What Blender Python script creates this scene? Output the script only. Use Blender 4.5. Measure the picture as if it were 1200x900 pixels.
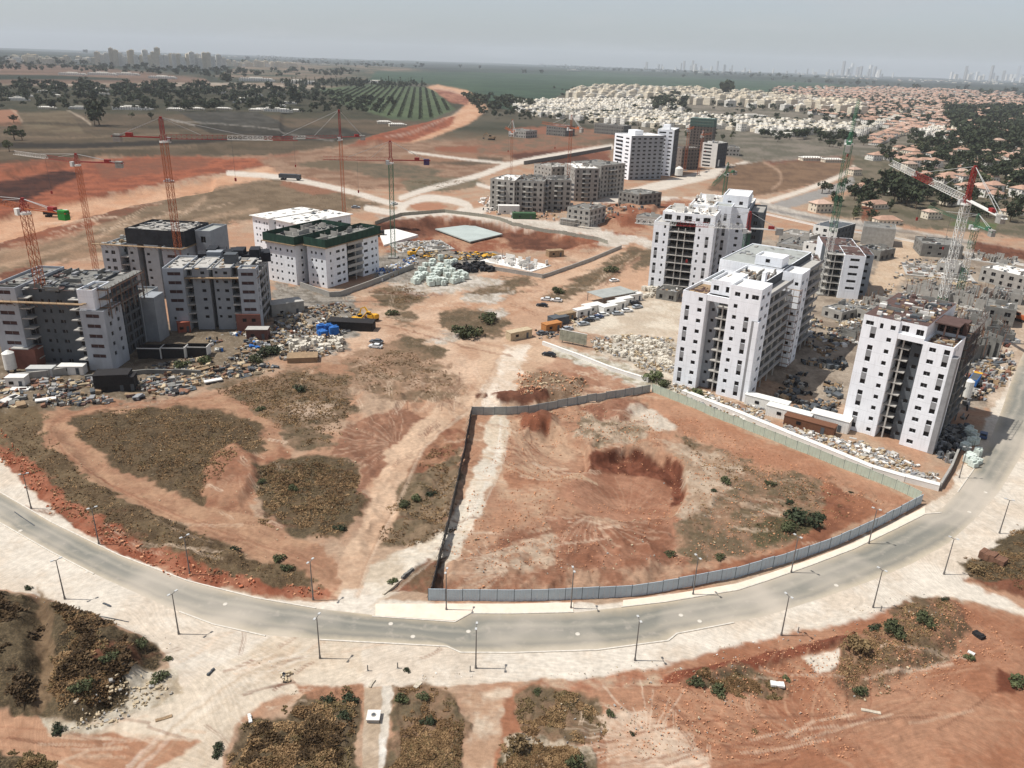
import bpy, math, random
import numpy as np
from mathutils import Vector
random.seed(7); RNG = np.random.default_rng(7)
sc = bpy.context.scene
COL = sc.collection
for o in list(bpy.data.objects): bpy.data.objects.remove(o)

# ------------------------------------------------------------------ camera
CAM_H = 88.0; FPX = 914.0
PITCH = math.atan(378/914); ROLL = math.radians(1.86)
Fv = np.array([0, math.cos(PITCH), -math.sin(PITCH)])
_R0 = np.array([1.0, 0, 0]); _U0 = np.array([0, math.sin(PITCH), math.cos(PITCH)])
Rv = math.cos(ROLL)*_R0 + math.sin(ROLL)*_U0
Uv = -math.sin(ROLL)*_R0 + math.cos(ROLL)*_U0
cd = bpy.data.cameras.new('drone_camera'); cam = bpy.data.objects.new('drone_camera', cd); COL.objects.link(cam)
from mathutils import Matrix
M = Matrix(((Rv[0], Uv[0], -Fv[0], 0), (Rv[1], Uv[1], -Fv[1], 0), (Rv[2], Uv[2], -Fv[2], CAM_H), (0, 0, 0, 1)))
cam.matrix_world = M
cd.sensor_width = 36; cd.lens = FPX/1200*36; cd.clip_start = 0.5; cd.clip_end = 90000
sc.camera = cam

# ------------------------------------------------------------------ sky, sun, exposure
SUN_EL = math.radians(60); SUN_AZ = math.radians(-91)      # azimuth measured from +Y towards +X
w = bpy.data.worlds.new('World'); sc.world = w; w.use_nodes = True
wn = w.node_tree; wn.nodes.clear()
def N(nt, t, **k):
    n = nt.nodes.new(t)
    for a, b in k.items(): setattr(n, a, b)
    return n
sky = N(wn, 'ShaderNodeTexSky', sky_type='NISHITA', sun_disc=False)
sky.sun_elevation = SUN_EL; sky.sun_rotation = SUN_AZ
sky.air_density = 1.0; sky.dust_density = 1.0; sky.ozone_density = 1.0; sky.altitude = 80
tc = N(wn, 'ShaderNodeTexCoord')
hsv = N(wn, 'ShaderNodeHueSaturation'); hsv.inputs['Saturation'].default_value = 0.45; hsv.inputs['Value'].default_value = 1.22
nz = N(wn, 'ShaderNodeTexNoise'); nz.inputs['Scale'].default_value = 5.0; nz.inputs['Detail'].default_value = 6
mp = N(wn, 'ShaderNodeMapping'); mp.inputs['Scale'].default_value = (1, 1, 9)
cr = N(wn, 'ShaderNodeValToRGB'); cr.color_ramp.elements[0].position = .52; cr.color_ramp.elements[1].position = .74
cr.color_ramp.elements[1].color = (.5, .5, .5, 1)
mx = N(wn, 'ShaderNodeMixRGB'); mx.inputs[2].default_value = (6.6, 6.8, 7.0, 1)
bg = N(wn, 'ShaderNodeBackground'); bg.inputs['Strength'].default_value = 0.072
wo = N(wn, 'ShaderNodeOutputWorld')
L = wn.links.new
tint = N(wn, 'ShaderNodeMixRGB', blend_type='MULTIPLY'); tint.inputs[0].default_value = 1; tint.inputs[2].default_value = (.86, 1.0, 1.20, 1)
L(sky.outputs[0], tint.inputs[1]); L(tint.outputs[0], hsv.inputs['Color']); L(tc.outputs['Generated'], mp.inputs[0]); L(mp.outputs[0], nz.inputs['Vector'])
L(nz.outputs[0], cr.inputs[0]); L(cr.outputs[0], mx.inputs[0]); L(hsv.outputs[0], mx.inputs[1]); L(mx.outputs[0], bg.inputs[0]); L(bg.outputs[0], wo.inputs[0])
sd = bpy.data.lights.new('sun', 'SUN'); sd.energy = 4.6; sd.angle = math.radians(.53); sd.color = (1, .965, .92)
sun = bpy.data.objects.new('sun', sd); COL.objects.link(sun)
sdir = Vector((math.sin(SUN_AZ)*math.cos(SUN_EL), math.cos(SUN_AZ)*math.cos(SUN_EL), math.sin(SUN_EL)))
sun.rotation_euler = sdir.to_track_quat('Z', 'Y').to_euler()
sc.view_settings.view_transform = 'Standard'; sc.view_settings.look = 'None'
sc.view_settings.exposure = 0.12; sc.view_settings.gamma = 1.0
sc.cycles.volume_bounces = 1; sc.cycles.max_bounces = 5; sc.cycles.diffuse_bounces = 3

# ------------------------------------------------------------------ survey: bearing/declination readings to ground metres
def G(u, v, z=0.0):
    d = Fv + (u-600)/FPX*Rv - (v-450)/FPX*Uv
    t = (z-CAM_H)/d[2]
    return float(d[0]*t), float(d[1]*t)
def PX(x, y, z=0.0):
    q = np.stack([x, y, z-CAM_H + 0*x]); wz = Fv@q
    return 600+FPX*(Rv@q)/wz, 450-FPX*(Uv@q)/wz

# ------------------------------------------------------------------ helpers
def lin(c, k=0.80):
    return tuple(k*((v/255)/12.92 if v/255 <= .04045 else ((v/255+.055)/1.055)**2.4) for v in c)
class MB:
    def __init__(s): s.v = []; s.f = []; s.m = []; s.mats = []
    def mi(s, mat):
        if mat not in s.mats: s.mats.append(mat)
        return s.mats.index(mat)
    def add(s, vs, fs, mat=None):
        b = len(s.v); s.v.extend(vs); k = s.mi(mat) if mat else 0
        for f in fs: s.f.append(tuple(i+b for i in f)); s.m.append(k)
    def box(s, x0, x1, y0, y1, z0, z1, mat=None, bottom=True):
        vs = [(x0,y0,z0),(x1,y0,z0),(x1,y1,z0),(x0,y1,z0),(x0,y0,z1),(x1,y0,z1),(x1,y1,z1),(x0,y1,z1)]
        fs = [(4,5,6,7),(0,1,5,4),(1,2,6,5),(2,3,7,6),(3,0,4,7)]
        if bottom: fs.append((3,2,1,0))
        s.add(vs, fs, mat)
    def obox(s, c, sx, sy, sz, rz=0, mat=None, tilt=0, z0=True):
        """box centred at c in x,y, resting on c.z, turned by rz and tilted about its own x"""
        vs = []
        for dz in (0, sz):
            for a, b in ((-1,-1),(1,-1),(1,1),(-1,1)):
                x = a*sx/2; y = b*sy/2; z = dz
                y, z = y*math.cos(tilt)-z*math.sin(tilt), y*math.sin(tilt)+z*math.cos(tilt)
                vs.append((c[0]+x*math.cos(rz)-y*math.sin(rz), c[1]+x*math.sin(rz)+y*math.cos(rz), c[2]+z))
        s.add(vs, [(4,5,6,7),(0,1,5,4),(1,2,6,5),(2,3,7,6),(3,0,4,7),(3,2,1,0)], mat)
    def beam(s, p, q, w=.1, mat=None, w2=None):
        p = Vector(p); q = Vector(q); d = (q-p)
        if d.length < 1e-6: return
        d.normalize(); up = Vector((0,0,1)) if abs(d.z) < .95 else Vector((1,0,0))
        a = d.cross(up).normalized(); b = d.cross(a).normalized(); vs = []
        for P, ww in ((p, w), (q, w2 or w)):
            for i, j in ((-1,-1),(1,-1),(1,1),(-1,1)): vs.append(tuple(P+a*(i*ww/2)+b*(j*ww/2)))
        s.add(vs, [(4,5,6,7),(0,1,5,4),(1,2,6,5),(2,3,7,6),(3,0,4,7),(3,2,1,0)], mat)
    def cyl(s, p, q, r, r2=None, n=8, mat=None):
        p = Vector(p); q = Vector(q); d = (q-p).normalized(); up = Vector((0,0,1)) if abs(d.z) < .95 else Vector((1,0,0))
        a = d.cross(up).normalized(); b = d.cross(a); r2 = r if r2 is None else r2
        vs = [tuple(p+(a*math.cos(t)+b*math.sin(t))*r) for t in [2*math.pi*i/n for i in range(n)]] + \
             [tuple(q+(a*math.cos(t)+b*math.sin(t))*r2) for t in [2*math.pi*i/n for i in range(n)]]
        s.add(vs, [(i, (i+1)%n, n+(i+1)%n, n+i) for i in range(n)] + [tuple(range(n-1,-1,-1)), tuple(range(n, 2*n))], mat)
    def mesh(s, name):
        me = bpy.data.meshes.new(name); me.from_pydata(s.v, [], s.f)
        for m in s.mats: me.materials.append(m)
        if len(s.mats) > 1: me.polygons.foreach_set('material_index', s.m)
        me.update(); return me
    def obj(s, name, parent=None, loc=(0,0,0), rz=0, mat=None, **tags):
        me = s.mesh(name)
        if mat and not s.mats: me.materials.append(mat)
        return put(name, me, parent, loc, rz, **tags)
def put(name, me, parent=None, loc=(0,0,0), rz=0, **tags):
    o = bpy.data.objects.new(name, me); COL.objects.link(o); o.parent = parent
    o.location = loc; o.rotation_euler = (0, 0, rz)
    for k, v in tags.items():
        if v: o[k] = v
    return o
def thing(name, label, category, loc=(0,0,0), rz=0, group=None):
    return put(name, None, None, loc, rz, label=label, category=category, group=group)
def copy_thing(o, loc, rz=None, label=None, group=None, scale=None):
    c = o.copy(); COL.objects.link(c); c.location = loc
    if rz is not None: c.rotation_euler = (0, 0, rz)
    if scale: c.scale = (scale,)*3 if not hasattr(scale, '__len__') else scale
    if label: c['label'] = label
    if group: c['group'] = group
    for ch in o.children:
        d = ch.copy(); COL.objects.link(d); d.parent = c
        for g in ch.children:
            e = g.copy(); COL.objects.link(e); e.parent = d
    return c
_MC = {}
def mat(name, col, rough=.9, var=.15, scale=1.5, bump=0.0, metal=0.0, col2=None, stretch=None, obj=False):
    """plain procedural surface: base colour, mottled by two noises; photo-like greys given as 0-255 sRGB"""
    if name in _MC: return _MC[name]
    c = lin(col, 1.0); m = bpy.data.materials.new(name); m.use_nodes = True; nt = m.node_tree; b = nt.nodes['Principled BSDF']
    b.inputs['Roughness'].default_value = rough; b.inputs['Metallic'].default_value = metal
    if 'Specular IOR Level' in b.inputs: b.inputs['Specular IOR Level'].default_value = .25
    t = N(nt, 'ShaderNodeTexCoord'); n1 = N(nt, 'ShaderNodeTexNoise'); n1.inputs['Scale'].default_value = scale; n1.inputs['Detail'].default_value = 7
    n1.inputs['Roughness'].default_value = .65
    vec = t.outputs['Object']
    if stretch:
        mpn = N(nt, 'ShaderNodeMapping'); mpn.inputs['Scale'].default_value = stretch; nt.links.new(vec, mpn.inputs[0]); vec = mpn.outputs[0]
    nt.links.new(vec, n1.inputs['Vector'])
    r = N(nt, 'ShaderNodeMapRange'); r.inputs['From Min'].default_value = .3; r.inputs['From Max'].default_value = .7
    nt.links.new(n1.outputs[0], r.inputs['Value'])
    mxn = N(nt, 'ShaderNodeMixRGB')
    lo = tuple(max(0, x*(1-var)) for x in c); hi = tuple(min(.95, x*(1+var*.6)) for x in c)
    if col2: hi = lin(col2, 1.0)
    mxn.inputs[1].default_value = (*lo, 1); mxn.inputs[2].default_value = (*hi, 1)
    nt.links.new(r.outputs[0], mxn.inputs[0]); out = mxn.outputs[0]
    if obj:
        oi = N(nt, 'ShaderNodeObjectInfo'); hs = N(nt, 'ShaderNodeHueSaturation'); rr = N(nt, 'ShaderNodeMapRange')
        rr.inputs['To Min'].default_value = 1-obj; rr.inputs['To Max'].default_value = 1+obj
        nt.links.new(oi.outputs['Random'], rr.inputs['Value']); nt.links.new(rr.outputs[0], hs.inputs['Value']); nt.links.new(out, hs.inputs['Color']); out = hs.outputs[0]
    nt.links.new(out, b.inputs['Base Color'])
    if bump:
        bp = N(nt, 'ShaderNodeBump'); bp.inputs['Strength'].default_value = bump; bp.inputs['Distance'].default_value = .1
        nt.links.new(n1.outputs[0], bp.inputs['Height']); nt.links.new(bp.outputs[0], b.inputs['Normal'])
    _MC[name] = m; return m
# lattice value noise, for laying out the ground
def vnoise(x, y, seed=0):
    xi = np.floor(x).astype(np.int64); yi = np.floor(y).astype(np.int64); fx = x-xi; fy = y-yi
    fx = fx*fx*(3-2*fx); fy = fy*fy*(3-2*fy)
    def h(a, b):
        n = (a*374761393 + b*668265263 + seed*974711) & 0x7fffffff
        n = ((n ^ (n >> 13))*1274126177) & 0x7fffffff
        n = n ^ (n >> 16)
        return (n & 0xffff)/65535.0
    return (h(xi,yi)*(1-fx)+h(xi+1,yi)*fx)*(1-fy) + (h(xi,yi+1)*(1-fx)+h(xi+1,yi+1)*fx)*fy
def fbm(x, y, sc_, o=4, seed=0, g=.5):
    a = 1.0; s = 0; t = 0; x = x/sc_; y = y/sc_
    for i in range(o):
        s = s + a*vnoise(x, y, seed+i*17); t += a; a *= g; x = x*2.03+5.1; y = y*2.03+1.7
    return s/t
def sstep(a, b, x):
    t = np.clip((x-a)/(b-a), 0, 1); return t*t*(3-2*t)
def sdf(P, x, y):
    """signed distance (negative inside) to a closed polygon in metres"""
    d = np.full(x.shape, 1e18); ins = np.zeros(x.shape, bool); n = len(P)
    for i in range(n):
        ax, ay = P[i]; bx, by = P[(i+1)%n]; ex, ey = bx-ax, by-ay; L2 = ex*ex+ey*ey+1e-12
        t = np.clip(((x-ax)*ex+(y-ay)*ey)/L2, 0, 1); dx = x-ax-t*ex; dy = y-ay-t*ey
        d = np.minimum(d, dx*dx+dy*dy)
        if (ay > by) != (ay < by) or ay != by:
            c = ((ay > y) != (by > y)) & (x < (bx-ax)*(y-ay)/(by-ay+1e-30)+ax); ins ^= c
    d = np.sqrt(d); return np.where(ins, -d, d)
def ldist(P, x, y):
    d = np.full(x.shape, 1e18)
    for i in range(len(P)-1):
        ax, ay = P[i]; bx, by = P[i+1]; ex, ey = bx-ax, by-ay; L2 = ex*ex+ey*ey+1e-12
        t = np.clip(((x-ax)*ex+(y-ay)*ey)/L2, 0, 1); d = np.minimum(d, (x-ax-t*ex)**2+(y-ay-t*ey)**2)
    return np.sqrt(d)
def smooth_line(P, n=6):
    """Catmull-Rom through the points"""
    out = []; P = [np.array(p, float) for p in P]
    for i in range(len(P)-1):
        a = P[max(i-1, 0)]; b = P[i]; c = P[i+1]; d = P[min(i+2, len(P)-1)]
        for k in range(n):
            t = k/n; out.append(tuple(.5*((2*b)+(c-a)*t+(2*a-5*b+4*c-d)*t*t+(-a+3*b-3*c+d)*t**3)))
    out.append(tuple(P[-1])); return out
# ------------------------------------------------------------------ the ground, one sheet out to the horizon
NT_, NR_ = 980, 700
th = np.concatenate([np.linspace(-math.pi, -.86, 40)[:-1], np.linspace(-.86, .86, NT_), np.linspace(.86, math.pi, 40)[1:]])
dep = np.concatenate([np.linspace(math.radians(88), math.radians(54), 10)[:-1], np.linspace(math.radians(54), math.radians(4), 580)[:-1], np.geomspace(math.radians(4), math.radians(.19), 120)])
rr_ = CAM_H/np.tan(dep)
RG, TG = np.meshgrid(rr_, th, indexing='ij')
GX = RG*np.sin(TG); GY = RG*np.cos(TG)
nr, nt_ = GX.shape
infr = (np.abs(TG) < .87)
u_, v_ = PX(GX.ravel(), GY.ravel()); u_ = u_.reshape(GX.shape); v_ = v_.reshape(GX.shape)
u_ = np.where(infr, u_, -9e3); v_ = np.where(infr, v_, -9e3)

pale=(226,209,188); pale2=(208,187,163); tan=(196,158,126); tan2=(178,138,106); orange=(200,144,108); orange2=(168,106,74)
red=(152,88,62); red2=(124,70,50); bred=(172,92,60); dgrass=(138,112,78); dgrass2=(118,92,62); brush=(112,86,58); dbrush=(74,58,40); olive=(118,108,80)
field=(70,100,72); field2=(60,84,60); fbrown=(112,96,74); grit=(172,160,145); grit2=(140,128,112); fred=(148,112,90)
def C(c):
    c = np.array(lin(c, .80)); l = c@np.array([.3,.59,.11]); c = l+(c-l)*.81; c = c*np.array([.91, .92, .93])*min(1, (l/.52))**.23; c[1] += .055*(c[0]-c[1]); return c
n_a = fbm(GX, GY, 9, 5, 1); n_b = fbm(GX, GY, 1.7, 4, 2); n_c = fbm(GX, GY, 40, 4, 3); n_d = fbm(GX, GY, .7, 2, 4)
wu = (fbm(GX, GY, 6, 4, 11)-.5); wv = (fbm(GX, GY, 6, 4, 12)-.5)
wu2 = (fbm(GX, GY, 1.5, 3, 13)-.5); wv2 = (fbm(GX, GY, 1.5, 3, 14)-.5)
far = sstep(600, 1200, RG)
t_ = sstep(.35, .65, n_a)[..., None]
near_c = C(tan)*(1-t_)+C(orange)*t_
n_f = fbm(GX, GY, 260, 4, 5); tf = sstep(.4, .6, n_f)[..., None]
far_c = C((112,102,80))*(1-tf)+C((74,80,58))*tf
soil = near_c*(1-far[..., None])+far_c*far[..., None]
veg = np.zeros(GX.shape); rough = np.full(GX.shape, .25)*(1-far); stone = np.zeros(GX.shape)
def paint(pts, c1, c2=None, soft=3, warp=8, sc_=None, rg=None, vg=None, st=None, op=1.0, ns=None):
    P = np.array(pts, float); pad = soft+warp+4
    m = (u_ > P[:,0].min()-pad) & (u_ < P[:,0].max()+pad) & (v_ > P[:,1].min()-pad) & (v_ < P[:,1].max()+pad)
    if not m.any(): return
    k = warp*2.6+1.0*(warp>0)
    k = k*np.clip((v_[m]-70)/330, .22, 1)
    ua = u_[m] + wu[m]*k*1.6 + wu2[m]*k*.8; va = v_[m] + wv[m]*k*.9 + wv2[m]*k*.5
    d = sdf(P, ua, va); a = op*sstep(soft, -soft, d)
    if c2 is None: c2 = c1
    if sc_ is None: n = .5*n_a[m]+.5*n_b[m]
    else: n = fbm(GX[m], GY[m], sc_, 4, int(sc_*10))
    t = sstep(.32, .68, n+.25*(n_d[m]-.5))[:, None]; c = C(c1)*(1-t)+C(c2)*t
    soil[m] = soil[m]*(1-a[:, None])+c*a[:, None]
    if rg is not None: rough[m] = rough[m]*(1-a)+rg*a
    veg[m] = veg[m]*(1-a)+(vg or 0)*a
    stone[m] = stone[m]*(1-a)+(st or 0)*a
def stroke(pts, c, width=1.2, op=.7, soft=.8, warp=1.5, sm=True, solid=False):
    P = smooth_line(pts, 5) if sm else pts; A = np.array(P); pad = width+6
    m = (u_ > A[:,0].min()-pad) & (u_ < A[:,0].max()+pad) & (v_ > A[:,1].min()-pad) & (v_ < A[:,1].max()+pad)
    if not m.any(): return
    d = ldist(P, u_[m]+wu2[m]*warp*2, v_[m]+wv2[m]*warp*2); a = (op*sstep(width/2+soft, width/2-soft, d)*(1 if solid or width >= 5 and op > .9 else (.55+.9*(n_b[m]-.3))))[:, None]
    a = np.clip(a, 0, 1); soil[m] = soil[m]*(1-a)+C(c)*a; veg[m] *= (1-a[:, 0])
# ---- far country
paint([(-60,40),(1300,90),(1300,120),(-60,76)], (70,84,66), (52,66,54), 2, 3, 400)
paint([(-60,74),(110,79),(240,92),(250,100),(160,103),(-60,100)], fred, (130,100,80), 1.5, 3, 120)
paint([(-60,87),(60,88),(150,92),(150,94),(60,93),(-60,94)], (62,74,54), None, .8, 1)
paint([(-60,96),(30,99),(180,97),(330,97),(420,103),(330,106),(180,100),(30,101.5),(-60,101)], (190,170,148), (150,125,100), .8, 1, 60)
paint([(300,72),(420,76),(500,84),(540,90),(470,96),(420,92),(330,94),(250,90)], (150,124,100), (84,92,66), 2, 4, 150)
paint([(440,84),(700,86),(960,97),(1010,104),(930,112),(850,114),(800,106),(690,106),(655,112),(640,122),(600,130),(556,118),(530,104),(500,98),(430,95)], (64,94,68), (78,108,76), 1.2, 3, 90)
for k in range(7): stroke([(520+10*k, 91+3.1*k), (700, 90+3.1*k), (960, 101+2.6*k if k < 4 else 108)], (88,116,84), .8, .35, .5, 0)
paint([(-60,100),(0,100),(250,104),(380,104),(520,108),(540,125),(500,140),(330,140),(-60,138)], (60,72,50), (84,84,62), 2, 5, 60, vg=.6)
paint([(372,104),(440,98),(505,103),(534,128),(500,142),(460,140),(400,122)], (104,122,76), (90,108,70), 1.2, 2, 40)
paint([(-60,134),(140,136),(330,138),(500,142),(470,158),(330,182),(200,184),(120,184),(-60,215)], (122,100,76), (104,88,64), 2, 5, 25, rg=.3, vg=.15)
paint([(-60,128),(20,131),(28,150),(-60,152)], (176,116,84), None, 1.5, 3)
paint([(20,135),(80,133),(100,160),(30,158)], (134,114,84), (120,98,70), 1.5, 3, 20)
paint([(210,134),(300,133),(340,150),(240,152)], (98,92,80), (82,78,66), 1.2, 2, 12)
paint([(225,150),(400,150),(440,158),(390,166),(250,160)], (92,84,70), (74,68,54), 1.2, 2, 12)
for k in range(9): stroke([(212+18*k,134),(248+20*k,156)], (74,70,58), .8, .5, .5, 0, False)
paint([(-60,171),(100,172),(250,166),(340,160),(340,163),(250,171),(100,178),(-60,178)], (70,62,50), None, 1, 2)
for pts, c, w_ in [([(-20,149),(60,148),(150,152),(260,150)],(66,60,42),3), ([(-20,182),(60,180),(150,178),(230,174)],(150,120,92),2), ([(12,128),(20,136),(27,146)],(196,160,130),2), ([(80,132),(95,140),(107,149)],(206,180,152),2),([(-10,196),(60,190),(110,186)],(92,80,58),4), ([(-10,162),(90,165),(210,160)],(150,122,92),2),([(200,143),(228,150)],(190,176,160),1.5),([(208,145),(300,152),(390,165)],(160,150,136),1.2)]: stroke(pts, c, w_, .8, .8, 1)
# ---- the cut for the new highway
paint([(-60,200),(60,192),(110,188),(200,183),(250,190),(150,220),(0,262),(-60,280)], (184,92,58), (150,82,54), 3, 4, 8, rg=.6)
paint([(-60,212),(0,212),(40,207),(70,200),(105,190),(150,184),(230,183),(265,185),(310,184),(350,178),(352,184),(300,197),(240,206),(150,222),(60,238),(0,253),(-60,262)], (190,92,56), (160,78,50), 2, 5, 9, rg=1.2)
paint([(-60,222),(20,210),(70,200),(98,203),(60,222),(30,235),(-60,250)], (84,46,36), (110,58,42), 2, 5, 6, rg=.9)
paint([(110,190),(180,186),(250,186),(240,196),(160,206),(120,210)], (168,88,58), red, 2, 4, 6, rg=.9)
paint([(-60,262),(0,254),(60,239),(150,224),(250,209),(300,198),(400,172),(470,158),(510,145),(535,133),(546,122),(520,112),(500,102),(512,99),(548,106),(566,118),(572,128),(550,145),(505,162),(430,181),(330,205),(250,222),(150,240),(60,264),(0,282),(-60,292)], (214,150,108), (222,166,126), 1.5, 3, 14, rg=.2)
paint([(420,166),(470,152),(520,140),(535,136),(528,148),(480,166),(420,176),(380,180)], (186,92,56), (164,78,50), 1.5, 4, 10, rg=.7)
paint([(508,104),(530,106),(552,116),(548,124),(528,120),(516,112)], (160,86,62), (190,120,90), 1.2, 3, 10, rg=.5)
stroke([(508,103),(535,108),(556,117),(566,127)], (214,170,140), 2.5, .8, 1, 1)
stroke([(540,128),(520,142),(480,158),(452,164)], (214,176,150), 1.5, .7, .7, .5)
paint([(-60,290),(0,282),(60,265),(110,259),(112,268),(70,282),(20,292),(-60,302)], red, bred, 1.5, 4, 7, rg=.8)
paint([(90,250),(180,238),(280,222),(300,222),(250,236),(170,252),(120,262)], red, (140,90,62), 2, 5, 7, rg=.6)
paint([(0,318),(40,312),(60,330),(0,345)], red2, red, 2, 4)
# ---- fields and plots of the new quarter
paint([(220,225),(330,208),(400,225),(450,240),(400,250),(330,250),(240,268),(100,300),(-60,330),(-60,312),(90,275)], (152,124,94), (134,108,80), 3, 8, 8, rg=.3, vg=.25)
paint([(-60,300),(60,285),(110,272),(160,278),(110,300),(40,305),(-60,325)], (176,134,100), (150,118,88), 3, 8, 10)
for pts in ([(-20,318),(60,296),(140,268),(215,248),(240,232)], [(-20,300),(80,276),(160,256)], [(120,300),(220,262),(300,246)]): stroke(pts, (202,160,124), 5, .7, 2.5, 3)
paint([(300,186),(420,170),(520,165),(600,162),(700,165),(715,178),(600,192),(500,222),(430,222),(330,203)], (176,134,104), (156,110,82), 3, 7, 14, rg=.3, vg=.1)
for i, (x0, y0, x1, y1, c) in enumerate([(510,172,715,178,(168,96,66)),(500,186,590,190,(120,96,72)),(470,182,560,186,(170,120,88)),(600,150,720,160,(166,100,72)),(560,160,700,168,(134,108,80)),(330,212,400,224,(170,110,80)),(350,190,440,196,(130,108,80)),(640,176,715,186,(150,84,60)),(600,180,690,190,(120,70,52))]):
    paint([(x0,y0),((x0+x1)/2,y0-3),(x1,y1-5),(x1,y1+2),((x0+x1)/2,y1+4),(x0,y0+5)], c, None, 1.5, 4, 8)
paint([(470,212),(500,206),(560,210),(570,216),(530,224),(480,226)], (124,114,86), (146,124,96), 1.5, 4, 7, vg=.5)
paint([(400,196),(460,190),(520,200),(500,210),(440,208)], (118,106,82), (140,116,90), 1.5, 4, 7, vg=.4)
paint([(560,168),(700,150),(715,140),(715,160),(640,176),(560,180)], (166,110,82), (140,112,86), 2, 5, 8)
site_road = (204,186,165); site_road2 = (184,164,144)
for pts, w_ in [([(268,203),(330,208),(400,222),(450,236),(470,240)],6), ([(430,244),(470,250),(540,250),(580,243)],7), ([(470,232),(500,222),(560,206),(592,194)],6), ([(590,194),(640,184),(716,172)],6), ([(540,248),(580,258),(640,264),(700,272),(770,294)],10),([(475,240),(500,232),(535,236),(550,244),(530,252),(490,254),(470,247),(475,240)],8),([(480,178),(540,186),(600,192)],2.5),([(560,216),(590,222),(630,216),(700,200)],4),([(700,240),(735,228),(790,214),(850,200),(900,188),(960,176),(1010,160),(1035,150)],11),([(735,228),(760,232),(900,236)],5)]:
    stroke(pts, (222,206,186), w_, .98, 1.0, .6, solid=True)
paint([(478,241),(494,237),(515,238),(526,242),(512,247),(490,247)], (196,128,92), None, .8, 1)
paint([(440,252),(540,262),(640,272),(760,288),(770,300),(740,292),(560,272),(450,262)], site_road, site_road2, 2, 4)
paint([(560,256),(700,262),(770,285),(765,300),(700,283),(560,268)], site_road, (220,205,186), 2, 4)
# pit with the grey slab
paint([(440,262),(520,252),(600,262),(700,278),(700,290),(660,292),(600,296),(560,300),(500,300),(440,292)], orange, bred, 2, 5, 7, rg=.5)
paint([(440,262),(500,254),(560,258),(640,270),(690,282),(660,288),(600,282),(590,270),(530,263),(500,270),(460,276)], red2, red, 2, 4, 5, rg=.8)
paint([(500,272),(530,280),(555,290),(520,290),(490,284)], red, bred, 1.5, 3, 5)
paint([(700,238),(760,240),(800,232),(820,238),(780,262),(735,276),(700,268)], bred, orange, 2, 5, 8, rg=.6)
paint([(850,196),(900,186),(985,178),(1010,186),(985,206),(930,222),(880,230),(830,222)], (156,116,84), (136,100,74), 2, 5, 12, rg=.3, vg=.2)
paint([(890,186),(920,180),(985,178),(985,190),(940,188),(900,194)], (160,86,64), (140,92,72), 1.5, 4, 8)
stroke([(895,190),(912,200),(915,212),(905,222)], (202,160,126), 3, .8, 1.5, 1)
stroke([(905,188),(985,182)], pale2, 2, .7, 1, .5)
# the roads to the suburb
paint([(895,242),(940,228),(985,214),(1010,200),(1024,186),(1034,188),(1020,206),(990,224),(940,240),(905,250)], (168,160,150), None, 1, 1.5)
stroke([(900,236),(945,222),(985,206),(1005,192),(1012,182)], pale, 5, .95, 1.2, .5)
paint([(890,236),(960,252),(1060,268),(1240,300),(1240,312),(1060,278),(960,262),(890,246)], (204,190,172), (180,166,150), 1, 1.5)
stroke([(890,243),(960,257),(1060,272),(1240,304)], (140,134,128), 3, .9, .8, .3)
paint([(1000,180),(1300,215),(1300,290),(1040,262),(960,250),(1000,225)], (140,124,100), (112,106,80), 2, 5, 12, vg=.4)
paint([(620,128),(700,112),(900,112),(1240,118),(1300,215),(1100,200),(1000,182),(880,190),(715,150)], (150,136,118), (120,114,94), 2, 5, 30, vg=.2)
paint([(1120,258),(1170,262),(1165,270),(1110,264)], (96,128,58), (120,120,76), 1, 2, 6, vg=.5)
paint([(880,280),(1060,270),(1240,310),(1240,420),(1160,480),(1000,480),(880,440)], (188,166,142), (160,138,116), 3, 6, 7, rg=.5, st=.5)
paint([(1055,278),(1085,290),(1060,330),(1035,350),(1010,350),(1030,310)], (216,184,150), (206,168,132), 2, 5)
paint([(1140,282),(1240,300),(1240,312),(1140,296)], red2, red, 1.5, 3)
paint([(1172,322),(1195,326),(1190,355),(1165,352)], (166,86,58), red, 1.5, 4, 5, rg=.7)
paint([(1170,380),(1240,360),(1240,520),(1180,500),(1150,470)], (214,186,158), (196,164,134), 3, 5)
paint([(1010,240),(1030,246),(1010,262)], (160,90,60), None, 1.5, 3)
# ---- middle ground: orange yard with its tracks
paint([(420,300),(520,292),(600,318),(720,290),(770,300),(770,360),(790,420),(780,470),(640,480),(560,470),(470,440),(400,420),(420,380),(470,350)], (220,178,144), (206,156,120), 3, 10, 12, rg=.15)
paint([(560,320),(640,322),(700,298),(745,284),(760,292),(700,330),(640,356),(590,372),(540,372),(500,360),(540,340)], (218,172,136), (202,146,108), 3, 6, 10, rg=.15)
for P_ in ([(640,348),(670,330),(700,312),(742,290),(758,294),(724,322),(690,340),(655,354)], [(600,340),(640,322),(620,334),(596,346)], [(540,345),(580,330),(624,322),(610,340),(570,352)], [(440,340),(480,332),(500,345),(470,362),(440,356)], [(452,366),(480,362),(494,372),(480,382),(456,376)], [(470,396),(500,396),(520,412),(510,430),(470,430),(440,415)], [(735,300),(765,290),(768,310),(745,318)], [(520,366),(560,362),(600,376),(590,392),(540,396),(510,384)]):
    paint(P_, (142,112,82), (118,98,70), 2.5, 6, 3, rg=.5, vg=.6, st=.3)
for P_ in ([(540,345),(600,342),(580,355),(545,356)], [(520,392),(545,388),(528,402),(500,396)], [(455,330),(500,322),(560,320),(590,330),(550,340),(480,345)], [(560,362),(600,362),(590,374)]):
    paint(P_, (214,200,182), (186,168,146), 2, 6, 2, rg=.5, st=.7)
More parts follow.
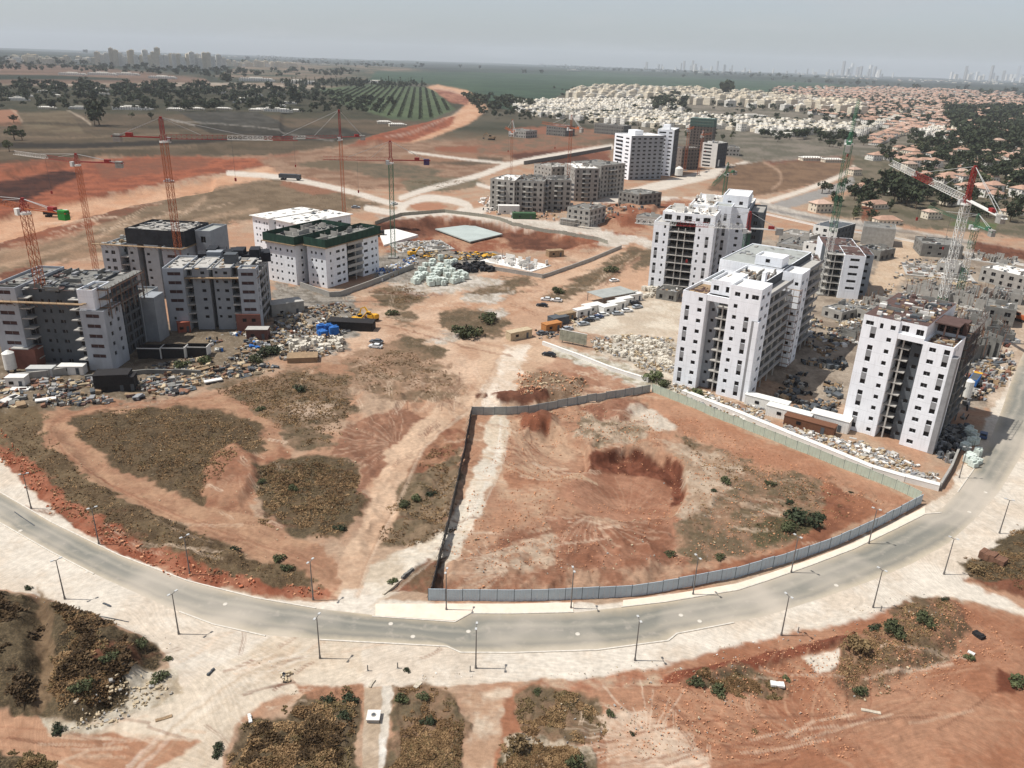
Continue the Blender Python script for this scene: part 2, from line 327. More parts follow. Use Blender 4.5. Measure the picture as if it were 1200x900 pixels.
for P_ in ([(430,300),(520,285),(600,300),(560,318),(500,325),(440,335)], [(320,330),(420,350),(430,380),(400,412),(320,410)], [(60,400),(330,380),(340,420),(240,440),(60,440)]):
    paint(P_, grit, grit2, 3, 8, 2, rg=.6, st=.8)
paint([(650,395),(700,360),(765,340),(800,350),(800,460),(760,440),(700,418)], (222,204,178), (206,182,154), 3, 6, 7, rg=.1, st=.2)
paint([(690,398),(740,396),(790,400),(800,440),(760,432),(705,418)], (204,192,174), (178,160,138), 2, 6, 2, rg=.5, st=.9)
paint([(640,392),(672,386),(720,396),(710,412),(670,410)], (190,140,106), (196,160,130), 2, 4)
paint([(610,410),(660,408),(720,432),(770,448),(762,456),(690,462),(640,470),(600,450)], (186,124,92), (202,150,116), 2.5, 6, 6)
paint([(606,432),(660,436),(690,452),(680,466),(640,474),(600,470)], (168,130,98), (146,110,80), 2, 6, 2, rg=.8, st=.6)
paint([(640,402),(700,418),(770,440),(800,458),(790,466),(740,448),(680,428),(640,412)], (216,206,186), (176,160,130), 2, 4, 2, rg=.5, st=.7)
# ---- left debris strip and the loop of scrub
paint([(-60,390),(330,380),(340,410),(300,440),(240,455),(120,476),(-60,480)], (132,112,88), (156,134,108), 3, 9, 3, rg=.7, vg=.3, st=.7)
paint([(-60,470),(60,478),(50,500),(70,530),(130,580),(220,620),(300,655),(370,672),(380,700),(300,690),(200,665),(120,635),(60,600),(0,540),(-60,510)], brush, dgrass, 3, 9, 4, rg=1.0, vg=1)
paint([(-60,500),(20,535),(80,590),(150,630),(230,662),(320,684),(385,690),(385,702),(280,692),(190,668),(110,636),(50,590),(0,542),(-60,525)], (170,84,54), (188,108,76), 2.5, 8, 4, rg=.6)
paint([(50,480),(250,465),(300,440),(420,415),(460,440),(420,450),(300,465),(330,500),(340,530),(300,560),(290,600),(370,640),(400,660),(400,690),(370,678),(300,655),(220,620),(130,580),(66,530),(50,500)], (198,146,108), (184,128,94), 2.5, 8, 5, rg=.3)
paint([(82,492),(130,480),(210,474),(270,484),(312,506),(306,528),(275,545),(240,590),(190,570),(130,540),(90,512)], dgrass2, (104,84,60), 2.5, 6, 3.5, rg=1.0, vg=1)
paint([(240,545),(275,520),(300,535),(330,520),(340,535),(300,560),(290,600),(240,592)], (192,134,98), (176,112,80), 2, 5, 3, rg=.5)
paint([(250,452),(300,440),(360,432),(410,440),(418,478),(400,488),(360,500),(400,520),(350,528),(330,505),(290,475)], (120,100,72), (160,124,94), 2.5, 7, 3, rg=.8, vg=.8)
paint([(300,545),(330,536),(400,536),(422,545),(426,590),(415,610),(390,635),(350,630),(310,605),(298,575)], (110,92,66), dgrass2, 2.5, 5, 3, rg=1.0, vg=1)
paint([(330,478),(400,468),(385,485),(350,492)], (200,166,136), None, 3, 5)
paint([(400,420),(470,400),(530,430),(550,470),(480,470),(420,460)], (150,118,88), (180,136,104), 3, 8, 4, rg=.4, vg=.5)
paint([(398,500),(440,480),(480,478),(500,490),(462,520),(440,560),(424,590),(426,545),(396,535)], (174,116,86), (162,104,76), 2.5, 6, 4)
paint([(470,560),(510,520),(545,500),(545,560),(530,640),(470,640),(440,640),(450,600)], (160,128,96), (132,110,80), 2.5, 7, 2.5, rg=.7, vg=.7)
paint([(480,500),(545,485),(545,520),(520,540),(470,560),(462,540)], (168,102,72), (186,128,92), 2, 5, 4)
paint([(560,400),(640,395),(650,420),(610,450),(600,480),(555,480),(520,500),(480,540),(462,600),(440,660),(420,700),(390,700),(405,650),(430,590),(450,540),(480,500),(520,475),(556,455),(565,430)], (220,178,142), (208,162,126), 2.5, 4, 8, rg=.12)
paint([(590,405),(622,405),(610,440),(596,475),(560,480),(565,455),(585,440)], (236,216,192), (222,192,162), 2.5, 4, 8, rg=.1)
# ---- the fenced plot
paint([(556,482),(620,482),(700,468),(762,458),(850,500),(960,540),(1070,588),(1040,610),(960,645),(870,672),(800,690),(700,698),(600,700),(504,698),(530,590)], (196,150,116), (196,136,100), 2, 5, 7, rg=.5)
paint([(590,490),(640,486),(680,500),(690,520),(690,545),(660,580),(640,600),(590,600),(570,590),(585,540)], (192,134,100), (206,160,124), 2.5, 6, 6, rg=.4)
paint([(590,545),(660,550),(690,558),(670,575),(600,580)], (204,152,116), (190,124,88), 2.5, 5, 5)
paint([(520,660),(560,640),(600,615),(640,605),(720,600),(780,610),(800,640),(800,672),(740,690),(620,695),(520,695)], (170,108,78), (198,150,116), 2.5, 7, 5, rg=.6)
paint([(545,655),(590,640),(645,625),(660,640),(640,665),(560,680)], (202,170,140), (180,130,98), 2.5, 7, 2, rg=.4)
paint([(640,600),(680,612),(750,620),(800,600),(790,655),(700,672),(650,650)], (166,100,70), (186,122,90), 3, 5, 5, rg=.5)
paint([(690,545),(692,530),(730,525),(775,532),(800,548),(800,575),(785,600),(740,610),(690,600),(655,580)], (196,132,98), (182,114,82), 2.5, 4, 4, rg=.3)
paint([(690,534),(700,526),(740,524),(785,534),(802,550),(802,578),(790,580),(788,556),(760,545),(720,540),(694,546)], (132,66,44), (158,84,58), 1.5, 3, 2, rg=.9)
paint([(690,478),(740,480),(770,500),(745,520),(700,520),(670,505),(680,490)], (206,176,146), (150,124,94), 2.5, 6, 2.5, rg=.6, vg=.35)
paint([(680,474),(735,466),(760,478),(730,494),(700,492)], (160,96,70), (180,120,90), 2.5, 4, 3, rg=.4)
paint([(730,480),(780,478),(795,500),(770,506)], (214,194,170), None, 3, 5)
paint([(745,462),(765,458),(860,500),(960,540),(1068,586),(1060,594),(960,560),(880,540),(800,505)], (192,124,88), (200,140,104), 2, 3, 9, rg=.1)
paint([(800,508),(860,530),(880,545),(960,560),(1020,585),(1000,610),(930,635),(860,655),(800,660),(795,620),(810,590),(805,540)], (176,130,98), (130,108,78), 3, 8, 2.2, rg=.6, vg=.6, st=.2)
paint([(780,520),(850,530),(870,550),(830,590),(800,610),(805,560)], (206,176,146), (186,148,116), 3, 7, 2.5, rg=.5, vg=.2)
paint([(880,615),(930,598),(968,600),(962,618),(930,632),(890,640)], (92,92,56), (120,104,70), 2.5, 5, 2, rg=.8, vg=1)
paint([(960,560),(1030,588),(1040,600),(980,625),(940,650),(800,690),(800,672),(900,650),(970,610)], (182,110,74), (160,92,62), 2.5, 6, 4, rg=.4)
paint([(575,482),(598,484),(596,520),(585,560),(560,600),(535,650),(500,690),(440,705),(420,700),(430,670),(520,620),(556,560),(570,520)], (228,212,188), (216,192,162), 2.5, 4, 8, rg=.08)
paint([(455,690),(480,672),(500,655),(520,650),(512,695),(450,697)], (168,100,72), (140,104,74), 1.5, 4, 3, rg=.6, vg=.3)
# ---- pale made ground each side of the ring road
paint([(-60,520),(0,538),(40,580),(80,612),(130,644),(200,672),(280,694),(360,707),(392,704),(402,690),(430,690),(440,704),(500,706),(600,709),(700,706),(800,696),(870,683),(940,661),(1000,636),(1050,610),(1085,592),(1108,576),(1120,560),(1150,515),(1168,470),(1190,430),(1300,400),(1300,560),(1240,590),(1200,618),(1165,650),(1130,682),(1200,712),(1300,735),(1300,750),(1180,714),(1100,698),(1060,716),(1010,732),(960,746),(900,762),(850,774),(780,786),(700,796),(640,798),(560,800),(460,806),(400,806),(330,812),(280,836),(262,870),(258,930),(60,930),(100,872),(170,836),(200,806),(190,765),(165,745),(110,722),(60,706),(0,690),(-60,670)], (230,214,192), (222,200,174), 1.5, 3, 10, rg=.06)
paint([(95,868),(200,812),(320,742),(420,740),(420,800),(330,812),(282,838),(262,870),(258,930),(40,930)], (222,200,172), (214,186,154), 3, 5, 12, rg=.08)
paint([(-60,835),(60,842),(150,862),(230,870),(180,905),(90,905),(40,890),(-60,870)], (204,146,108), (190,128,92), 3, 6, 8, rg=.12)
for pts in ([(-40,862),(60,870),(160,885)],[(-40,874),(40,880),(120,897)],[(-40,850),(60,856),(150,872)]): stroke(pts, (174,104,72), 2, .6, 1.5, 2)
# ---- below the road
paint([(-60,675),(10,698),(60,712),(110,728),(160,748),(180,762),(175,785),(165,815),(150,832),(100,850),(40,842),(-60,835)], (74,62,42), (112,94,66), 3, 9, 5, rg=1.3, vg=1)
paint([(38,690),(60,715),(65,800),(50,838),(38,838),(42,780)], (158,124,88), (140,108,76), 3, 5)
paint([(100,775),(130,765),(160,768),(165,785),(120,790)], (150,92,64), (128,84,58), 2.5, 5, 2)
paint([(150,790),(200,785),(215,810),(160,835),(110,858),(60,858),(50,842),(100,848),(150,828)], (212,196,170), (190,166,134), 2.5, 6, 2, rg=.6, st=.5)
paint([(-60,880),(0,880),(60,895),(100,915),(-60,930)], (74,62,42), (100,84,58), 3, 6, 4, rg=1, vg=1)
paint([(270,860),(290,840),(330,838),(350,812),(395,800),(425,805),(420,930),(262,930)], (128,104,76), (108,90,62), 3, 8, 3, rg=1, vg=.9)
paint([(350,800),(430,802),(428,818),(360,820)], (190,128,92), None, 2.5, 5)
paint([(428,806),(450,806),(446,930),(424,930)], (206,178,148), (196,166,134), 1, 1, 4, rg=.08)
paint([(449,804),(465,804),(456,850),(450,930),(442,930),(446,850)], (226,216,200), (216,200,178), 1.2, 1.5, 4, rg=.08)
paint([(466,808),(510,800),(540,812),(545,850),(538,930),(452,930),(458,860)], (128,108,78), (166,124,92), 3, 8, 3, rg=1, vg=.8)
paint([(545,808),(600,806),(605,830),(590,860),(580,930),(540,930),(548,860)], (218,190,160), (198,150,114), 3, 6, 8, rg=.12)
paint([(590,815),(640,798),(700,798),(1100,702),(1180,716),(1300,745),(1300,960),(560,960),(585,860)], (184,112,76), (196,134,98), 3, 5, 9, rg=.25)
paint([(604,812),(640,806),(690,815),(712,845),(700,872),(650,872),(612,858)], (130,106,76), (166,124,92), 3, 8, 2.5, rg=1, vg=.9)
paint([(585,865),(625,862),(690,880),(690,930),(580,930)], (120,104,74), (206,182,152), 3, 8, 3, rg=.9, vg=.7)
paint([(700,838),(760,830),(800,850),(830,900),(830,940),(690,940),(715,880)], (222,190,160), (204,150,114), 3, 7, 8, rg=.15)
paint([(640,796),(720,794),(800,782),(830,790),(800,800),(700,808),(640,806)], (190,118,84), (208,172,138), 2, 5, 4, rg=.4)
paint([(776,792),(810,784),(860,776),(905,763),(960,750),(1000,740),(1000,748),(940,768),(880,788),(810,800),(776,800)], (168,84,56), (150,72,48), 1.5, 4, 3, rg=.7)
paint([(808,795),(860,782),(900,790),(920,815),(900,822),(850,812),(815,806)], (112,98,70), (170,120,88), 2, 6, 2, rg=.9, vg=.9)
paint([(975,756),(1020,735),(1070,705),(1110,700),(1140,740),(1100,772),(1040,805),(1000,820),(980,800)], (126,98,70), (172,116,84), 3, 8, 2.5, rg=.9, vg=.8)
paint([(940,770),(980,760),(978,785),(960,790)], (226,208,184), None, 2, 3)
stroke([(925,775),(960,800),(1000,850)], (206,160,124), 4, .6, 2, 3); stroke([(800,812),(880,830),(1000,900)], (204,156,120), 5, .5, 3, 4)
paint([(1120,660),(1150,650),(1170,640),(1200,612),(1300,560),(1300,720),(1200,702),(1150,688)], (118,98,70), (92,78,54), 2, 6, 3, rg=1, vg=.9)
paint([(1130,680),(1200,690),(1300,700),(1300,722),(1200,704)], (160,90,62), red, 2, 5)
paint([(1165,785),(1185,792),(1190,810),(1168,812)], (140,70,46), None, 3, 4)
paint([(576,463),(600,459),(636,461),(642,470),(620,476),(584,475)], red2, red, 1.5, 3, 3, rg=.8)
paint([(555,462),(572,460),(572,465),(558,467)], red2, None, 1, 2)
paint([(606,488),(636,486),(650,492),(640,502),(612,502)], red, bred, 2, 4, 3, rg=.8)
# ---- wheel tracks
rs = random.Random(3)
def fan(cx, cy, a0, a1, r0, r1, n, c, w_=1.2, op=.45, bend=.0):
    n = int(n*1.3); bend = rs.uniform(-.5, .5)
    for i in range(n):
        a = a0+(a1-a0)*(i+rs.random()*.7)/n; q0 = r0*(1+rs.random()*.6); q1 = r1*(.6+rs.random()*.6)
        pts = [(cx+q*math.cos(a+bend*(q-q0)/100)*1.0, cy+q*math.sin(a+bend*(q-q0)/100)*.55) for q in (q0, (q0+q1)/2, q1)]
        stroke(pts, c, w_*(.6+rs.random()*.7), min(1, op*1.6*(.6+rs.random()*.6)), .5, 1.5)
fan(465,520, 2.2, 5.0, 8, 75, 16, (208,164,130)); fan(465,520, 2.2, 5.0, 8, 70, 8, (150,84,58), 1.4)
fan(735,590, 3.6, 5.9, 12, 70, 10, (204,150,114), 1.6, .3); fan(735,590, 3.6, 5.9, 16, 70, 4, (160,96,70), 1.6, .3)
fan(700,600, .5, 2.6, 10, 95, 14, (214,172,138), 1.6); fan(640,530, 1.0, 4.4, 10, 60, 12, (208,158,122)); fan(640,530, 2.0, 4.4, 10, 60, 8, (150,80,56), 1.4)
fan(600,670, 2.2, 4.2, 6, 80, 12, (220,190,160), 1.4); fan(560,440, 2.0, 4.4, 10, 90, 12, (216,178,144)); fan(430,430, .3, 2.3, 10, 60, 12, (206,166,132))
fan(280,560, .6, 2.6, 6, 50, 9, (206,154,118)); fan(960,880, 2.6, 5.4, 20, 240, 22, (206,150,112), 2.4, .4); fan(960,880, 2.6, 5.6, 20, 240, 14, (160,86,58), 2.4, .4)
fan(760,870, 2.4, 5.2, 20, 120, 14, (226,196,166), 2, .4); fan(250,780, -.3, 2.0, 10, 120, 12, (232,214,190), 2, .35); fan(700,560, 2.9, 3.4, 0, 150, 8, (214,170,132), 2.4, .5)
for k in range(9):
    o_ = rs.uniform(-6, 6); stroke([(585+o_,420),(560+o_,470),(500+o_*.8,520),(470+o_,580),(440+o_,640),(418+o_,700)], rs.choice([(224,190,158),(176,128,94)]), 1.3, .5, .8, 1)
    o_ = rs.uniform(-7, 7); stroke([(590+o_*.6,490),(585+o_,540),(550+o_,610),(490+o_,668),(430+o_,712)], rs.choice([(236,222,202),(210,184,152)]), 1.4, .5, .9, 1)
    o_ = rs.uniform(-6, 6); stroke([(250,466+o_*.5),(120,476+o_),(60+o_,500),(90+o_,545),(200,600+o_),(380,664+o_)], rs.choice([(206,146,108),(156,90,62)]), 1.4, .5, .9, 1.5)
    o_ = rs.uniform(-12, 12); stroke([(470+o_,440),(430+o_,420),(380,425+o_*.5),(300,448+o_*.5),(240,465)], rs.choice([(214,166,130),(170,118,86)]), 1.4, .5, .9, 2)
    o_ = rs.uniform(-7, 7); stroke([(620,395+o_*.4),(660,370+o_*.5),(700,335+o_),(750,300+o_*.5)], rs.choice([(220,178,142),(170,112,82)]), 1.2, .5, .8, 1.5)
    o_ = rs.uniform(-9, 9); stroke([(430,370+o_),(480,380+o_),(550,400+o_),(600,410+o_)], rs.choice([(220,182,148),(172,116,84)]), 1.3, .5, .8, 2)
    o_ = rs.uniform(-10, 10); stroke([(1240,760+o_*1.5),(1150,770+o_*2),(1060,840+o_*2),(900,880+o_*2),(700,905+o_)], rs.choice([(210,150,112),(160,88,60)]), 2, .4, 1.4, 3)
    o_ = rs.uniform(-16, 16); stroke([(360,770+o_*.3),(290,790+o_),(220,840+o_),(150,905+o_)], rs.choice([(236,220,198),(196,164,132)]), 2, .4, 1.4, 3)
# ruts and drags all over the worked soil
area = [(430,400,130,120,1.9),(520,560,60,70,2.1),(640,560,110,90,.2),(600,640,120,40,-.2),(900,600,120,40,.3),(690,440,70,20,.4),(1000,820,200,70,-.3),(760,860,120,50,1.2),(560,350,140,40,.1),(700,310,60,30,-.6),(300,560,60,60,.8),(180,620,140,30,.4),(330,770,120,40,-.8),(120,870,120,25,.2),(150,270,160,25,-.3),(900,470,160,30,.35),(720,500,60,30,.3),(560,460,60,40,1.2),(470,460,60,40,1.6)]
for cx, cy, rx, ry, an in area:
    for _ in range(20):
        x = rs.gauss(cx, rx*.5); y = rs.gauss(cy, ry*.5); a = an+rs.gauss(0, .35); L_ = rs.uniform(.3, .9)*max(rx, ry)*.7; k = rs.uniform(-.25, .25); c_ = rs.choice([(226,192,160),(214,176,142),(160,100,72),(146,86,62),(220,186,154)])
        for o_ in (0, 3.2):
            pts = [(x+math.cos(a+k*t)*L_*t-math.sin(a)*o_, y+math.sin(a+k*t)*L_*t*.5+math.cos(a)*o_*.6) for t in (-.5,-.2,.1,.5)]; stroke(pts, c_, rs.uniform(.7,1.4)*(cy/600+.15), rs.uniform(.45,.85), .45, 1.2)
# ---- relief
ht = np.zeros(GX.shape)
def raise_(pts, h, soft=4, warp=4, ramp=None):
    P = np.array(pts, float); pad = soft+warp+4
    m = (u_ > P[:,0].min()-pad) & (u_ < P[:,0].max()+pad) & (v_ > P[:,1].min()-pad) & (v_ < P[:,1].max()+pad)
    if m.any(): ht[m] += h*sstep(soft, -soft, sdf(P, u_[m]+wu[m]*warp, v_[m]+wv[m]*warp))*(sstep(ramp[0], ramp[1], u_[m])*sstep(ramp[2], ramp[3], v_[m]) if ramp else 1)
raise_([(690,534),(735,524),(785,534),(802,552),(802,580),(790,602),(740,612),(690,606),(655,590),(670,560)], -3.3, 3.2, 5, (668, 730, 625, 570))
raise_([(600,500),(640,496),(688,520),(690,545),(650,562),(600,560)], -2.4, 3, 4, (596, 650, 575, 540))
raise_([(610,490),(640,486),(652,492),(646,502),(616,504)], 1.8, 5); raise_([(576,464),(612,460),(640,466),(628,474),(584,474)], 1.7, 4)
raise_([(690,476),(735,468),(755,478),(725,492)], 1.6, 6); raise_([(640,440),(680,446),(680,462),(640,470),(612,462)], 1.3, 6)
raise_([(842,160)]*3, 0); raise_([(520,660),(640,650),(780,655),(760,680),(620,690),(520,688)], .8, 10)
raise_([(60,715),(110,728),(165,750),(160,800),(100,840),(70,830)], 2.2, 12, 8); raise_([(-60,700),(36,700),(38,835),(-60,835)], 1.8, 12, 8)
raise_([(10,520),(60,500),(130,580),(220,625),(300,660),(250,670),(130,630),(60,585)], 1.0, 8, 6)
raise_([(240,550),(276,522),(298,536),(300,560),(280,592),(244,590)], 1.3, 6)
raise_([(780,790),(860,778),(960,752),(1000,742),(1000,748),(900,782),(800,802)], .7, 4, 4)
raise_([(990,760),(1070,712),(1120,706),(1130,740),(1040,800)], .9, 10, 8); raise_([(1150,660),(1210,618),(1300,600),(1300,700),(1180,692)], 1.2, 8, 6)
raise_([(-60,205),(0,207),(60,198),(110,184),(200,178),(290,172),(330,166),(330,130),(-60,130)], 3.2, 3.0, 3)
raise_([(-60,262),(0,254),(60,239),(150,224),(250,209),(250,222),(150,240),(60,264),(0,282),(-60,292)], -3.0, 3, 2)
raise_([(420,166),(470,152),(520,140),(535,137),(500,152),(440,170)], 4, 3, 3)
raise_([(448,266),(520,256),(600,262),(690,282),(655,292),(600,290),(548,294),(500,288),(470,282)], -4.0, 2.5, 2)
raise_([(712,246),(740,240),(770,243),(765,252),(735,262),(712,262)], 3.2, 3, 2); raise_([(1005,238),(1025,243),(1010,262),(1000,256)], 1.5, 3, 2)
bumps = (fbm(GX, GY, 3.2, 4, 31)-.5)*1.9+(n_d-.5)*.40+(fbm(GX, GY, 1.3, 2, 32)-.5)*.5
ridge = np.zeros(GX.shape)
for P_ in ([(515,640),(800,610),(800,690),(510,698)], [(600,480),(760,462),(860,520),(800,560),(690,530),(600,520)], [(400,430),(550,420),(550,640),(430,650)]):
    P_ = np.array(P_, float); m = (u_ > 380) & (u_ < 900) & (v_ > 410) & (v_ < 720); ridge[m] += sstep(10, -10, sdf(P_, u_[m], v_[m]))
ht += np.abs(fbm(GX, GY, 5, 4, 77)-.5)*-2.6*np.clip(ridge, 0, 1)
ht += bumps*rough*.75*(1-.5*sstep(250, 500, RG))
flat = np.zeros(GX.shape)
ht += (fbm(GX, GY, 1400, 3, 41)-.42)*sstep(2500, 9000, RG)*60
def gz(x, y):
    r = math.hypot(x, y); t = math.atan2(x, y)
    i = min(max(int(np.searchsorted(rr_, r)), 1), nr-1); j = min(max(int(np.searchsorted(th, t)), 1), nt_-1)
    a = (r-rr_[i-1])/(rr_[i]-rr_[i-1]); a = min(max(a, 0), 1)
    return float(ht[i-1, j]*(1-a)+ht[i, j]*a)
def GP(u, v, dz=0.0):
    x, y = G(u, v); return (x, y, gz(x, y)+dz)
# the ring road lies on level ground
ROAD_UP = [(-80,540),(0,577),(60,612),(140,651),(220,681),(300,701),(370,713),(440,721),(533,728),(550,719),(600,719.5),(672,718),(725,712),(780,706),(865,692),(905,679),(950,663),(1000,644),(1050,620),(1084,603),(1103,597),(1122,576),(1141,550),(1160,516),(1174,480),(1184,450),(1196,420),(1215,385)]
ROAD_LO = [(-80,590),(0,612),(60,646),(120,677),(200,713),(250,731),(310,744),(375,749),(430,752),(505,756),(524,757),(540,764),(600,764.5),(700,761),(782,750),(792,742),(830,735),(900,721),(960,702),(1020,681),(1070,660),(1112,636),(1145,606),(1172,575),(1196,535),(1212,500),(1230,450),(1250,400)]
m = (u_ > -200) & (u_ < 1400) & (v_ > 380) & (v_ < 960)
corr = [(-80,530),(0,545),(40,584),(80,616),(130,648),(200,674),(280,696),(360,709),(440,709),(600,711),(700,708),(800,698),(870,684),(940,662),(1000,637),(1050,611),(1085,593),(1108,577),(1150,516),(1168,470),(1200,380),(1300,380),(1300,500),(1200,610),(1130,675),(1060,712),(960,742),(850,770),(700,790),(560,795),(400,798),(250,775),(160,738),(60,700),(-80,650)]
hr = random.Random(12)
for _ in range(150):
    a_ = hr.choice([((520,800),(600,690)),((600,700),(480,520)),((800,1000),(540,640)),((420,560),(420,470)),((600,690),(436,470)),((650,1100),(740,880)),((470,540),(560,690))]); hx, hy = G(hr.uniform(*a_[0]), hr.uniform(*a_[1])); R_ = hr.uniform(.6,2.0); i0 = np.searchsorted(rr_, math.hypot(hx, hy)); j0 = np.searchsorted(th, math.atan2(hx, hy)); sl_ = (slice(max(0,i0-30), i0+30), slice(max(0,j0-30), j0+30)); ht[sl_] += hr.uniform(.3,.75)*R_*.6*np.exp(-((GX[sl_]-hx)**2+(GY[sl_]-hy)**2)/(R_*R_*.6))*(1+.5*(n_d[sl_]-.5))
fl = np.zeros(GX.shape); fl[m] = sstep(4, -1, sdf(np.array(corr, float), u_[m], v_[m])); ht *= (1-fl)
rough *= (1-fl*.8)
# ---- build the sheet
co = np.stack([GX, GY, ht], -1).reshape(-1, 3).astype(np.float32)
ii = np.arange(nr-1)[:, None]; jj = np.arange(nt_-1)[None, :]
a0 = (ii*nt_+jj); q = np.stack([a0, a0+nt_, a0+nt_+1, a0+1], -1).reshape(-1, 4).astype(np.int32)
me = bpy.data.meshes.new('ground'); nv = len(co)
# close the small hole under the camera with one fan vertex
me.vertices.add(nv+1); allco = np.vstack([co, [[0, 0, float(ht[0].mean())]]]).astype(np.float32); me.vertices.foreach_set('co', allco.ravel())
tri = np.array([[nv, j, j+1] for j in range(nt_-1)], np.int32)
me.loops.add(q.size+tri.size); me.loops.foreach_set('vertex_index', np.concatenate([q[:, ::-1].ravel(), tri[:, ::-1].ravel()]))
me.polygons.add(len(q)+len(tri)); ls = np.concatenate([np.arange(len(q))*4, len(q)*4+np.arange(len(tri))*3]).astype(np.int32)
me.polygons.foreach_set('loop_start', ls)
me.update(calc_edges=True); me.polygons.foreach_set('use_smooth', np.ones(len(q)+len(tri), bool))
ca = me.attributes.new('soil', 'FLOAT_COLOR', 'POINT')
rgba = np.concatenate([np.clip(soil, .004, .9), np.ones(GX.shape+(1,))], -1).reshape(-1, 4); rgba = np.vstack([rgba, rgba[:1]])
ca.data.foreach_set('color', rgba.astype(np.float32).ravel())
cb = me.attributes.new('cover', 'FLOAT_COLOR', 'POINT')
cv = np.stack([veg, rough, stone, 1-far], -1).reshape(-1, 4); cv = np.vstack([cv, cv[:1]]); cb.data.foreach_set('color', cv.astype(np.float32).ravel())
gm = bpy.data.materials.new('soil'); gm.use_nodes = True; nt = gm.node_tree; b = nt.nodes['Principled BSDF']; b.inputs['Roughness'].default_value = .95; b.inputs['Specular IOR Level'].default_value = .1
at = N(nt, 'ShaderNodeAttribute', attribute_name='soil'); ac = N(nt, 'ShaderNodeAttribute', attribute_name='cover'); sp = N(nt, 'ShaderNodeSeparateColor'); LK = nt.links.new
LK(ac.outputs['Color'], sp.inputs[0]); tcn = N(nt, 'ShaderNodeTexCoord')
def noise(scale, detail=5, rough_=.65):
    n = N(nt, 'ShaderNodeTexNoise'); n.inputs['Scale'].default_value = scale; n.inputs['Detail'].default_value = detail; n.inputs['Roughness'].default_value = rough_; LK(tcn.outputs['Object'], n.inputs['Vector']); return n.outputs[0]
def mr(x, a, b_, c, d):
    n = N(nt, 'ShaderNodeMapRange'); LK(x, n.inputs['Value'])
    for k, v in zip(('From Min','From Max','To Min','To Max'), (a, b_, c, d)): n.inputs[k].default_value = v
    return n.outputs[0]
def mth(op, a, b_):
    n = N(nt, 'ShaderNodeMath', operation=op)
    for i, x in enumerate((a, b_)):
        if isinstance(x, (int, float)): n.inputs[i].default_value = x
        else: LK(x, n.inputs[i])
    return n.outputs[0]
def mixc(f, a, b_, bt='MIX'):
    n = N(nt, 'ShaderNodeMixRGB', blend_type=bt)
    for i, x in enumerate((f, a, b_)):
        if isinstance(x, (int, float)): n.inputs[i].default_value = x
        elif isinstance(x, tuple): n.inputs[i].default_value = (*x, 1)
        else: LK(x, n.inputs[i])
    return n.outputs[0]
nA = noise(.9, 6); nB = noise(3.5, 5); nC = noise(.12, 5)
base = mixc(1.0, at.outputs['Color'], mr(nA, .3, .7, .82, 1.16), 'MULTIPLY'); base = mixc(1.0, base, mr(noise(7, 3), .3, .7, .88, 1.1), 'MULTIPLY'); mps = N(nt, 'ShaderNodeMapping'); mps.inputs['Scale'].default_value = (.5, 2.6, 1); wv_ = N(nt, 'ShaderNodeTexNoise'); wv_.inputs['Scale'].default_value = .010; LK(tcn.outputs['Object'], wv_.inputs['Vector']); vr_ = N(nt, 'ShaderNodeVectorRotate', rotation_type='Z_AXIS'); LK(tcn.outputs['Object'], vr_.inputs['Vector']); vr_.inputs['Center'].default_value = (0, 120, 0); LK(mr(wv_.outputs[0], .3, .7, -.8, .8), vr_.inputs['Angle']); LK(vr_.outputs[0], mps.inputs[0]); st_ = N(nt, 'ShaderNodeTexNoise'); st_.inputs['Scale'].default_value = .9; st_.inputs['Detail'].default_value = 5; LK(mps.outputs[0], st_.inputs['Vector'])
base = mixc(1.0, base, mr(st_.outputs[0], .32, .68, .89, 1.09), 'MULTIPLY')
base = mixc(1.0, base, mr(nC, .3, .7, .9, 1.1), 'MULTIPLY')
base = mixc(mth('MULTIPLY', sp.outputs[0], mr(nB, .46, .62, .0, .75)), base, mixc(mr(nA, .35, .65, 0, 1), (.095,.064,.034), (.19,.135,.076)))
base = mixc(mth('MULTIPLY', sp.outputs[0], mr(noise(1.6, 4), .58, .72, 0, .45)), base, (.20,.155,.095))
vo = N(nt, 'ShaderNodeTexVoronoi'); vo.inputs['Scale'].default_value = 1.6; LK(tcn.outputs['Object'], vo.inputs['Vector'])
base = mixc(mth('MULTIPLY', mth('MULTIPLY', sp.outputs[2], mr(vo.outputs['Distance'], .16, .26, 1, 0)), mr(nA, .45, .6, 0, 1)), base, (.55,.51,.45))
base = mixc(mth('MULTIPLY', mth('MULTIPLY', sp.outputs[2], mr(nB, .58, .68, 0, .8)), 1.0), base, (.10,.085,.065))
LK(base, b.inputs['Base Color'])
bp = N(nt, 'ShaderNodeBump'); bp.inputs['Distance'].default_value = .35; LK(mth('ADD', mth('MULTIPLY', nB, .6), nA), bp.inputs['Height'])
LK(mth('ADD', mth('MULTIPLY', sp.outputs[1], .45), .04), bp.inputs['Strength']); LK(bp.outputs[0], b.inputs['Normal'])
me.materials.append(gm); ground = put('ground', me, kind='structure')

